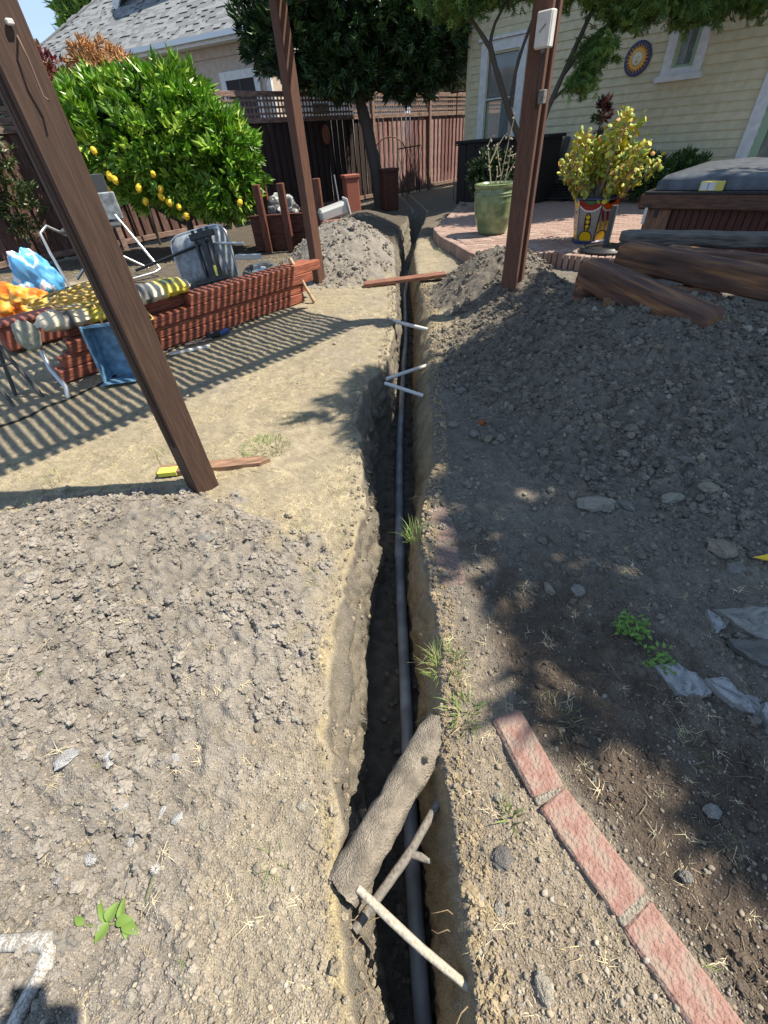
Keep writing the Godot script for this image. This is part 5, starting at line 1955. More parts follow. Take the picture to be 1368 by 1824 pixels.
func pot_paint() -> Image:
	# glazed pattern of the pot: panels, lobes, bands and dots, repeated on six faces
	var w := 384
	var h := 128
	var im := Image.create(w, h, false, Image.FORMAT_RGB8)
	im.fill(Color(0.62, 0.58, 0.52))
	var bright := [Color(0.12, 0.25, 0.55), Color(0.85, 0.35, 0.08), Color(0.55, 0.1, 0.08), Color(0.9, 0.72, 0.1), Color(0.08, 0.08, 0.1), Color(0.15, 0.42, 0.25)]
	for s in 6:
		var x0 := s * 64
		for y in h:
			for x in 64:
				var p := Vector2(x, y)
				var c := im.get_pixel(x0 + x, y)
				var top := p.distance_to(Vector2(32, -4))
				var low := p.distance_to(Vector2(32, 118))
				var eye := Vector2((x - 32) / 11.0, (y - 66) / 30.0).length()
				if s % 3 != 1:
					if eye < 1.0:
						c = Color(0.07, 0.05, 0.05)
					if absf(sin(y * 0.22)) * 7.0 > absf(x - 32) and eye < 0.85:
						c = bright[3]
				elif absf(fmod(x + y * 0.4, 20.0) - 8.0) < 4.5:
					c = bright[(s + y / 32) % 6]
				if top < 38.0:
					c = bright[s % 6] if top < 34.0 else Color(0.92, 0.9, 0.86)
				if top < 16.0:
					c = bright[(s + 3) % 6]
				if low < 26.0:
					c = bright[3] if low < 23.0 else Color(0.1, 0.1, 0.14)
				if x < 2 or x > 61:
					c = Color(0.1, 0.1, 0.2)
				if (x * 7 + y * 3) % 19 < 2 and c.v > 0.55 and c.s < 0.3:
					c = bright[0]
				im.set_pixel(x0 + x, y, c)
	return im


# ---------- timber stack and what lies on it ----------
func build_timbers() -> void:
	var a := Vector3(-2.36, 0, -3.22)
	var ln := 2.44
	var n := 0
	for row in 4:
		for col in 2:
			var s := rng.randf_range(-0.04, 0.04) + 0.07 * row
			var at := a + V * (ln * 0.5 + s) - U * (0.05 + col * 0.1 + rng.randf_range(-0.014, 0.014)) + Vector3(0, 0.044 + row * 0.0865 + 0.006, 0)
			if row == 3 and col == 0:
				at += V * 0.5
			var l := ln if not (row == 3 and col == 0) else ln - 0.9
			var mb := MB.new()
			mb.box(Transform3D.IDENTITY, Vector3(l, 0.084, 0.09), 0.007)
			rough_up(mb, 0.0015, n)
			var where: String = ["bottom", "second", "third", "top"][row]
			var face := "front row facing the trench" if col == 0 else "row at the back"
			solo("timber", mb, M.timber_red if (row + col) % 2 else M.timber_red_b, "red brown square timber in the %s course of the stack, %s" % [where, face], "timber", "red timbers stacked beside the lawn", Transform3D(Basis(V, UP, U), at))
			n += 1
	# axe handle leaning on the end of the stack
	var hb := MB.new()
	var e := a + V * 2.5 + U * 0.0
	hb.tube([e + Vector3(-0.16, 0.40, -0.03), e + Vector3(-0.10, 0.30, 0.02), e + Vector3(-0.03, 0.14, 0.08), e + Vector3(0.04, 0.015, 0.13)], [0.022, 0.016, 0.015, 0.022], 9)
	solo("tool_handle", hb, M.handle_wood, "pale wooden tool handle leaning on the end of the timber stack", "handle")
	# sacks
	var top := 0.006 + 4 * 0.0865
	sack(a + V * 0.33 - U * 0.16 + Vector3(0, top - 0.03, 0), 40.0, Vector3(0.58, 0.15, 0.36), "white and yellow soil sack under the coiled hose", 1)
	sack(a + V * 0.93 - U * 0.16 + Vector3(0, top - 0.005, 0), 48.0, Vector3(0.66, 0.15, 0.34), "yellow and white soil sack behind the near post", 2)
	# coiled yellow hose
	var hp := []
	for i in 320:
		var f := i / 319.0
		var an := f * TAU * 9.0
		var r := 0.13 + 0.07 * sin(an * 0.37 + 1.0) + 0.03 * sin(an * 1.13)
		var c := Vector3(cos(an) * r * 1.45 + 0.06 * sin(f * 9.0), 0.012 + 0.055 * f + 0.012 * sin(an * 2.3), sin(an) * r)
		hp.append(c)
	var hm := MB.new()
	hm.tube(hp, [0.0075], 7)
	var hose := thing("garden_hose", "yellow hose coiled loosely over the soil sacks", "hose", Transform3D(Basis(V, UP, U), a + V * 0.42 - U * 0.18 + Vector3(0, top + 0.12, 0)))
	part(hose, "coil", hm, M.yellow_hose)
	for q in [[0.18, 0.1, 0.3], [0.28, 0.05, 0.22], [0.02, 0.14, 0.26]]:
		hm = MB.new()
		var lp := []
		for i in 30:
			var f := i / 29.0
			lp.append(Vector3(q[0] + sin(f * PI) * 0.07 * (1.0 if f < 0.5 else -0.7), 0.03 - sin(f * PI) * q[2], 0.12 + sin(f * PI) * 0.16))
		hm.tube(lp, [0.0075], 7)
		part(hose, "loop", hm, M.yellow_hose)
	# blue tub on its side against the stack
	var bt := thing("blue_tub", "blue plastic tub tipped up against the timber stack", "tub", Transform3D(Basis(V, UP, U) * Basis(UP, deg_to_rad(-38)) * Basis(Vector3.RIGHT, deg_to_rad(-8)), Vector3(-1.90, 0.02, -3.13)))
	var w := 0.115
	var h := 0.38
	var d := 0.16
	part(bt, "back", bx3(Vector3(0, h * 0.5, -d), Vector3(w * 2, h, 0.005), 0.002), M.blue_plastic)
	for q in [-1, 1]:
		part(bt, "side", bx3(Vector3(q * w, h * 0.5, -d * 0.5), Vector3(0.005, h, d), 0.002), M.blue_plastic)
	part(bt, "side", bx3(Vector3(0, h, -d * 0.5), Vector3(w * 2, 0.005, d), 0.002), M.blue_plastic)
	part(bt, "side", bx3(Vector3(0, 0.0, -d * 0.25), Vector3(w * 2 + 0.02, 0.005, d * 1.5), 0.002), M.blue_plastic)
	part(bt, "rim", frame_shape(-w - 0.012, w + 0.012, -0.012, h + 0.012, 0.016, 0.012), M.blue_plastic)


func sack(at: Vector3, deg: float, size: Vector3, label: String, sd: int) -> void:
	var f := noise(sd * 13, 3.5, 3)
	var g := []
	var nx := 22
	var nr := 20
	for i in nx + 1:
		var u := float(i) / nx * 2.0 - 1.0
		var row := []
		var prof := pow(maxf(0.0, 1.0 - pow(absf(u), 5.0)), 0.5)
		for k in nr + 1:
			var an := TAU * k / nr
			var n := 1.0 + 0.22 * f.get_noise_3d(u * 1.3, cos(an) * 0.6, sin(an) * 0.6)
			var y := sin(an) * size.y * 0.5 * prof * n
			if y < 0:
				y *= 0.8
			row.append(Vector3(u * size.x * 0.5, y + 0.006 * sin(u * 30.0) * (1.0 - prof), cos(an) * size.z * 0.5 * (0.35 + 0.65 * prof) * n))
		g.append(row)
	var mb := MB.new()
	mb.colored = true
	mb.grid(g)
	for i in mb.v.size():
		var p := mb.v[i]
		var c := Color(0.60, 0.54, 0.40)
		var s := p.x / size.x
		if s > 0.05 and s < 0.40:
			c = Color(0.62, 0.50, 0.06)
		if Vector2(p.x - size.x * 0.2, p.z - 0.06).length() < 0.07:
			c = Color(0.12, 0.15, 0.06)
		if s < -0.12 and s > -0.2:
			c = Color(0.10, 0.10, 0.10)
		if s > 0.28 and s < 0.31:
			c = Color(0.10, 0.10, 0.10)
		mb.c[i] = c
	var t := thing("soil_sack", label, "sack", Transform3D(Basis(UP, deg_to_rad(deg)), at + Vector3(0, size.y * 0.42, 0)), "soil sacks on the timber stack")
	part(t, "bag", mb, M.painted)
	for q in [-1, 1]:
		part(t, "seam", bx3(Vector3(q * size.x * 0.5, 0, 0), Vector3(0.03, 0.006, size.z * 0.42), 0.002), M.bag_white)


# ---------- garden clutter ----------
func tubes(parent: Node3D, called: String, runs: Array, r: float, m: Material) -> void:
	for p in runs:
		var mb := MB.new()
		mb.tube(p, [r], 8)
		part(parent, called, mb, m)


func cloth_bag(called: String, at: Vector3, size: Vector3, cols: Array, label: String, cat: String, sd: int) -> void:
	var f := noise(sd, 1.6, 2)
	var ico := MB.sphere(4)
	var mb := MB.new()
	mb.colored = true
	var pts := []
	for p in ico[0]:
		var k: float = 1.0 + 0.42 * f.get_noise_3dv(p * 0.55) + 0.16 * absf(f.get_noise_3dv(p * 1.5 + Vector3(3, 1, 0)))
		var q: Vector3 = p * k * size * 0.5
		q.y = maxf(q.y, -size.y * 0.36)
		pts.append(q)
	for t in ico[1]:
		var c: Vector3 = (ico[0][t[0]] + ico[0][t[1]] + ico[0][t[2]]) / 3.0
		var pick: float = f.get_noise_3dv(c * 0.6 + Vector3(9, 0, 0)) * 2.0 + 0.5
		mb.col = cols[clampi(int(pick * cols.size()), 0, cols.size() - 1)]
		mb.out_tri(pts[t[0]], pts[t[1]], pts[t[2]], Vector3.ZERO)
	smooth_out(mb)
	solo(called, mb, M.painted, label, cat, "", Transform3D(Basis.IDENTITY, at + Vector3(0, size.y * 0.34, 0)))


func build_garden_clutter() -> void:
	var mb: MB
	# bags and trough at the end of the bed
	var g := on_ground(-3.55, -4.85)
	cloth_bag("orange_bag", g, Vector3(0.46, 0.34, 0.36), [Color(0.75, 0.16, 0.01), Color(0.85, 0.3, 0.02), Color(0.8, 0.36, 0.05), Color(0.75, 0.5, 0.12)], "crumpled orange and yellow plastic bag beside the bed", "bag", 5)
	g = on_ground(-3.6, -5.35)
	cloth_bag("blue_bag", g, Vector3(0.42, 0.55, 0.34), [Color(0.1, 0.38, 0.72), Color(0.62, 0.72, 0.78), Color(0.7, 0.76, 0.8), Color(0.12, 0.45, 0.75)], "crumpled blue and white plastic bag behind the orange one", "bag", 8)
	g = on_ground(-3.05, -4.25)
	var tr := thing("terracotta_trough", "terracotta coloured plastic trough below the orange bag", "trough", Transform3D(Basis(V, UP, U), g + Vector3(-0.1, 0, 0)))
	part(tr, "body", bx3(Vector3(0, 0.12, 0), Vector3(0.55, 0.22, 0.22), 0.02), M.terracotta)
	part(tr, "lip", bx3(Vector3(0, 0.235, 0), Vector3(0.59, 0.03, 0.26), 0.01), M.terracotta)
	# folded dark chair at the picture's edge, with a pale bag over it
	g = on_ground(-2.62, -2.98)
	var fc := thing("folding_chair", "dark folded metal chair standing near the timber ends", "chair", Transform3D(Basis(UP, deg_to_rad(35)), g))
	tubes(fc, "leg", [[Vector3(-0.02, 0.0, 0.12), Vector3(-0.1, 0.45, -0.05), Vector3(-0.14, 0.72, -0.12)], [Vector3(0.16, 0.0, 0.1), Vector3(0.08, 0.45, -0.05), Vector3(0.04, 0.72, -0.12)], [Vector3(-0.22, 0.0, -0.06), Vector3(-0.06, 0.5, 0.0)], [Vector3(0.0, 0.0, -0.1), Vector3(0.12, 0.5, -0.02)]], 0.013, M.rubber)
	tubes(fc, "brace", [[Vector3(-0.06, 0.25, 0.03), Vector3(0.12, 0.25, 0.02)], [Vector3(-0.14, 0.72, -0.12), Vector3(0.04, 0.72, -0.12)]], 0.011, M.rubber)
	part(fc, "seat", bx3(Vector3(-0.02, 0.42, -0.03), Vector3(0.2, 0.3, 0.025), 0.01), M.dark_fabric, Transform3D(Basis(Vector3.RIGHT, -0.3), Vector3.ZERO))
	mb = MB.new()
	mb.stone(Transform3D.IDENTITY, Vector3(0.15, 0.2, 0.08), 91, 0.2, 2)
	solo("pale_pouch", mb, mat("pouch", lin(0.30, 0.31, 0.25), 0.6), "pale grey green pouch hanging beside the folded chair", "pouch", "", Transform3D(Basis(UP, 0.6), Vector3(-2.36, 0.40, -3.10)))
	mb = MB.new()
	mb.tube([Vector3(-2.3, 0.3, -3.06), Vector3(-2.26, 0.2, -2.99), Vector3(-2.2, 0.08, -2.95), Vector3(-2.21, 0.01, -2.93)], [0.017], 9)
	solo("grey_tube", mb, M.galvanised, "bent grey tube hanging to the ground by the timber ends", "tube")
	# reclining camp chair beyond the near post
	g = on_ground(-3.0, -5.75)
	var cc := thing("camp_chair", "silver framed reclining chair with dark fabric seat", "chair", Transform3D(Basis(UP, deg_to_rad(20)), g))
	tubes(cc, "frame_tube", [
		[Vector3(-0.42, 0.0, 0.25), Vector3(-0.46, 0.35, 0.16), Vector3(-0.47, 0.52, 0.1), Vector3(-0.40, 0.57, 0.02), Vector3(-0.26, 0.45, -0.1)],
		[Vector3(0.28, 0.58, -0.2), Vector3(0.52, 0.12, 0.1), Vector3(0.56, 0.05, 0.14), Vector3(0.48, 0.03, 0.2), Vector3(0.1, 0.0, 0.3)],
		[Vector3(-0.42, 0.0, -0.3), Vector3(0.3, 0.55, -0.35)], [Vector3(0.4, 0.0, -0.35), Vector3(-0.3, 0.5, -0.3)]], 0.015, M.bare_metal)
	part(cc, "seat", bx3(Vector3(0.0, 0.5, -0.15), Vector3(0.62, 0.03, 0.42), 0.01), M.dark_fabric)
	part(cc, "backrest", bx3(Vector3(0.0, 0.74, -0.36), Vector3(0.6, 0.46, 0.03), 0.01), M.dark_fabric, Transform3D(Basis(Vector3.RIGHT, -0.05), Vector3.ZERO))
	part(cc, "pad", bx3(Vector3(0.22, 0.66, -0.3), Vector3(0.26, 0.26, 0.05), 0.02), M.tray_grey)
	# loose boards on the bed
	for q in [[-2.75, -4.75, 30.0, 0.7, 0.09, "weathered grey board lying on the soil bed behind the sacks"], [-3.15, -4.95, 20.0, 0.5, 0.08, "brown board lying on the soil bed near the blue bag"], [-2.35, -5.35, 8.0, 0.55, 0.07, "thin board below the camp chair's foot"]]:
		mb = MB.new()
		mb.box(Transform3D.IDENTITY, Vector3(q[3], 0.022, q[4]), 0.003)
		solo("loose_board", mb, M.cedar_board if q[2] > 10 else M.old_beam_grey, q[5], "board", "", Transform3D(Basis(UP, deg_to_rad(q[2])), on_ground(q[0], q[1]) + Vector3(0, 0.02, 0)))
	for q in [[-2.05, -4.95, 0.2], [-1.85, -4.75, 0.16], [-2.3, -5.0, 0.13]]:
		rock("bed_stone", q[0], q[1], Vector3(q[2], 0.08, q[2] * 0.7), q[2] * 500, int(q[2] * 1000), Color(0.4, 0.35, 0.3), "broken stone on the soil bed behind the timber stack", "stones on the soil bed", 0, 0.3, 2)
	# overturned garden cart
	g = on_ground(-1.72, -5.55)
	var ct := thing("garden_cart", "grey garden cart standing on its end with a black chassis", "cart", Transform3D(Basis(UP, deg_to_rad(-14)), g + Vector3(0, 0.02, 0)))
	var b := Basis(Vector3.RIGHT, deg_to_rad(-14)) * Basis(Vector3.BACK, deg_to_rad(10))
	var ty := Transform3D(b, Vector3(-0.08, 0.30, 0))
	var tray := []
	for j in 9:
		var row := []
		for i in 9:
			var u := i / 8.0 * 2.0 - 1.0
			var v := j / 8.0 * 2.0 - 1.0
			var bulge := (1.0 - pow(absf(u), 6.0)) * (1.0 - pow(absf(v), 6.0))
			var cx := u * 0.36 * (1.0 - 0.06 * pow(absf(v), 4.0))
			var cy := v * 0.29 * (1.0 - 0.06 * pow(absf(u), 4.0))
			row.append(ty * Vector3(cx, cy, bulge * 0.14))
		tray.append(row)
	mb = MB.new()
	mb.grid(tray)
	var tm: StandardMaterial3D = M.tray_grey
	tm.cull_mode = BaseMaterial3D.CULL_DISABLED
	part(ct, "tray", mb, tm)
	var lipc := []
	for k in 41:
		var an := TAU * k / 40.0
		var sq := pow(pow(absf(cos(an)), 6.0) + pow(absf(sin(an)), 6.0), -1.0 / 6.0)
		lipc.append(ty * Vector3(cos(an) * sq * 0.365, sin(an) * sq * 0.295, 0))
	tubes(ct, "lip", [lipc], 0.012, M.galvanised)
	for q in [[0.06, 0.05, 0.03], [0.24, 0.05, 0.03], [0.15, 0.11, 0.02]]:
		part(ct, "chassis_rail", bx3(Vector3(q[0], -0.02, 0.165), Vector3(q[1] * 0.6, 0.56, q[2]), 0.004), M.black_plastic, ty)
	part(ct, "chassis_plate", bx3(Vector3(0.16, 0.2, 0.17), Vector3(0.3, 0.06, 0.03), 0.004), M.black_plastic, ty)
	part(ct, "chassis_plate", bx3(Vector3(0.1, -0.22, 0.17), Vector3(0.4, 0.05, 0.03), 0.004), M.black_plastic, ty)
	part(ct, "caution_label", bx3(Vector3(0.20, -0.16, 0.182), Vector3(0.03, 0.13, 0.003), 0.001), M.yellow_tape, ty)
	tubes(ct, "draw_bar", [[ty * Vector3(0.2, 0.14, 0.15), ty * Vector3(-0.30, 0.09, 0.17), ty * Vector3(-0.78, 0.05, 0.19)]], 0.015, M.black_plastic)
	tubes(ct, "axle", [[ty * Vector3(0.2, 0.12, 0.12), ty * Vector3(0.58, 0.04, 0.1)]], 0.013, M.galvanised)
	part(ct, "axle_bracket", bx3(Vector3(0.52, 0.34, 0.1), Vector3(0.3, 0.05, 0.03), 0.004), M.galvanised)
	var wheel := part(ct, "wheel", ring_shape(0.145, 0.05, 26), M.rubber, Transform3D(Basis(Vector3.BACK, 0.06) * Basis(Vector3.RIGHT, 0.2), Vector3(0.62, 0.20, 0.12)))
	mb = MB.new()
	mb.lathe([Vector2(0.10, -0.03), Vector2(0.08, 0.02), Vector2(0.035, 0.04), Vector2(0.03, 0.07), Vector2(0, 0.07)], 18)
	part(wheel, "hub", mb, M.galvanised)
	wheel = part(ct, "wheel", ring_shape(0.145, 0.05, 26), M.rubber, Transform3D(Basis(Vector3.BACK, 0.06) * Basis(Vector3.RIGHT, 0.2), Vector3(0.60, 0.06, -0.25)))
	# tarpaulin heap under the cart
	cloth_bag("folded_tarpaulin", on_ground(-1.72, -5.25) - Vector3(0, 0.02, 0), Vector3(0.55, 0.14, 0.25), [Color(0.03, 0.035, 0.04), Color(0.06, 0.065, 0.07)], "black folded tarpaulin lying below the garden cart", "tarpaulin", 15)
	# raised planter with tall corner posts
	var o := Vector3(-1.32, 0.0, -8.05)
	var pt := thing("raised_planter", "red brown raised planter box with tall square posts", "planter", Transform3D(Basis(UP, deg_to_rad(-8)), o))
	for q in [[-0.17, 0.08, 0.88], [0.22, 0.14, 0.88], [0.76, 0.1, 0.9], [-0.27, -0.55, 0.9], [0.46, -0.55, 0.96]]:
		part(pt, "post", bx3(Vector3(q[0], q[2] * 0.5 - 0.05, q[1]), Vector3(0.1, q[2] + 0.1, 0.1), 0.006), M.planter_wood)
	for y in [0.13, 0.36]:
		part(pt, "board", bx3(Vector3(0.2, y, 0.0), Vector3(1.2, 0.225, 0.04), 0.004), M.planter_board)
		part(pt, "board", bx3(Vector3(-0.40, y, -0.32), Vector3(0.04, 0.225, 0.6), 0.004), M.planter_board)
		part(pt, "board", bx3(Vector3(0.2, y, -0.62), Vector3(1.2, 0.225, 0.04), 0.004), M.planter_board)
		part(pt, "board", bx3(Vector3(0.81, y, -0.32), Vector3(0.04, 0.225, 0.6), 0.004), M.planter_board)
	part(pt, "cap_board", bx3(Vector3(0.2, 0.485, 0.0), Vector3(1.22, 0.025, 0.08), 0.004), M.planter_board)
	part(pt, "soil", bx3(Vector3(0.2, 0.2, -0.31), Vector3(1.16, 0.4, 0.56), 0.01), M.soil_dark)
	# clear plastic sheet bunched in the planter
	cloth_bag("plastic_sheet", o + Vector3(0.1, 0.36, -0.3), Vector3(0.45, 0.42, 0.3), [Color(0.25, 0.26, 0.26), Color(0.5, 0.51, 0.5), Color(0.06, 0.06, 0.06)], "bunched grey plastic sheet inside the raised planter", "plastic sheet", 21)
	var tub := thing("clear_tub", "pale translucent plastic tub lying on the soil heap", "tub", Transform3D(Basis(UP, deg_to_rad(12)) * Basis(Vector3.BACK, 0.2), Vector3(-0.36, 0.46, -7.55)))
	part(tub, "body", bx3(Vector3(0, 0.06, 0), Vector3(0.42, 0.15, 0.3), 0.03), mat("cloudy_plastic", lin(0.45, 0.46, 0.44), 0.35))
	part(tub, "rim", bx3(Vector3(0.215, 0.07, 0), Vector3(0.02, 0.2, 0.34), 0.006), M.white_plastic)
	for q in [[-0.05, -7.6], [-0.12, -7.75]]:
		mb = MB.new()
		mb.box(Transform3D.IDENTITY, Vector3(0.3, 0.09, 0.09), 0.005)
		solo("timber_offcut", mb, M.timber_red, ["red timber offcut on the soil heap in front of the tub", "red timber offcut behind the other on the soil heap"][0 if q[1] > -7.7 else 1], "timber", "", Transform3D(Basis(UP, 0.2), Vector3(q[0] - 0.32, 0.4, q[1] + 0.28 if q[1] > -7.7 else q[1] + 0.05)))
	# pots and poles by the dark tree
	for q in [[-0.12, -11.5, 0.3, 0.72, "tall square terracotta pot standing by the dark tree trunk"], [0.75, -12.2, 0.34, 0.75, "brown square pot in front of the sunlit fence"]]:
		var sp := thing("square_pot", q[4], "pot", Transform3D(Basis(UP, 0.3), on_ground(q[0], q[1])))
		part(sp, "body", bx3(Vector3(0, q[3] * 0.5, 0), Vector3(q[2], q[3], q[2]), 0.02), M.terracotta if q[0] < 0 else M.planter_board)
		part(sp, "lip", bx3(Vector3(0, q[3], 0), Vector3(q[2] + 0.04, 0.06, q[2] + 0.04), 0.01), M.terracotta if q[0] < 0 else M.planter_board)
	mb = MB.new()
	mb.tube([Vector3(-0.32, 0.1, -9.6), Vector3(-0.38, 0.85, -9.6)], [0.012], 8)
	solo("metal_stake", mb, M.galvanised, "thin grey metal stake standing before the dark fence", "stake")
	# garden arch and hoops before the fence
	var ar := thing("garden_arch", "rusty iron arch with a cross bar in front of the fence", "arch", Transform3D.IDENTITY)
	var hoop := []
	for k in 17:
		var an := PI * k / 16.0
		hoop.append(Vector3(0.95 - cos(an) * 0.42, 0.95 + sin(an) * 0.36, -14.3))
	tubes(ar, "hoop", [hoop], 0.013, M.rust_metal)
	tubes(ar, "upright", [[Vector3(0.53, 0.95, -14.3), Vector3(0.53, 0, -14.3)], [Vector3(1.37, 0.95, -14.3), Vector3(1.37, 0, -14.3)]], 0.013, M.rust_metal)
	tubes(ar, "cross_bar", [[Vector3(1.15, 1.06, -14.3), Vector3(1.75, 1.10, -14.25)]], 0.014, M.rust_metal)
	ar = thing("iron_trellis", "tall thin iron trellis beside the house corner", "trellis", Transform3D.IDENTITY)
	for x in [2.45, 2.7, 2.95, 3.15]:
		tubes(ar, "upright", [[Vector3(x, 0, -13.2), Vector3(x, 2.3, -13.2)]], 0.012, M.rust_metal)
	tubes(ar, "cross_bar", [[Vector3(2.45, 1.05, -13.2), Vector3(3.15, 1.08, -13.2)], [Vector3(2.45, 0.3, -13.2), Vector3(3.15, 0.3, -13.2)], [Vector3(2.3, 1.95, -13.2), Vector3(3.3, 2.0, -13.2)]], 0.012, M.rust_metal)
	# clay face on the fence
	var fp := thing("clay_mask", "oval terracotta plaque hanging on the dark fence", "plaque", yard(Vector3(-0.62, 1.44, -13.5)))
	mb = MB.new()
	mb.stone(Transform3D.IDENTITY, Vector3(0.24, 0.36, 0.1), 64, 0.05, 3)
	part(fp, "face", mb, M.face_clay)
	part(fp, "nose", bx3(Vector3(0, 0, 0.055), Vector3(0.035, 0.1, 0.03), 0.01), M.face_clay)
	# dark chest against the house
	var dc := thing("dark_chest", "black stained wooden chest against the yellow house", "chest", Transform3D(Basis(U, UP, V * -1.0), Vector3(2.15, 0.1, -11.25)))
	part(dc, "body", bx3(Vector3(0.95, 0.5, -0.35), Vector3(1.9, 1.0, 0.65), 0.01), M.black_wood)
	part(dc, "top", bx3(Vector3(0.95, 1.02, -0.35), Vector3(2.0, 0.05, 0.75), 0.01), M.black_wood)
	for k in 9:
		part(dc, "front_board", bx3(Vector3(0.1 + k * 0.21, 0.5, -0.012), Vector3(0.2, 0.98, 0.02), 0.003), M.black_wood)
	# weathered boards leaning on the wall
	for k in 3:
		mb = MB.new()
		mb.box(Transform3D.IDENTITY, Vector3(0.11, 0.95, 0.025), 0.004)
		solo("leaning_board", mb, M.grey_wood, ["grey board leaning on the yellow wall, nearest the chest", "grey board leaning on the yellow wall, between two others", "grey board leaning on the yellow wall, nearest the jade plant"][k], "board", "boards leaning on the yellow wall", house_t() * Transform3D(Basis(Vector3.RIGHT, -0.22) * Basis(Vector3.BACK, -0.06), Vector3(-0.12 + k * 0.16, 0.62, 0.15)))
	# low black slatted step
	var st := thing("slatted_step", "low black slatted step by the house wall", "step", house_t() * Transform3D(Basis.IDENTITY, Vector3(0.65, PATIO_Y + 0.025, 0.45)))
	for k in 7:
		part(st, "slat", bx3(Vector3(0, 0.05 + k * 0.035, 0.28 - k * 0.1), Vector3(1.3, 0.03, 0.085), 0.004), M.black_wood)
	for q in [-0.55, 0.0, 0.55]:
		part(st, "bearer", bx3(Vector3(q, 0.015, 0.0), Vector3(0.05, 0.03, 0.66), 0.004), M.black_wood)
	# power tool and cable on the grass
	g = on_ground(-1.42, -4.0)
	var tl := thing("hand_tool", "small blue and black hand tool lying by the timbers", "tool", Transform3D(Basis(UP, 0.5), g + Vector3(0, 0.02, 0)))
	part(tl, "body", bx3(Vector3(0, 0.015, 0), Vector3(0.13, 0.05, 0.06), 0.015), M.black_plastic)
	part(tl, "grip", bx3(Vector3(0.1, 0.01, 0.03), Vector3(0.12, 0.035, 0.04), 0.012), mat("tool_blue", lin(0.04, 0.1, 0.3), 0.4), Transform3D(Basis(UP, 0.4), Vector3.ZERO))
	part(tl, "blade", bx3(Vector3(-0.15, 0.0, 0.05), Vector3(0.24, 0.006, 0.04), 0.002), M.bare_metal)
	var cp := []
	for i in 60:
		var f := i / 59.0
		var x := lerpf(-2.6, -0.95, f)
		var z := lerpf(-2.45, -4.75, f) + 0.1 * sin(f * 9.0)
		cp.append(on_ground(x, z) + Vector3(0, 0.008, 0))
	mb = MB.new()
	mb.tube(cp, [0.007], 6)
	solo("black_cable", mb, M.black_plastic, "thin black cable snaking across the striped dead grass", "cable")
	mb = MB.new()
	mb.box(Transform3D.IDENTITY, Vector3(0.34, 0.02, 0.04), 0.004)
	solo("white_strip", mb, M.white_plastic, "short white strip of wood on the ground by the timbers", "strip", "", Transform3D(Basis(UP, deg_to_rad(20)), on_ground(-1.55, -3.7) + Vector3(0, 0.012, 0)))


func ring_shape(r: float, w: float, segs: int) -> MB:
	var mb := MB.new()
	var p := []
	for k in 13:
		var a := TAU * k / 12.0
		p.append(Vector2(r + sin(a) * w, -cos(a) * w * 0.9))
	mb.lathe(p, segs)
	return mb


func smooth_out(mb: MB) -> void:
	# shared normals where corners meet
	var sum := {}
	for i in mb.v.size():
		var k := Vector3i((mb.v[i] * 5000.0).round())
		sum[k] = sum.get(k, Vector3.ZERO) + mb.n[i]
	for i in mb.v.size():
		mb.n[i] = sum[Vector3i((mb.v[i] * 5000.0).round())].normalized()


# ---------- trees, shrubs, weeds ----------
func cluster(n: int, ln: float, wd: float, spread: float, fold := 0.25, droop := 0.3) -> ArrayMesh:
	var mb := MB.new()
	for i in n:
		var a := TAU * i * 0.382 + rng.randf_range(-0.3, 0.3)
		var tilt := rng.randf_range(0.2, spread)
		var dir := Vector3(cos(a) * sin(tilt), cos(tilt), sin(a) * sin(tilt))
		var side := dir.cross(Vector3(rng.randf_range(-0.4, 0.4), 1, rng.randf_range(-0.4, 0.4))).normalized()
		var up := side.cross(dir).normalized()
		var base := Vector3(rng.randf_range(-0.25, 0.25), rng.randf_range(-0.3, 0.3), rng.randf_range(-0.25, 0.25)) * ln
		mb.leaf(Transform3D(Basis(side, -up, dir), base), ln * rng.randf_range(0.75, 1.15), wd * rng.randf_range(0.8, 1.1), fold, droop)
	return mb.done()


func lacy(n: int, ln: float) -> ArrayMesh:
	# hand-shaped leaves with thin fingers
	var mb := MB.new()
	for i in n:
		var b := Basis.from_euler(Vector3(rng.randf_range(-0.7, 0.7), rng.randf() * TAU, rng.randf_range(-0.7, 0.7)))
		var p := Vector3(rng.randf_range(-1, 1), rng.randf_range(-0.35, 0.35), rng.randf_range(-1, 1)) * ln * 1.5
		for k in 7:
			var f := (k - 3) * 0.5
			var l := ln * (1.0 - 0.09 * absf(k - 3.0) * 1.2)
			mb.leaf(Transform3D(b * Basis(UP, f), p), l, ln * 0.15, 0.2, 0.5)
	return mb.done()


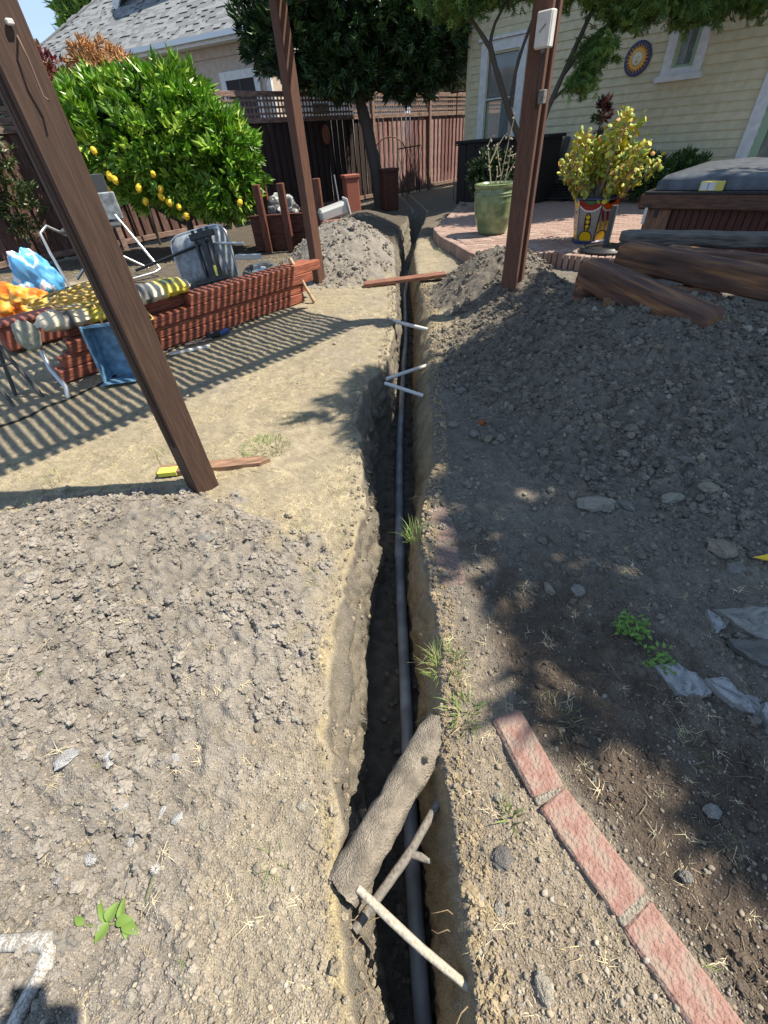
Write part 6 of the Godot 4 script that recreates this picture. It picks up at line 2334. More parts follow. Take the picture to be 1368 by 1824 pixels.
func crown(parent: Node3D, called: String, blobs: Array, n: int, meshes: Array, m: Material, lo: float, hi: float, tones: Array, gap := 0.1, gap_freq := 1.6, core := 0.5, outward := 1.0, sd := 1) -> void:
	var f := noise(sd * 31, gap_freq, 2)
	var total := 0.0
	var share := []
	for b in blobs:
		total += pow(b[1].x * b[1].y * b[1].z, 0.75)
		share.append(total)
	var where := []
	var cols := []
	for k in meshes.size():
		where.append([])
		cols.append([])
	var made := 0
	var tries := 0
	while made < n and tries < n * 6:
		tries += 1
		var pick := rng.randf() * total
		var bi := 0
		while share[bi] < pick:
			bi += 1
		var b: Array = blobs[bi]
		var d := Vector3(rng.randfn(), rng.randfn(), rng.randfn()).normalized()
		var r := lerpf(core, 1.0, sqrt(rng.randf()))
		var p: Vector3 = b[0] + d * b[1] * r * (1.0 + 0.18 * f.get_noise_3dv(d * 2.0 + b[0]))
		if f.get_noise_3dv(p) < gap - 0.35:
			continue
		var y := (d * outward + Vector3(rng.randf_range(-0.6, 0.6), rng.randf_range(-0.2, 0.8), rng.randf_range(-0.6, 0.6))).normalized()
		var x := y.cross(Vector3(rng.randf_range(-1, 1), 0.3, rng.randf_range(-1, 1))).normalized()
		var k := rng.randi() % meshes.size()
		where[k].append(Transform3D(Basis(x, y, x.cross(y)).scaled(Vector3.ONE * rng.randf_range(lo, hi)), p))
		var t: Color = tones[rng.randi() % tones.size()]
		var g := rng.randf_range(0.75, 1.25)
		cols[k].append(Color(t.r * g, t.g * g, t.b * g))
		made += 1
	for k in meshes.size():
		copies(parent, called, meshes[k], m, where[k], cols[k])


func limb(mb: MB, p: Array, r0: float, r1: float, sides := 8) -> void:
	# a smooth branch through p
	var c := Curve3D.new()
	for i in p.size():
		var t: Vector3 = (p[mini(i + 1, p.size() - 1)] - p[maxi(i - 1, 0)]) * 0.2
		c.add_point(p[i], -t, t)
	var pts := []
	var rs := []
	var n := maxi(5, int(c.get_baked_length() / 0.12))
	for i in n + 1:
		var f := float(i) / n
		pts.append(c.sample_baked(c.get_baked_length() * f))
		rs.append(lerpf(r0, r1, f) * (1.0 + 0.06 * sin(i * 2.1)))
	mb.tube(pts, rs, sides)


func build_trees() -> void:
	var mb: MB
	# lemon tree
	var t := thing("lemon_tree", "bushy lemon tree with yellow fruit against the fence", "tree", Transform3D(Basis.IDENTITY, Vector3(-3.0, 0.1, -8.9)))
	mb = MB.new()
	limb(mb, [Vector3(0, -0.2, 0), Vector3(0.05, 0.4, 0), Vector3(-0.1, 0.9, 0.1)], 0.07, 0.04)
	limb(mb, [Vector3(0.03, 0.3, 0), Vector3(0.5, 0.7, 0.2), Vector3(0.9, 1.2, 0.2)], 0.045, 0.02)
	limb(mb, [Vector3(0.0, 0.3, 0), Vector3(-0.5, 0.7, 0.2), Vector3(-0.9, 1.3, 0.1)], 0.045, 0.02)
	part(t, "trunk", mb, M.trunk_bark)
	var lem := [cluster(8, 0.135, 0.058, 1.3), cluster(7, 0.15, 0.056, 1.1)]
	var blobs := [[Vector3(-0.05, 1.38, 0.25), Vector3(1.15, 0.72, 0.8)], [Vector3(-0.85, 1.45, 0.35), Vector3(0.62, 0.6, 0.6)], [Vector3(0.95, 1.1, 0.3), Vector3(0.62, 0.62, 0.6)], [Vector3(0.45, 1.75, 0.2), Vector3(0.55, 0.42, 0.5)], [Vector3(-0.55, 1.85, 0.2), Vector3(0.3, 0.3, 0.35)], [Vector3(0.85, 0.75, 0.4), Vector3(0.55, 0.42, 0.5)], [Vector3(0.1, 0.85, 0.45), Vector3(0.8, 0.35, 0.45)]]
	crown(t, "crown", blobs, 3300, lem, M.lemon_leaf, 0.8, 1.3, [Color(0.13, 0.27, 0.022), Color(0.17, 0.33, 0.03), Color(0.09, 0.2, 0.02), Color(0.26, 0.38, 0.05)], 0.12, 2.2, 0.5, 1.2, 4)
	for q in [[-0.82, 0.98, 0.98], [-0.76, 0.90, 1.0], [-0.70, 0.84, 0.98], [-0.62, 0.86, 1.02], [-0.50, 1.02, 1.06], [-0.43, 0.97, 1.1], [-0.16, 0.86, 1.05], [-0.15, 0.70, 1.0], [0.10, 0.74, 1.0], [0.14, 0.83, 1.03], [0.18, 0.66, 0.98], [0.30, 0.60, 0.98], [0.36, 0.48, 0.95], [1.2, 0.58, 0.88], [0.12, 1.0, 1.08], [-0.6, 1.3, 1.02]]:
		mb = MB.new()
		mb.lathe([Vector2(0, -0.052), Vector2(0.012, -0.045), Vector2(0.03, -0.03), Vector2(0.037, 0.0), Vector2(0.03, 0.028), Vector2(0.012, 0.042), Vector2(0, 0.045)], 14)
		part(t, "lemon", mb, M.lemon_skin, Transform3D(Basis.from_euler(Vector3(rng.randf_range(-0.5, 0.5), 0, rng.randf_range(-0.5, 0.5))).scaled(Vector3.ONE * rng.randf_range(0.95, 1.25)), Vector3(q[0], q[1], q[2])))
	# dense dark tree before the fence
	t = thing("dark_tree", "dense dark evergreen tree in front of the lattice fence", "tree", Transform3D(Basis.IDENTITY, Vector3(0.52, 0.0, -12.9)))
	mb = MB.new()
	limb(mb, [Vector3(0.05, -0.2, 0), Vector3(0, 0.6, 0), Vector3(-0.15, 1.4, 0), Vector3(-0.32, 2.3, 0), Vector3(-0.2, 3.4, 0)], 0.16, 0.09, 12)
	limb(mb, [Vector3(-0.25, 1.9, 0), Vector3(0.5, 2.6, 0.1), Vector3(1.3, 3.2, 0)], 0.07, 0.03)
	limb(mb, [Vector3(-0.28, 2.1, 0), Vector3(-1.0, 2.7, 0.2), Vector3(-1.7, 3.1, 0.1)], 0.07, 0.03)
	part(t, "trunk", mb, M.trunk_bark)
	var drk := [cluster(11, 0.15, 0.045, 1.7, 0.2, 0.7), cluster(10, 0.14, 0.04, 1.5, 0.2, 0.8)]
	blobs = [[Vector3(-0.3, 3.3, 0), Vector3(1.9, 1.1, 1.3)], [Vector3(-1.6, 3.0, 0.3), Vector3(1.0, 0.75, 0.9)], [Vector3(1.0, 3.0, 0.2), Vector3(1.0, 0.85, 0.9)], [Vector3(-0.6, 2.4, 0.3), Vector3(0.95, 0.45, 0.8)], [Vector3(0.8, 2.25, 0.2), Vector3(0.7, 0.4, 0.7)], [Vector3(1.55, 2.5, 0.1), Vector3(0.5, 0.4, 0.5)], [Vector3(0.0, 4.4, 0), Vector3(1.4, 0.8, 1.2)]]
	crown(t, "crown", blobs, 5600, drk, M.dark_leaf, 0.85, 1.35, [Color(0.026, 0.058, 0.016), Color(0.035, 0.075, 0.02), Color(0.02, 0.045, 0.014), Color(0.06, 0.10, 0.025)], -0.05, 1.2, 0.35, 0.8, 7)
	# Japanese maple in front of the house
	t = thing("maple_tree", "lacy leaved maple spreading its branches before the house", "tree", Transform3D(Basis.IDENTITY, Vector3(0, 0, 0)))
	mb = MB.new()
	limb(mb, [Vector3(2.84, 0.05, -8.6), Vector3(2.80, 0.75, -8.6), Vector3(2.40, 1.45, -8.6), Vector3(2.12, 1.96, -8.6), Vector3(2.03, 2.15, -8.6)], 0.06, 0.036)
	limb(mb, [Vector3(2.03, 2.13, -8.6), Vector3(1.75, 2.4, -8.6), Vector3(1.5, 2.56, -8.55)], 0.03, 0.014)
	limb(mb, [Vector3(2.03, 2.13, -8.6), Vector3(2.08, 2.35, -8.6), Vector3(2.28, 2.6, -8.6)], 0.026, 0.012)
	limb(mb, [Vector3(2.42, 1.5, -8.6), Vector3(2.44, 1.9, -8.6), Vector3(2.58, 2.3, -8.6), Vector3(2.75, 2.7, -8.6)], 0.03, 0.016)
	limb(mb, [Vector3(2.86, 0.5, -8.62), Vector3(2.90, 1.16, -8.6), Vector3(3.12, 1.76, -8.6), Vector3(3.28, 2.11, -8.6), Vector3(3.5, 2.6, -8.6)], 0.05, 0.026)
	limb(mb, [Vector3(3.14, 1.8, -8.6), Vector3(3.45, 2.12, -8.55), Vector3(3.79, 2.3, -8.5), Vector3(4.4, 2.55, -8.4), Vector3(5.2, 2.7, -8.2)], 0.03, 0.012)
	limb(mb, [Vector3(3.05, 1.55, -8.6), Vector3(3.3, 1.75, -8.5), Vector3(3.5, 1.95, -8.4)], 0.022, 0.01)
	part(t, "trunk", mb, M.maple_bark)
	var lac := [lacy(7, 0.075), lacy(8, 0.07)]
	var green := [Color(0.10, 0.19, 0.035), Color(0.075, 0.15, 0.03), Color(0.16, 0.26, 0.05), Color(0.06, 0.12, 0.025)]
	crown(t, "crown", [[Vector3(1.55, 2.62, -8.6), Vector3(0.55, 0.2, 0.5)], [Vector3(2.2, 2.75, -8.6), Vector3(0.5, 0.22, 0.5)], [Vector3(2.9, 2.7, -8.55), Vector3(0.5, 0.25, 0.5)], [Vector3(3.5, 1.95, -8.45), Vector3(0.24, 0.22, 0.24)], [Vector3(3.35, 1.68, -8.4), Vector3(0.2, 0.1, 0.2)], [Vector3(4.0, 2.38, -8.4), Vector3(0.45, 0.2, 0.4)], [Vector3(4.75, 2.33, -8.3), Vector3(0.5, 0.2, 0.4)], [Vector3(5.4, 2.38, -8.1), Vector3(0.5, 0.2, 0.4)], [Vector3(4.4, 2.85, -8.4), Vector3(1.2, 0.3, 0.8)], [Vector3(3.75, 2.55, -8.5), Vector3(0.5, 0.25, 0.4)]], 3400, lac, M.maple_leaf, 0.8, 1.3, green, 0.0, 3.0, 0.1, 0.3, 9)
	# shade tree out beyond the spoil heap: its crown shades the heap and the tub
	t = thing("shade_tree", "broad leafy tree beyond the spoil heap, shading it", "tree", Transform3D(Basis.IDENTITY, Vector3(5.6, 0.0, -1.3)))
	mb = MB.new()
	limb(mb, [Vector3(0, -0.2, 0), Vector3(-0.1, 1.2, 0), Vector3(-0.3, 2.4, -0.2)], 0.17, 0.11, 12)
	limb(mb, [Vector3(-0.25, 2.2, -0.2), Vector3(-1.0, 3.1, -0.5), Vector3(-2.0, 3.6, -0.8), Vector3(-3.0, 3.7, -1.0)], 0.09, 0.02)
	limb(mb, [Vector3(-0.28, 2.3, -0.2), Vector3(-0.2, 3.2, -1.2), Vector3(0.1, 3.7, -2.4)], 0.08, 0.02)
	limb(mb, [Vector3(-0.28, 2.3, -0.2), Vector3(-0.6, 3.4, 0.3), Vector3(-1.2, 3.9, 0.7)], 0.07, 0.02)
	part(t, "trunk", mb, M.trunk_bark)
	blobs = [[Vector3(-1.75, 3.75, -0.95), Vector3(1.05, 0.55, 0.95)], [Vector3(-2.55, 3.65, -1.15), Vector3(0.75, 0.4, 0.75)], [Vector3(-0.8, 3.9, -0.6), Vector3(1.2, 0.7, 1.1)], [Vector3(-0.9, 3.9, -2.0), Vector3(1.1, 0.6, 0.9)], [Vector3(0.2, 3.9, -2.6), Vector3(1.2, 0.7, 1.1)], [Vector3(-1.35, 3.6, 0.45), Vector3(0.85, 0.45, 0.55)], [Vector3(-0.3, 4.1, 0.6), Vector3(1.2, 0.6, 0.8)], [Vector3(0.6, 4.2, -0.8), Vector3(1.2, 0.8, 1.3)], [Vector3(-3.1, 3.6, -1.0), Vector3(0.5, 0.2, 0.5)], [Vector3(-2.2, 3.6, 0.42), Vector3(0.5, 0.3, 0.45)], [Vector3(-1.9, 3.7, 0.85), Vector3(0.6, 0.3, 0.4)], [Vector3(-2.3, 3.65, -0.2), Vector3(0.6, 0.35, 0.5)], [Vector3(-1.1, 3.8, 1.0), Vector3(0.8, 0.4, 0.5)], [Vector3(-2.15, 3.6, 0.98), Vector3(0.42, 0.22, 0.25)], [Vector3(-1.85, 3.65, 1.22), Vector3(0.4, 0.22, 0.25)], [Vector3(-2.6, 3.6, 0.82), Vector3(0.3, 0.14, 0.22)], [Vector3(-2.3, 3.6, 1.12), Vector3(0.36, 0.15, 0.2)], [Vector3(-2.75, 3.6, 0.3), Vector3(0.25, 0.14, 0.25)]]
	crown(t, "crown", blobs, 5300, drk, M.lemon_leaf, 0.9, 1.4, [Color(0.09, 0.17, 0.03), Color(0.07, 0.14, 0.025)], -0.06, 1.7, 0.2, 0.5, 11)
	# trees beyond the houses
	var far := [cluster(12, 0.34, 0.11, 2.2, 0.2, 0.9), cluster(12, 0.3, 0.1, 2.4, 0.2, 1.0)]
	t = thing("willow_tree", "tall bright green tree behind the shingled roof", "tree", Transform3D(Basis.IDENTITY, Vector3(-10.2, 0, -27.0)))
	mb = MB.new()
	limb(mb, [Vector3(0, -0.3, 0), Vector3(0.1, 3.0, 0), Vector3(0.4, 7.0, 0)], 0.3, 0.1, 10)
	part(t, "trunk", mb, M.trunk_bark)
	crown(t, "crown", [[Vector3(0.6, 5.6, 0), Vector3(1.7, 2.6, 1.5)], [Vector3(-0.3, 5.0, 0.2), Vector3(1.0, 2.0, 1.2)], [Vector3(1.9, 6.6, 0), Vector3(1.4, 2.2, 1.3)]], 3000, far, M.far_leaf, 0.8, 1.3, [Color(0.21, 0.33, 0.06), Color(0.16, 0.27, 0.05), Color(0.27, 0.38, 0.1)], 0.06, 0.9, 0.35, 0.3, 13)
	t = thing("conifer_tree", "dark bluish conifer seen past the near post's top", "tree", Transform3D(Basis.IDENTITY, Vector3(-17.2, 0, -31.0)))
	mb = MB.new()
	limb(mb, [Vector3(0, -0.3, 0), Vector3(0, 5.0, 0), Vector3(0, 10.0, 0)], 0.3, 0.05, 10)
	part(t, "trunk", mb, M.trunk_bark)
	blobs = []
	for k in 9:
		blobs.append([Vector3(0.8 * sin(k * 2.4), 3.0 + k * 0.75, 0.4 * cos(k * 2.4)), Vector3(2.5 - k * 0.22, 0.32, 1.8 - k * 0.16)])
	crown(t, "crown", blobs, 1500, far, M.far_leaf, 0.6, 1.0, [Color(0.05, 0.085, 0.06), Color(0.07, 0.10, 0.075)], 0.0, 0.9, 0.2, 0.3, 15)
	t = thing("pale_tree", "hazy grey green tree beyond the fence corner by the house", "tree", Transform3D(Basis.IDENTITY, Vector3(4.2, 0, -24.5)))
	mb = MB.new()
	limb(mb, [Vector3(0, -0.3, 0), Vector3(0.1, 2.0, 0), Vector3(0, 5.0, 0)], 0.2, 0.06, 10)
	part(t, "trunk", mb, M.trunk_bark)
	crown(t, "crown", [[Vector3(0, 4.3, 0), Vector3(2.3, 1.7, 1.5)], [Vector3(-1.6, 3.6, 0.3), Vector3(1.3, 1.0, 1.0)], [Vector3(1.5, 5.2, 0), Vector3(1.8, 1.5, 1.3)]], 2400, far, M.far_leaf, 0.6, 1.1, [Color(0.15, 0.19, 0.12), Color(0.2, 0.24, 0.15), Color(0.11, 0.15, 0.08)], 0.06, 0.9, 0.35, 0.3, 17)
	t = thing("garden_tree", "mid green tree beyond the lattice behind the dark tree", "tree", Transform3D(Basis.IDENTITY, Vector3(-1.0, 0, -22.5)))
	mb = MB.new()
	limb(mb, [Vector3(0, -0.3, 0), Vector3(0.1, 1.5, 0), Vector3(0, 3.0, 0)], 0.15, 0.06, 10)
	part(t, "trunk", mb, M.trunk_bark)
	crown(t, "crown", [[Vector3(0.5, 3.6, 0), Vector3(2.0, 1.3, 1.3)], [Vector3(2.5, 3.2, 0.3), Vector3(1.5, 1.0, 1.0)]], 1500, far, M.far_leaf, 0.6, 1.0, [Color(0.09, 0.14, 0.05), Color(0.12, 0.17, 0.06)], 0.06, 0.9, 0.35, 0.3, 19)
	# shrubs along the fence top
	var small := [cluster(10, 0.09, 0.035, 1.8), cluster(10, 0.08, 0.03, 1.8)]
	shrub("red_shrub", "dark red leaved shrub above the fence by the shingled roof", Vector3(-5.0, 0, -10.2), [[Vector3(0, 2.45, 0), Vector3(0.4, 0.3, 0.3)], [Vector3(-0.35, 2.2, 0), Vector3(0.35, 0.25, 0.3)], [Vector3(0.3, 2.2, 0.1), Vector3(0.3, 0.2, 0.3)]], 300, small, M.dark_leaf, [Color(0.2, 0.03, 0.045), Color(0.28, 0.07, 0.06), Color(0.25, 0.14, 0.08)], 2.3)
	shrub("dry_shrub", "dried orange brown shrub behind the lemon tree", Vector3(-3.95, 0, -9.85), [[Vector3(0, 2.42, 0), Vector3(0.42, 0.3, 0.3)], [Vector3(0.3, 2.3, 0), Vector3(0.35, 0.3, 0.3)]], 420, small, M.dry_leaf, [Color(0.42, 0.22, 0.09), Color(0.5, 0.28, 0.12), Color(0.35, 0.19, 0.09)], 2.2)
	shrub("yellow_shrub", "yellow green shrub between the near post and lemon tree", Vector3(-4.75, 0, -9.1), [[Vector3(0, 1.8, 0), Vector3(0.3, 0.5, 0.3)], [Vector3(-0.15, 2.2, 0), Vector3(0.25, 0.3, 0.25)]], 380, small, M.lemon_leaf, [Color(0.34, 0.38, 0.03), Color(0.26, 0.34, 0.04), Color(0.42, 0.42, 0.06)], 1.8)
	shrub("fence_vine", "straggling dark vine hanging on the fence beside the near post", Vector3(-5.55, 0, -8.45), [[Vector3(0, 1.55, 0.1), Vector3(0.55, 0.6, 0.25)], [Vector3(0.2, 0.9, 0.1), Vector3(0.4, 0.5, 0.2)]], 300, small, M.dark_leaf, [Color(0.05, 0.08, 0.025), Color(0.08, 0.1, 0.03)], 1.4)
	shrub("clipped_hedge", "small clipped green hedge at the foot of the yellow wall", Vector3(5.05, 0.1, -8.95), [[Vector3(-0.1, 0.42, 0), Vector3(0.4, 0.3, 0.28)], [Vector3(0.35, 0.42, 0.35), Vector3(0.4, 0.28, 0.28)], [Vector3(-0.45, 0.4, -0.35), Vector3(0.3, 0.3, 0.25)]], 900, small, M.dark_leaf, [Color(0.045, 0.09, 0.02), Color(0.06, 0.12, 0.03)], 0.5)
	shrub("dark_bush", "dark green bush between the chest and green pot", Vector3(2.55, 0.1, -9.75), [[Vector3(0, 0.5, 0), Vector3(0.5, 0.4, 0.35)]], 500, small, M.dark_leaf, [Color(0.025, 0.05, 0.015), Color(0.035, 0.065, 0.02)], 0.6)
	shrub("wall_flower", "dark red flower spike above the jade plant by the wall", Vector3(4.15, 0.1, -9.3), [[Vector3(0, 1.3, 0), Vector3(0.12, 0.2, 0.12)], [Vector3(0.02, 0.6, 0), Vector3(0.08, 0.5, 0.08)]], 70, small, M.dark_leaf, [Color(0.1, 0.03, 0.03), Color(0.05, 0.07, 0.02), Color(0.4, 0.12, 0.09)], 1.2)
	# bare vine on the sunlit fence
	var vine := thing("bare_vine", "bare brown vine climbing the sunlit fence boards", "vine")
	for k in 7:
		mb = MB.new()
		var p := []
		var x0 := 0.9 + 0.16 * k + rng.randf_range(-0.05, 0.05)
		for i in 9:
			var f := i / 8.0
			var s := x0 + 0.1 * sin(f * 6.0 + k * 1.7) + 0.04 * rng.randf_range(-1, 1)
			p.append(Vector3(2.3, 0, -16.5) + V * (s - 2.4) + U * 0.09 + Vector3(0, f * (1.2 + 0.13 * k), 0))
		limb(mb, p, 0.014, 0.004, 5)
		part(vine, "stem", mb, M.maple_bark)


func shrub(called: String, label: String, at: Vector3, blobs: Array, n: int, meshes: Array, m: Material, tones: Array, stem: float) -> void:
	var t := thing(called, label, "shrub", Transform3D(Basis.IDENTITY, at))
	var mb := MB.new()
	for b in blobs:
		limb(mb, [Vector3(0, -0.1, 0), Vector3(b[0].x * 0.4, stem * 0.5, b[0].z * 0.4), b[0]], 0.02, 0.008, 6)
	part(t, "stems", mb, M.maple_bark)
	crown(t, "foliage", blobs, n, meshes, m, 0.8, 1.3, tones, 0.0, 3.0, 0.2, 0.8, int(n))


func tuft(called: String, label: String, x: float, z: float, n: int, spread: float, ln: float, wd: float, tones: Array, cat := "grass tuft", lean := 0.7) -> void:
	var mb := MB.new()
	mb.colored = true
	for i in n:
		var a := rng.randf() * TAU
		var r := sqrt(rng.randf()) * spread
		var px := x + cos(a) * r
		var pz := z + sin(a) * r
		var y := ground_y(px, pz) - 0.003
		if in_trench(px, pz):
			y = minf(y, -0.01) - 0.02
		var c: Color = tones[rng.randi() % tones.size()]
		var g := rng.randf_range(0.75, 1.25)
		mb.col = Color(c.r * g, c.g * g, c.b * g)
		var b := a + rng.randf_range(-0.8, 0.8)
		mb.blade(Vector3(px, y, pz), Vector3(cos(b) * lean * rng.randf(), 1, sin(b) * lean * rng.randf()).normalized(), ln * rng.randf_range(0.5, 1.1), wd, rng.randf_range(0.2, 0.9))
	solo(called, mb, M.grass_leaf, label, cat)


func build_small_plants() -> void:
	var fresh := [Color(0.14, 0.22, 0.05), Color(0.2, 0.29, 0.08), Color(0.26, 0.33, 0.13), Color(0.1, 0.17, 0.04)]
	var mixed := [Color(0.17, 0.24, 0.06), Color(0.32, 0.33, 0.14), Color(0.4, 0.36, 0.2)]
	tuft("grass_tuft", "thick green grass tuft on the trench lip opposite the bricks", 0.15, -0.655, 150, 0.055, 0.085, 0.0032, fresh + mixed)
	tuft("grass_tuft", "pale green weed tuft between the trench and first brick", 0.178, -0.50, 60, 0.05, 0.07, 0.0055, fresh + mixed)
	tuft("grass_tuft", "thin green grass hanging into the shaded trench", 0.135, -1.25, 70, 0.05, 0.11, 0.0035, fresh)
	tuft("grass_tuft", "withered pale weed in the gravel beside the second brick", 0.245, -0.245, 18, 0.02, 0.055, 0.006, mixed)
	tuft("grass_tuft", "dry straw wisps in gravel near the last brick", 0.34, -0.03, 40, 0.07, 0.045, 0.002, [Color(0.5, 0.42, 0.24), Color(0.42, 0.36, 0.2)])
	tuft("grass_tuft", "sparse green and straw grass behind the first brick", 0.44, -0.47, 46, 0.06, 0.05, 0.0025, mixed)
	tuft("grass_tuft", "thin grass in the dark soil beyond the second brick", 0.74, -0.36, 40, 0.06, 0.05, 0.0022, mixed)
	tuft("grass_tuft", "bright green patch of grass on the dead lawn", -0.63, -2.02, 420, 0.14, 0.04, 0.004, fresh)
	tuft("grass_tuft", "small green clump on the dead lawn near the scooped trench side", -0.5, -2.3, 80, 0.08, 0.035, 0.004, mixed)
	tuft("grass_tuft", "tall seeding grass stalks beside the near post", -1.2, -2.02, 26, 0.09, 0.16, 0.003, [Color(0.45, 0.42, 0.22), Color(0.3, 0.32, 0.12)], "grass tuft", 0.5)
	tuft("grass_tuft", "wispy grass clump at the grey heap's far edge", -1.75, -1.9, 40, 0.1, 0.12, 0.003, mixed, "grass tuft", 0.5)
	tuft("grass_tuft", "yellowish grass along the dead lawn behind the heap", -1.02, -1.95, 70, 0.12, 0.05, 0.003, mixed)
	tuft("grass_tuft", "spidery grass on the sunlit trench lip by the heap", -0.26, -1.02, 34, 0.05, 0.05, 0.0028, mixed)
	tuft("grass_tuft", "spidery weed on the cracked crust near the trench", -0.33, -0.2, 18, 0.02, 0.05, 0.0025, mixed, "weed", 1.6)
	tuft("grass_tuft", "grass growing at the scalloped patio edge", 1.2, -6.8, 60, 0.2, 0.1, 0.006, mixed)
	tuft("grass_tuft", "grass blades at the foot of the green pot", 1.86, -6.78, 24, 0.06, 0.16, 0.008, mixed)
	# leafy weeds on the shaded soil
	for q in [[0.775, -0.72, 90, "bushy bright green weed by the bluish slabs"], [0.80, -0.60, 50, "low green weed between the bushy weed and bluish slab"]]:
		var t := thing("leafy_weed", q[3], "weed")
		var mb := MB.new()
		mb.colored = true
		for i in int(q[2]):
			var a := rng.randf() * TAU
			var r := sqrt(rng.randf()) * 0.05
			var p := on_ground(q[0] + cos(a) * r, q[1] + sin(a) * r) + Vector3(0, rng.randf_range(0.004, 0.03), 0)
			var g := rng.randf_range(0.7, 1.2)
			mb.col = Color(0.14 * g, 0.26 * g, 0.045 * g)
			mb.leaf(Transform3D(Basis.from_euler(Vector3(rng.randf_range(-0.9, 0.2), rng.randf() * TAU, 0)), p), rng.randf_range(0.018, 0.03), rng.randf_range(0.008, 0.014))
		part(t, "leaves", mb, M.grass_leaf)
	# broad leaved weed on the crust, with a dandelion clock beside it
	var w := thing("crust_weed", "broad leaved green weed on the sunlit cracked crust", "weed", Transform3D(Basis.IDENTITY, on_ground(-0.66, -0.118)))
	for q in [[-0.02, 0.012, -0.5, 0.034, 0.028], [0.0, 0.02, 1.6, 0.036, 0.02], [0.012, 0.014, 1.1, 0.05, 0.022], [0.005, 0.012, 3.3, 0.04, 0.016], [-0.03, 0.01, -2.5, 0.055, 0.012], [-0.02, 0.02, 2.8, 0.034, 0.026], [-0.06, 0.008, -1.2, 0.045, 0.01], [0.018, 0.01, 0.5, 0.04, 0.016], [-0.07, 0.02, -2.0, 0.03, 0.014]]:
		var mb := MB.new()
		mb.colored = true
		mb.col = Color(0.15, 0.25, 0.05)
		mb.broad_leaf(Transform3D(Basis(UP, q[2]) * Basis(Vector3.RIGHT, -0.25), Vector3(q[0], q[1], 0)), q[3], q[4])
		part(w, "leaf", mb, M.grass_leaf)
	var mb := MB.new()
	mb.tube([Vector3(0, 0, 0), Vector3(-0.04, 0.015, 0.005), Vector3(-0.085, 0.01, 0.0), Vector3(-0.09, 0.004, 0.04)], [0.0025], 5)
	part(w, "stalk", mb, mat("weed_stem", lin(0.16, 0.2, 0.07), 0.7))
	w = thing("dandelion", "grey dandelion clock on a thin stalk above the crust", "flower", Transform3D(Basis.IDENTITY, on_ground(-0.62, -0.135)))
	mb = MB.new()
	mb.tube([Vector3(0, 0, 0), Vector3(0.015, 0.03, -0.03), Vector3(0.032, 0.055, -0.062)], [0.0016, 0.0014, 0.0013], 5)
	part(w, "stalk", mb, M.weed_stem)
	mb = MB.new()
	for i in 90:
		var d := Vector3(rng.randfn(), rng.randfn(), rng.randfn()).normalized()
		mb.blade(Vector3(0.032, 0.056, -0.063) + d * 0.002, d, 0.011, 0.0016, 0.0)
	var sm := mat("seed_fluff", lin(0.5, 0.49, 0.46), 0.9)
	sm.cull_mode = BaseMaterial3D.CULL_DISABLED
	part(w, "seed_head", mb, sm)


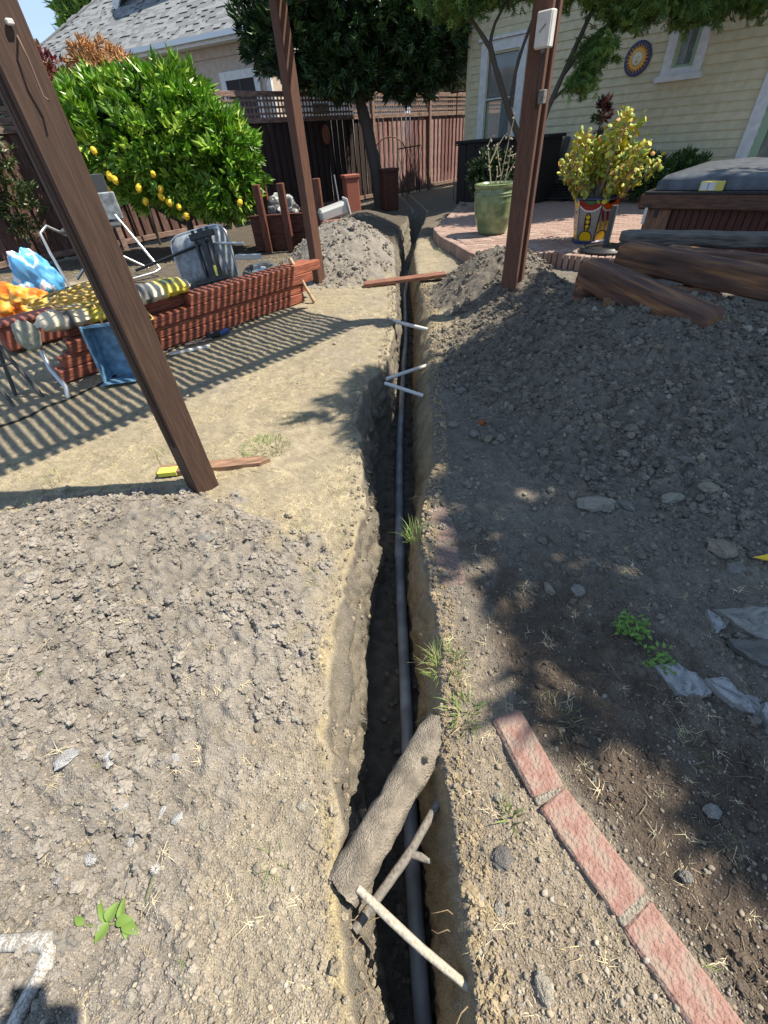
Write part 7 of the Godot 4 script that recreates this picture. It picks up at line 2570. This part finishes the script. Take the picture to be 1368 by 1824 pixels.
# ---------- the photographer, who stands behind the picture and throws the shadow in its corner ----------
func net(bones: Array, k: float, cell: float, tint: Callable, mb: MB) -> void:
	# smooth union of tapered capsules, meshed as surface nets
	var lo := Vector3.ONE * 1e9
	var hi := Vector3.ONE * -1e9
	for b in bones:
		var r := maxf(b[2], b[3]) + 3.0 * k + 2.0 * cell
		lo = lo.min(b[0] - Vector3.ONE * r).min(b[1] - Vector3.ONE * r)
		hi = hi.max(b[0] + Vector3.ONE * r).max(b[1] + Vector3.ONE * r)
	var n := Vector3i(((hi - lo) / cell).ceil()) + Vector3i.ONE
	var f := PackedFloat32Array()
	f.resize(n.x * n.y * n.z)
	for b in bones:
		var a: Vector3 = b[0]
		var ab: Vector3 = b[1] - a
		var l2 := maxf(ab.length_squared(), 1e-9)
		var r := maxf(b[2], b[3]) + 3.0 * k
		var i0 := Vector3i(((a.min(b[1]) - Vector3.ONE * r - lo) / cell).floor()).clamp(Vector3i.ZERO, n - Vector3i.ONE)
		var i1 := Vector3i(((a.max(b[1]) + Vector3.ONE * r - lo) / cell).ceil()).clamp(Vector3i.ZERO, n - Vector3i.ONE)
		for z in range(i0.z, i1.z + 1):
			for y in range(i0.y, i1.y + 1):
				var at := (z * n.y + y) * n.x
				for x in range(i0.x, i1.x + 1):
					var p := lo + Vector3(x, y, z) * cell - a
					var t := clampf(p.dot(ab) / l2, 0.0, 1.0)
					var d := (p - ab * t).length() - lerpf(b[2], b[3], t)
					f[at + x] += exp(-d / k)
	var ids := {}
	var pts := []
	var corners := [0, 1, n.x, n.x + 1, n.x * n.y, n.x * n.y + 1, n.x * n.y + n.x, n.x * n.y + n.x + 1]
	var edges := [[0, 1], [2, 3], [4, 5], [6, 7], [0, 2], [1, 3], [4, 6], [5, 7], [0, 4], [1, 5], [2, 6], [3, 7]]
	for z in n.z - 1:
		for y in n.y - 1:
			for x in n.x - 1:
				var at := (z * n.y + y) * n.x + x
				var m := 0
				for c in 8:
					if f[at + corners[c]] > 1.0:
						m |= 1 << c
				if m == 0 or m == 255:
					continue
				var s := Vector3.ZERO
				var w := 0
				for e in edges:
					if ((m >> e[0]) & 1) != ((m >> e[1]) & 1):
						var fa := log(f[at + corners[e[0]]] + 1e-12)
						var fb := log(f[at + corners[e[1]]] + 1e-12)
						var t := fa / (fa - fb)
						var pa := Vector3(e[0] & 1, (e[0] >> 1) & 1, e[0] >> 2)
						var pb := Vector3(e[1] & 1, (e[1] >> 1) & 1, e[1] >> 2)
						s += pa.lerp(pb, t)
						w += 1
				ids[at] = pts.size()
				pts.append(lo + (Vector3(x, y, z) + s / w) * cell)
	var faces := []
	var nm := []
	for p in pts:
		nm.append(Vector3.ZERO)
	for at in ids:
		var x: int = at % n.x
		var y: int = (at / n.x) % n.y
		var z: int = at / (n.x * n.y)
		for ax in 3:
			var du: int = [n.x, n.x * n.y, 1][ax]
			var dv: int = [n.x * n.y, 1, n.x][ax]
			var dw: int = [1, n.x, n.x * n.y][ax]
			if [y, z, x][ax] == 0 or [z, x, y][ax] == 0:
				continue
			var inside := f[at] > 1.0
			if inside == (f[at + dw] > 1.0):
				continue
			var q := [at - du - dv, at - dv, at, at - du]
			if q.any(func(i): return not ids.has(i)):
				continue
			var g := [ids[q[0]], ids[q[1]], ids[q[2]], ids[q[3]]]
			if not inside:
				g.reverse()
			faces.append(g)
			var fn: Vector3 = (pts[g[2]] - pts[g[0]]).cross(pts[g[3]] - pts[g[1]])
			for i in g:
				nm[i] += fn
	for g in faces:
		for i in [g[0], g[2], g[1], g[0], g[3], g[2]]:
			mb.col = tint.call(pts[i])
			mb.put(pts[i], nm[i].normalized())


func build_photographer() -> void:
	var fwd := Vector3(0, -0.6652, -0.7466)
	var up := Vector3(0, 0.7466, -0.6652)
	var eye := Vector3(0, 1.25, 0)
	# telephone just behind the lens
	var ph := thing("phone", "phone held out by the photographer behind the picture", "phone", Transform3D(Basis(Vector3.RIGHT, up, -fwd), eye - fwd * 0.012 - up * 0.052 + Vector3(0.02, 0, 0)))
	part(ph, "case", bx3(Vector3.ZERO, Vector3(0.072, 0.147, 0.009), 0.004), M.black_plastic)
	part(ph, "screen", bx3(Vector3(0, 0, 0.0052), Vector3(0.066, 0.14, 0.001), 0.0004), M.grey_vinyl)
	var t := thing("person", "photographer in a dark jacket holding a phone, standing astride the trench", "person")
	var mb := MB.new()
	mb.colored = true
	var bones := [
		[Vector3(-0.30, 0.05, 0.50), Vector3(-0.31, 0.04, 0.30), 0.045, 0.036], [Vector3(0.27, 0.05, 0.50), Vector3(0.28, 0.04, 0.30), 0.045, 0.036],
		[Vector3(-0.29, 0.09, 0.50), Vector3(-0.21, 0.48, 0.46), 0.045, 0.06], [Vector3(0.26, 0.09, 0.50), Vector3(0.19, 0.48, 0.46), 0.045, 0.06],
		[Vector3(-0.21, 0.48, 0.46), Vector3(-0.10, 0.86, 0.50), 0.062, 0.09], [Vector3(0.19, 0.48, 0.46), Vector3(0.08, 0.86, 0.50), 0.062, 0.09],
		[Vector3(-0.07, 0.92, 0.51), Vector3(0.05, 0.92, 0.51), 0.12, 0.12], [Vector3(-0.01, 0.95, 0.51), Vector3(-0.01, 1.2, 0.50), 0.125, 0.13],
		[Vector3(-0.08, 1.24, 0.50), Vector3(0.06, 1.24, 0.50), 0.115, 0.115], [Vector3(-0.16, 1.38, 0.49), Vector3(0.14, 1.38, 0.49), 0.065, 0.065],
		[Vector3(-0.01, 1.4, 0.48), Vector3(-0.01, 1.5, 0.45), 0.055, 0.05],
		[Vector3(-0.18, 1.38, 0.48), Vector3(-0.24, 1.12, 0.36), 0.055, 0.046], [Vector3(0.16, 1.38, 0.48), Vector3(0.25, 1.12, 0.36), 0.055, 0.046],
		[Vector3(-0.24, 1.12, 0.36), Vector3(-0.06, 1.165, 0.11), 0.046, 0.03], [Vector3(0.25, 1.12, 0.36), Vector3(0.10, 1.165, 0.11), 0.046, 0.03]]
	net(bones, 0.018, 0.022, func(p: Vector3) -> Color: return Color(0.03, 0.03, 0.03) if p.y < 0.085 else (Color(0.09, 0.1, 0.13) if p.y < 0.93 else Color(0.05, 0.06, 0.09)), mb)
	# head with nose, ears and chin
	var h := [[Vector3(-0.01, 1.60, 0.44), Vector3(-0.01, 1.64, 0.47), 0.072, 0.088], [Vector3(-0.01, 1.53, 0.40), Vector3(-0.01, 1.58, 0.42), 0.042, 0.06], [Vector3(-0.01, 1.585, 0.352), Vector3(-0.01, 1.56, 0.338), 0.009, 0.014], [Vector3(-0.095, 1.60, 0.46), Vector3(-0.095, 1.575, 0.455), 0.014, 0.011], [Vector3(0.075, 1.60, 0.46), Vector3(0.075, 1.575, 0.455), 0.014, 0.011], [Vector3(-0.01, 1.5, 0.45), Vector3(-0.01, 1.56, 0.45), 0.048, 0.05]]
	net(h, 0.01, 0.009, func(p: Vector3) -> Color: return Color(0.045, 0.03, 0.02) if p.y > 1.655 or p.z > 0.50 else (Color(0.02, 0.02, 0.02) if p.z < 0.385 and absf(p.y - 1.605) < 0.008 and absf(absf(p.x + 0.01) - 0.031) < 0.014 else (Color(0.35, 0.12, 0.1) if p.z < 0.375 and absf(p.y - 1.525) < 0.007 and absf(p.x + 0.01) < 0.024 else Color(0.45, 0.28, 0.2))), mb)
	# hands round the phone's lower half
	for s in [-1.0, 1.0]:
		var wrist := Vector3(0.02 + s * 0.08, 1.165, 0.11)
		var palm := Vector3(0.02 + s * 0.05, 1.178, 0.07)
		var fg := [[wrist, palm, 0.026, 0.024], [palm, palm + Vector3(-s * 0.01, 0.03, -0.012), 0.022, 0.018]]
		for i in 4:
			var k0 := palm + Vector3(s * 0.004, 0.045 - i * 0.019, -0.012 - i * 0.004)
			var k1 := k0 + Vector3(-s * 0.004, 0.006, -0.024 + 0.004 * i)
			var k2 := k1 + Vector3(-s * 0.016, -0.004, -0.008)
			fg.append([k0, k1, 0.0085, 0.008])
			fg.append([k1, k2, 0.008, 0.007])
		var th := palm + Vector3(-s * 0.008, 0.0, 0.012)
		fg.append([th, th + Vector3(-s * 0.016, 0.022, 0.008), 0.011, 0.009])
		fg.append([th + Vector3(-s * 0.016, 0.022, 0.008), th + Vector3(-s * 0.03, 0.036, 0.0), 0.009, 0.0075])
		net(fg, 0.0025, 0.004, func(_p: Vector3) -> Color: return Color(0.45, 0.28, 0.2), mb)
	part(t, "body", mb, M.clod)
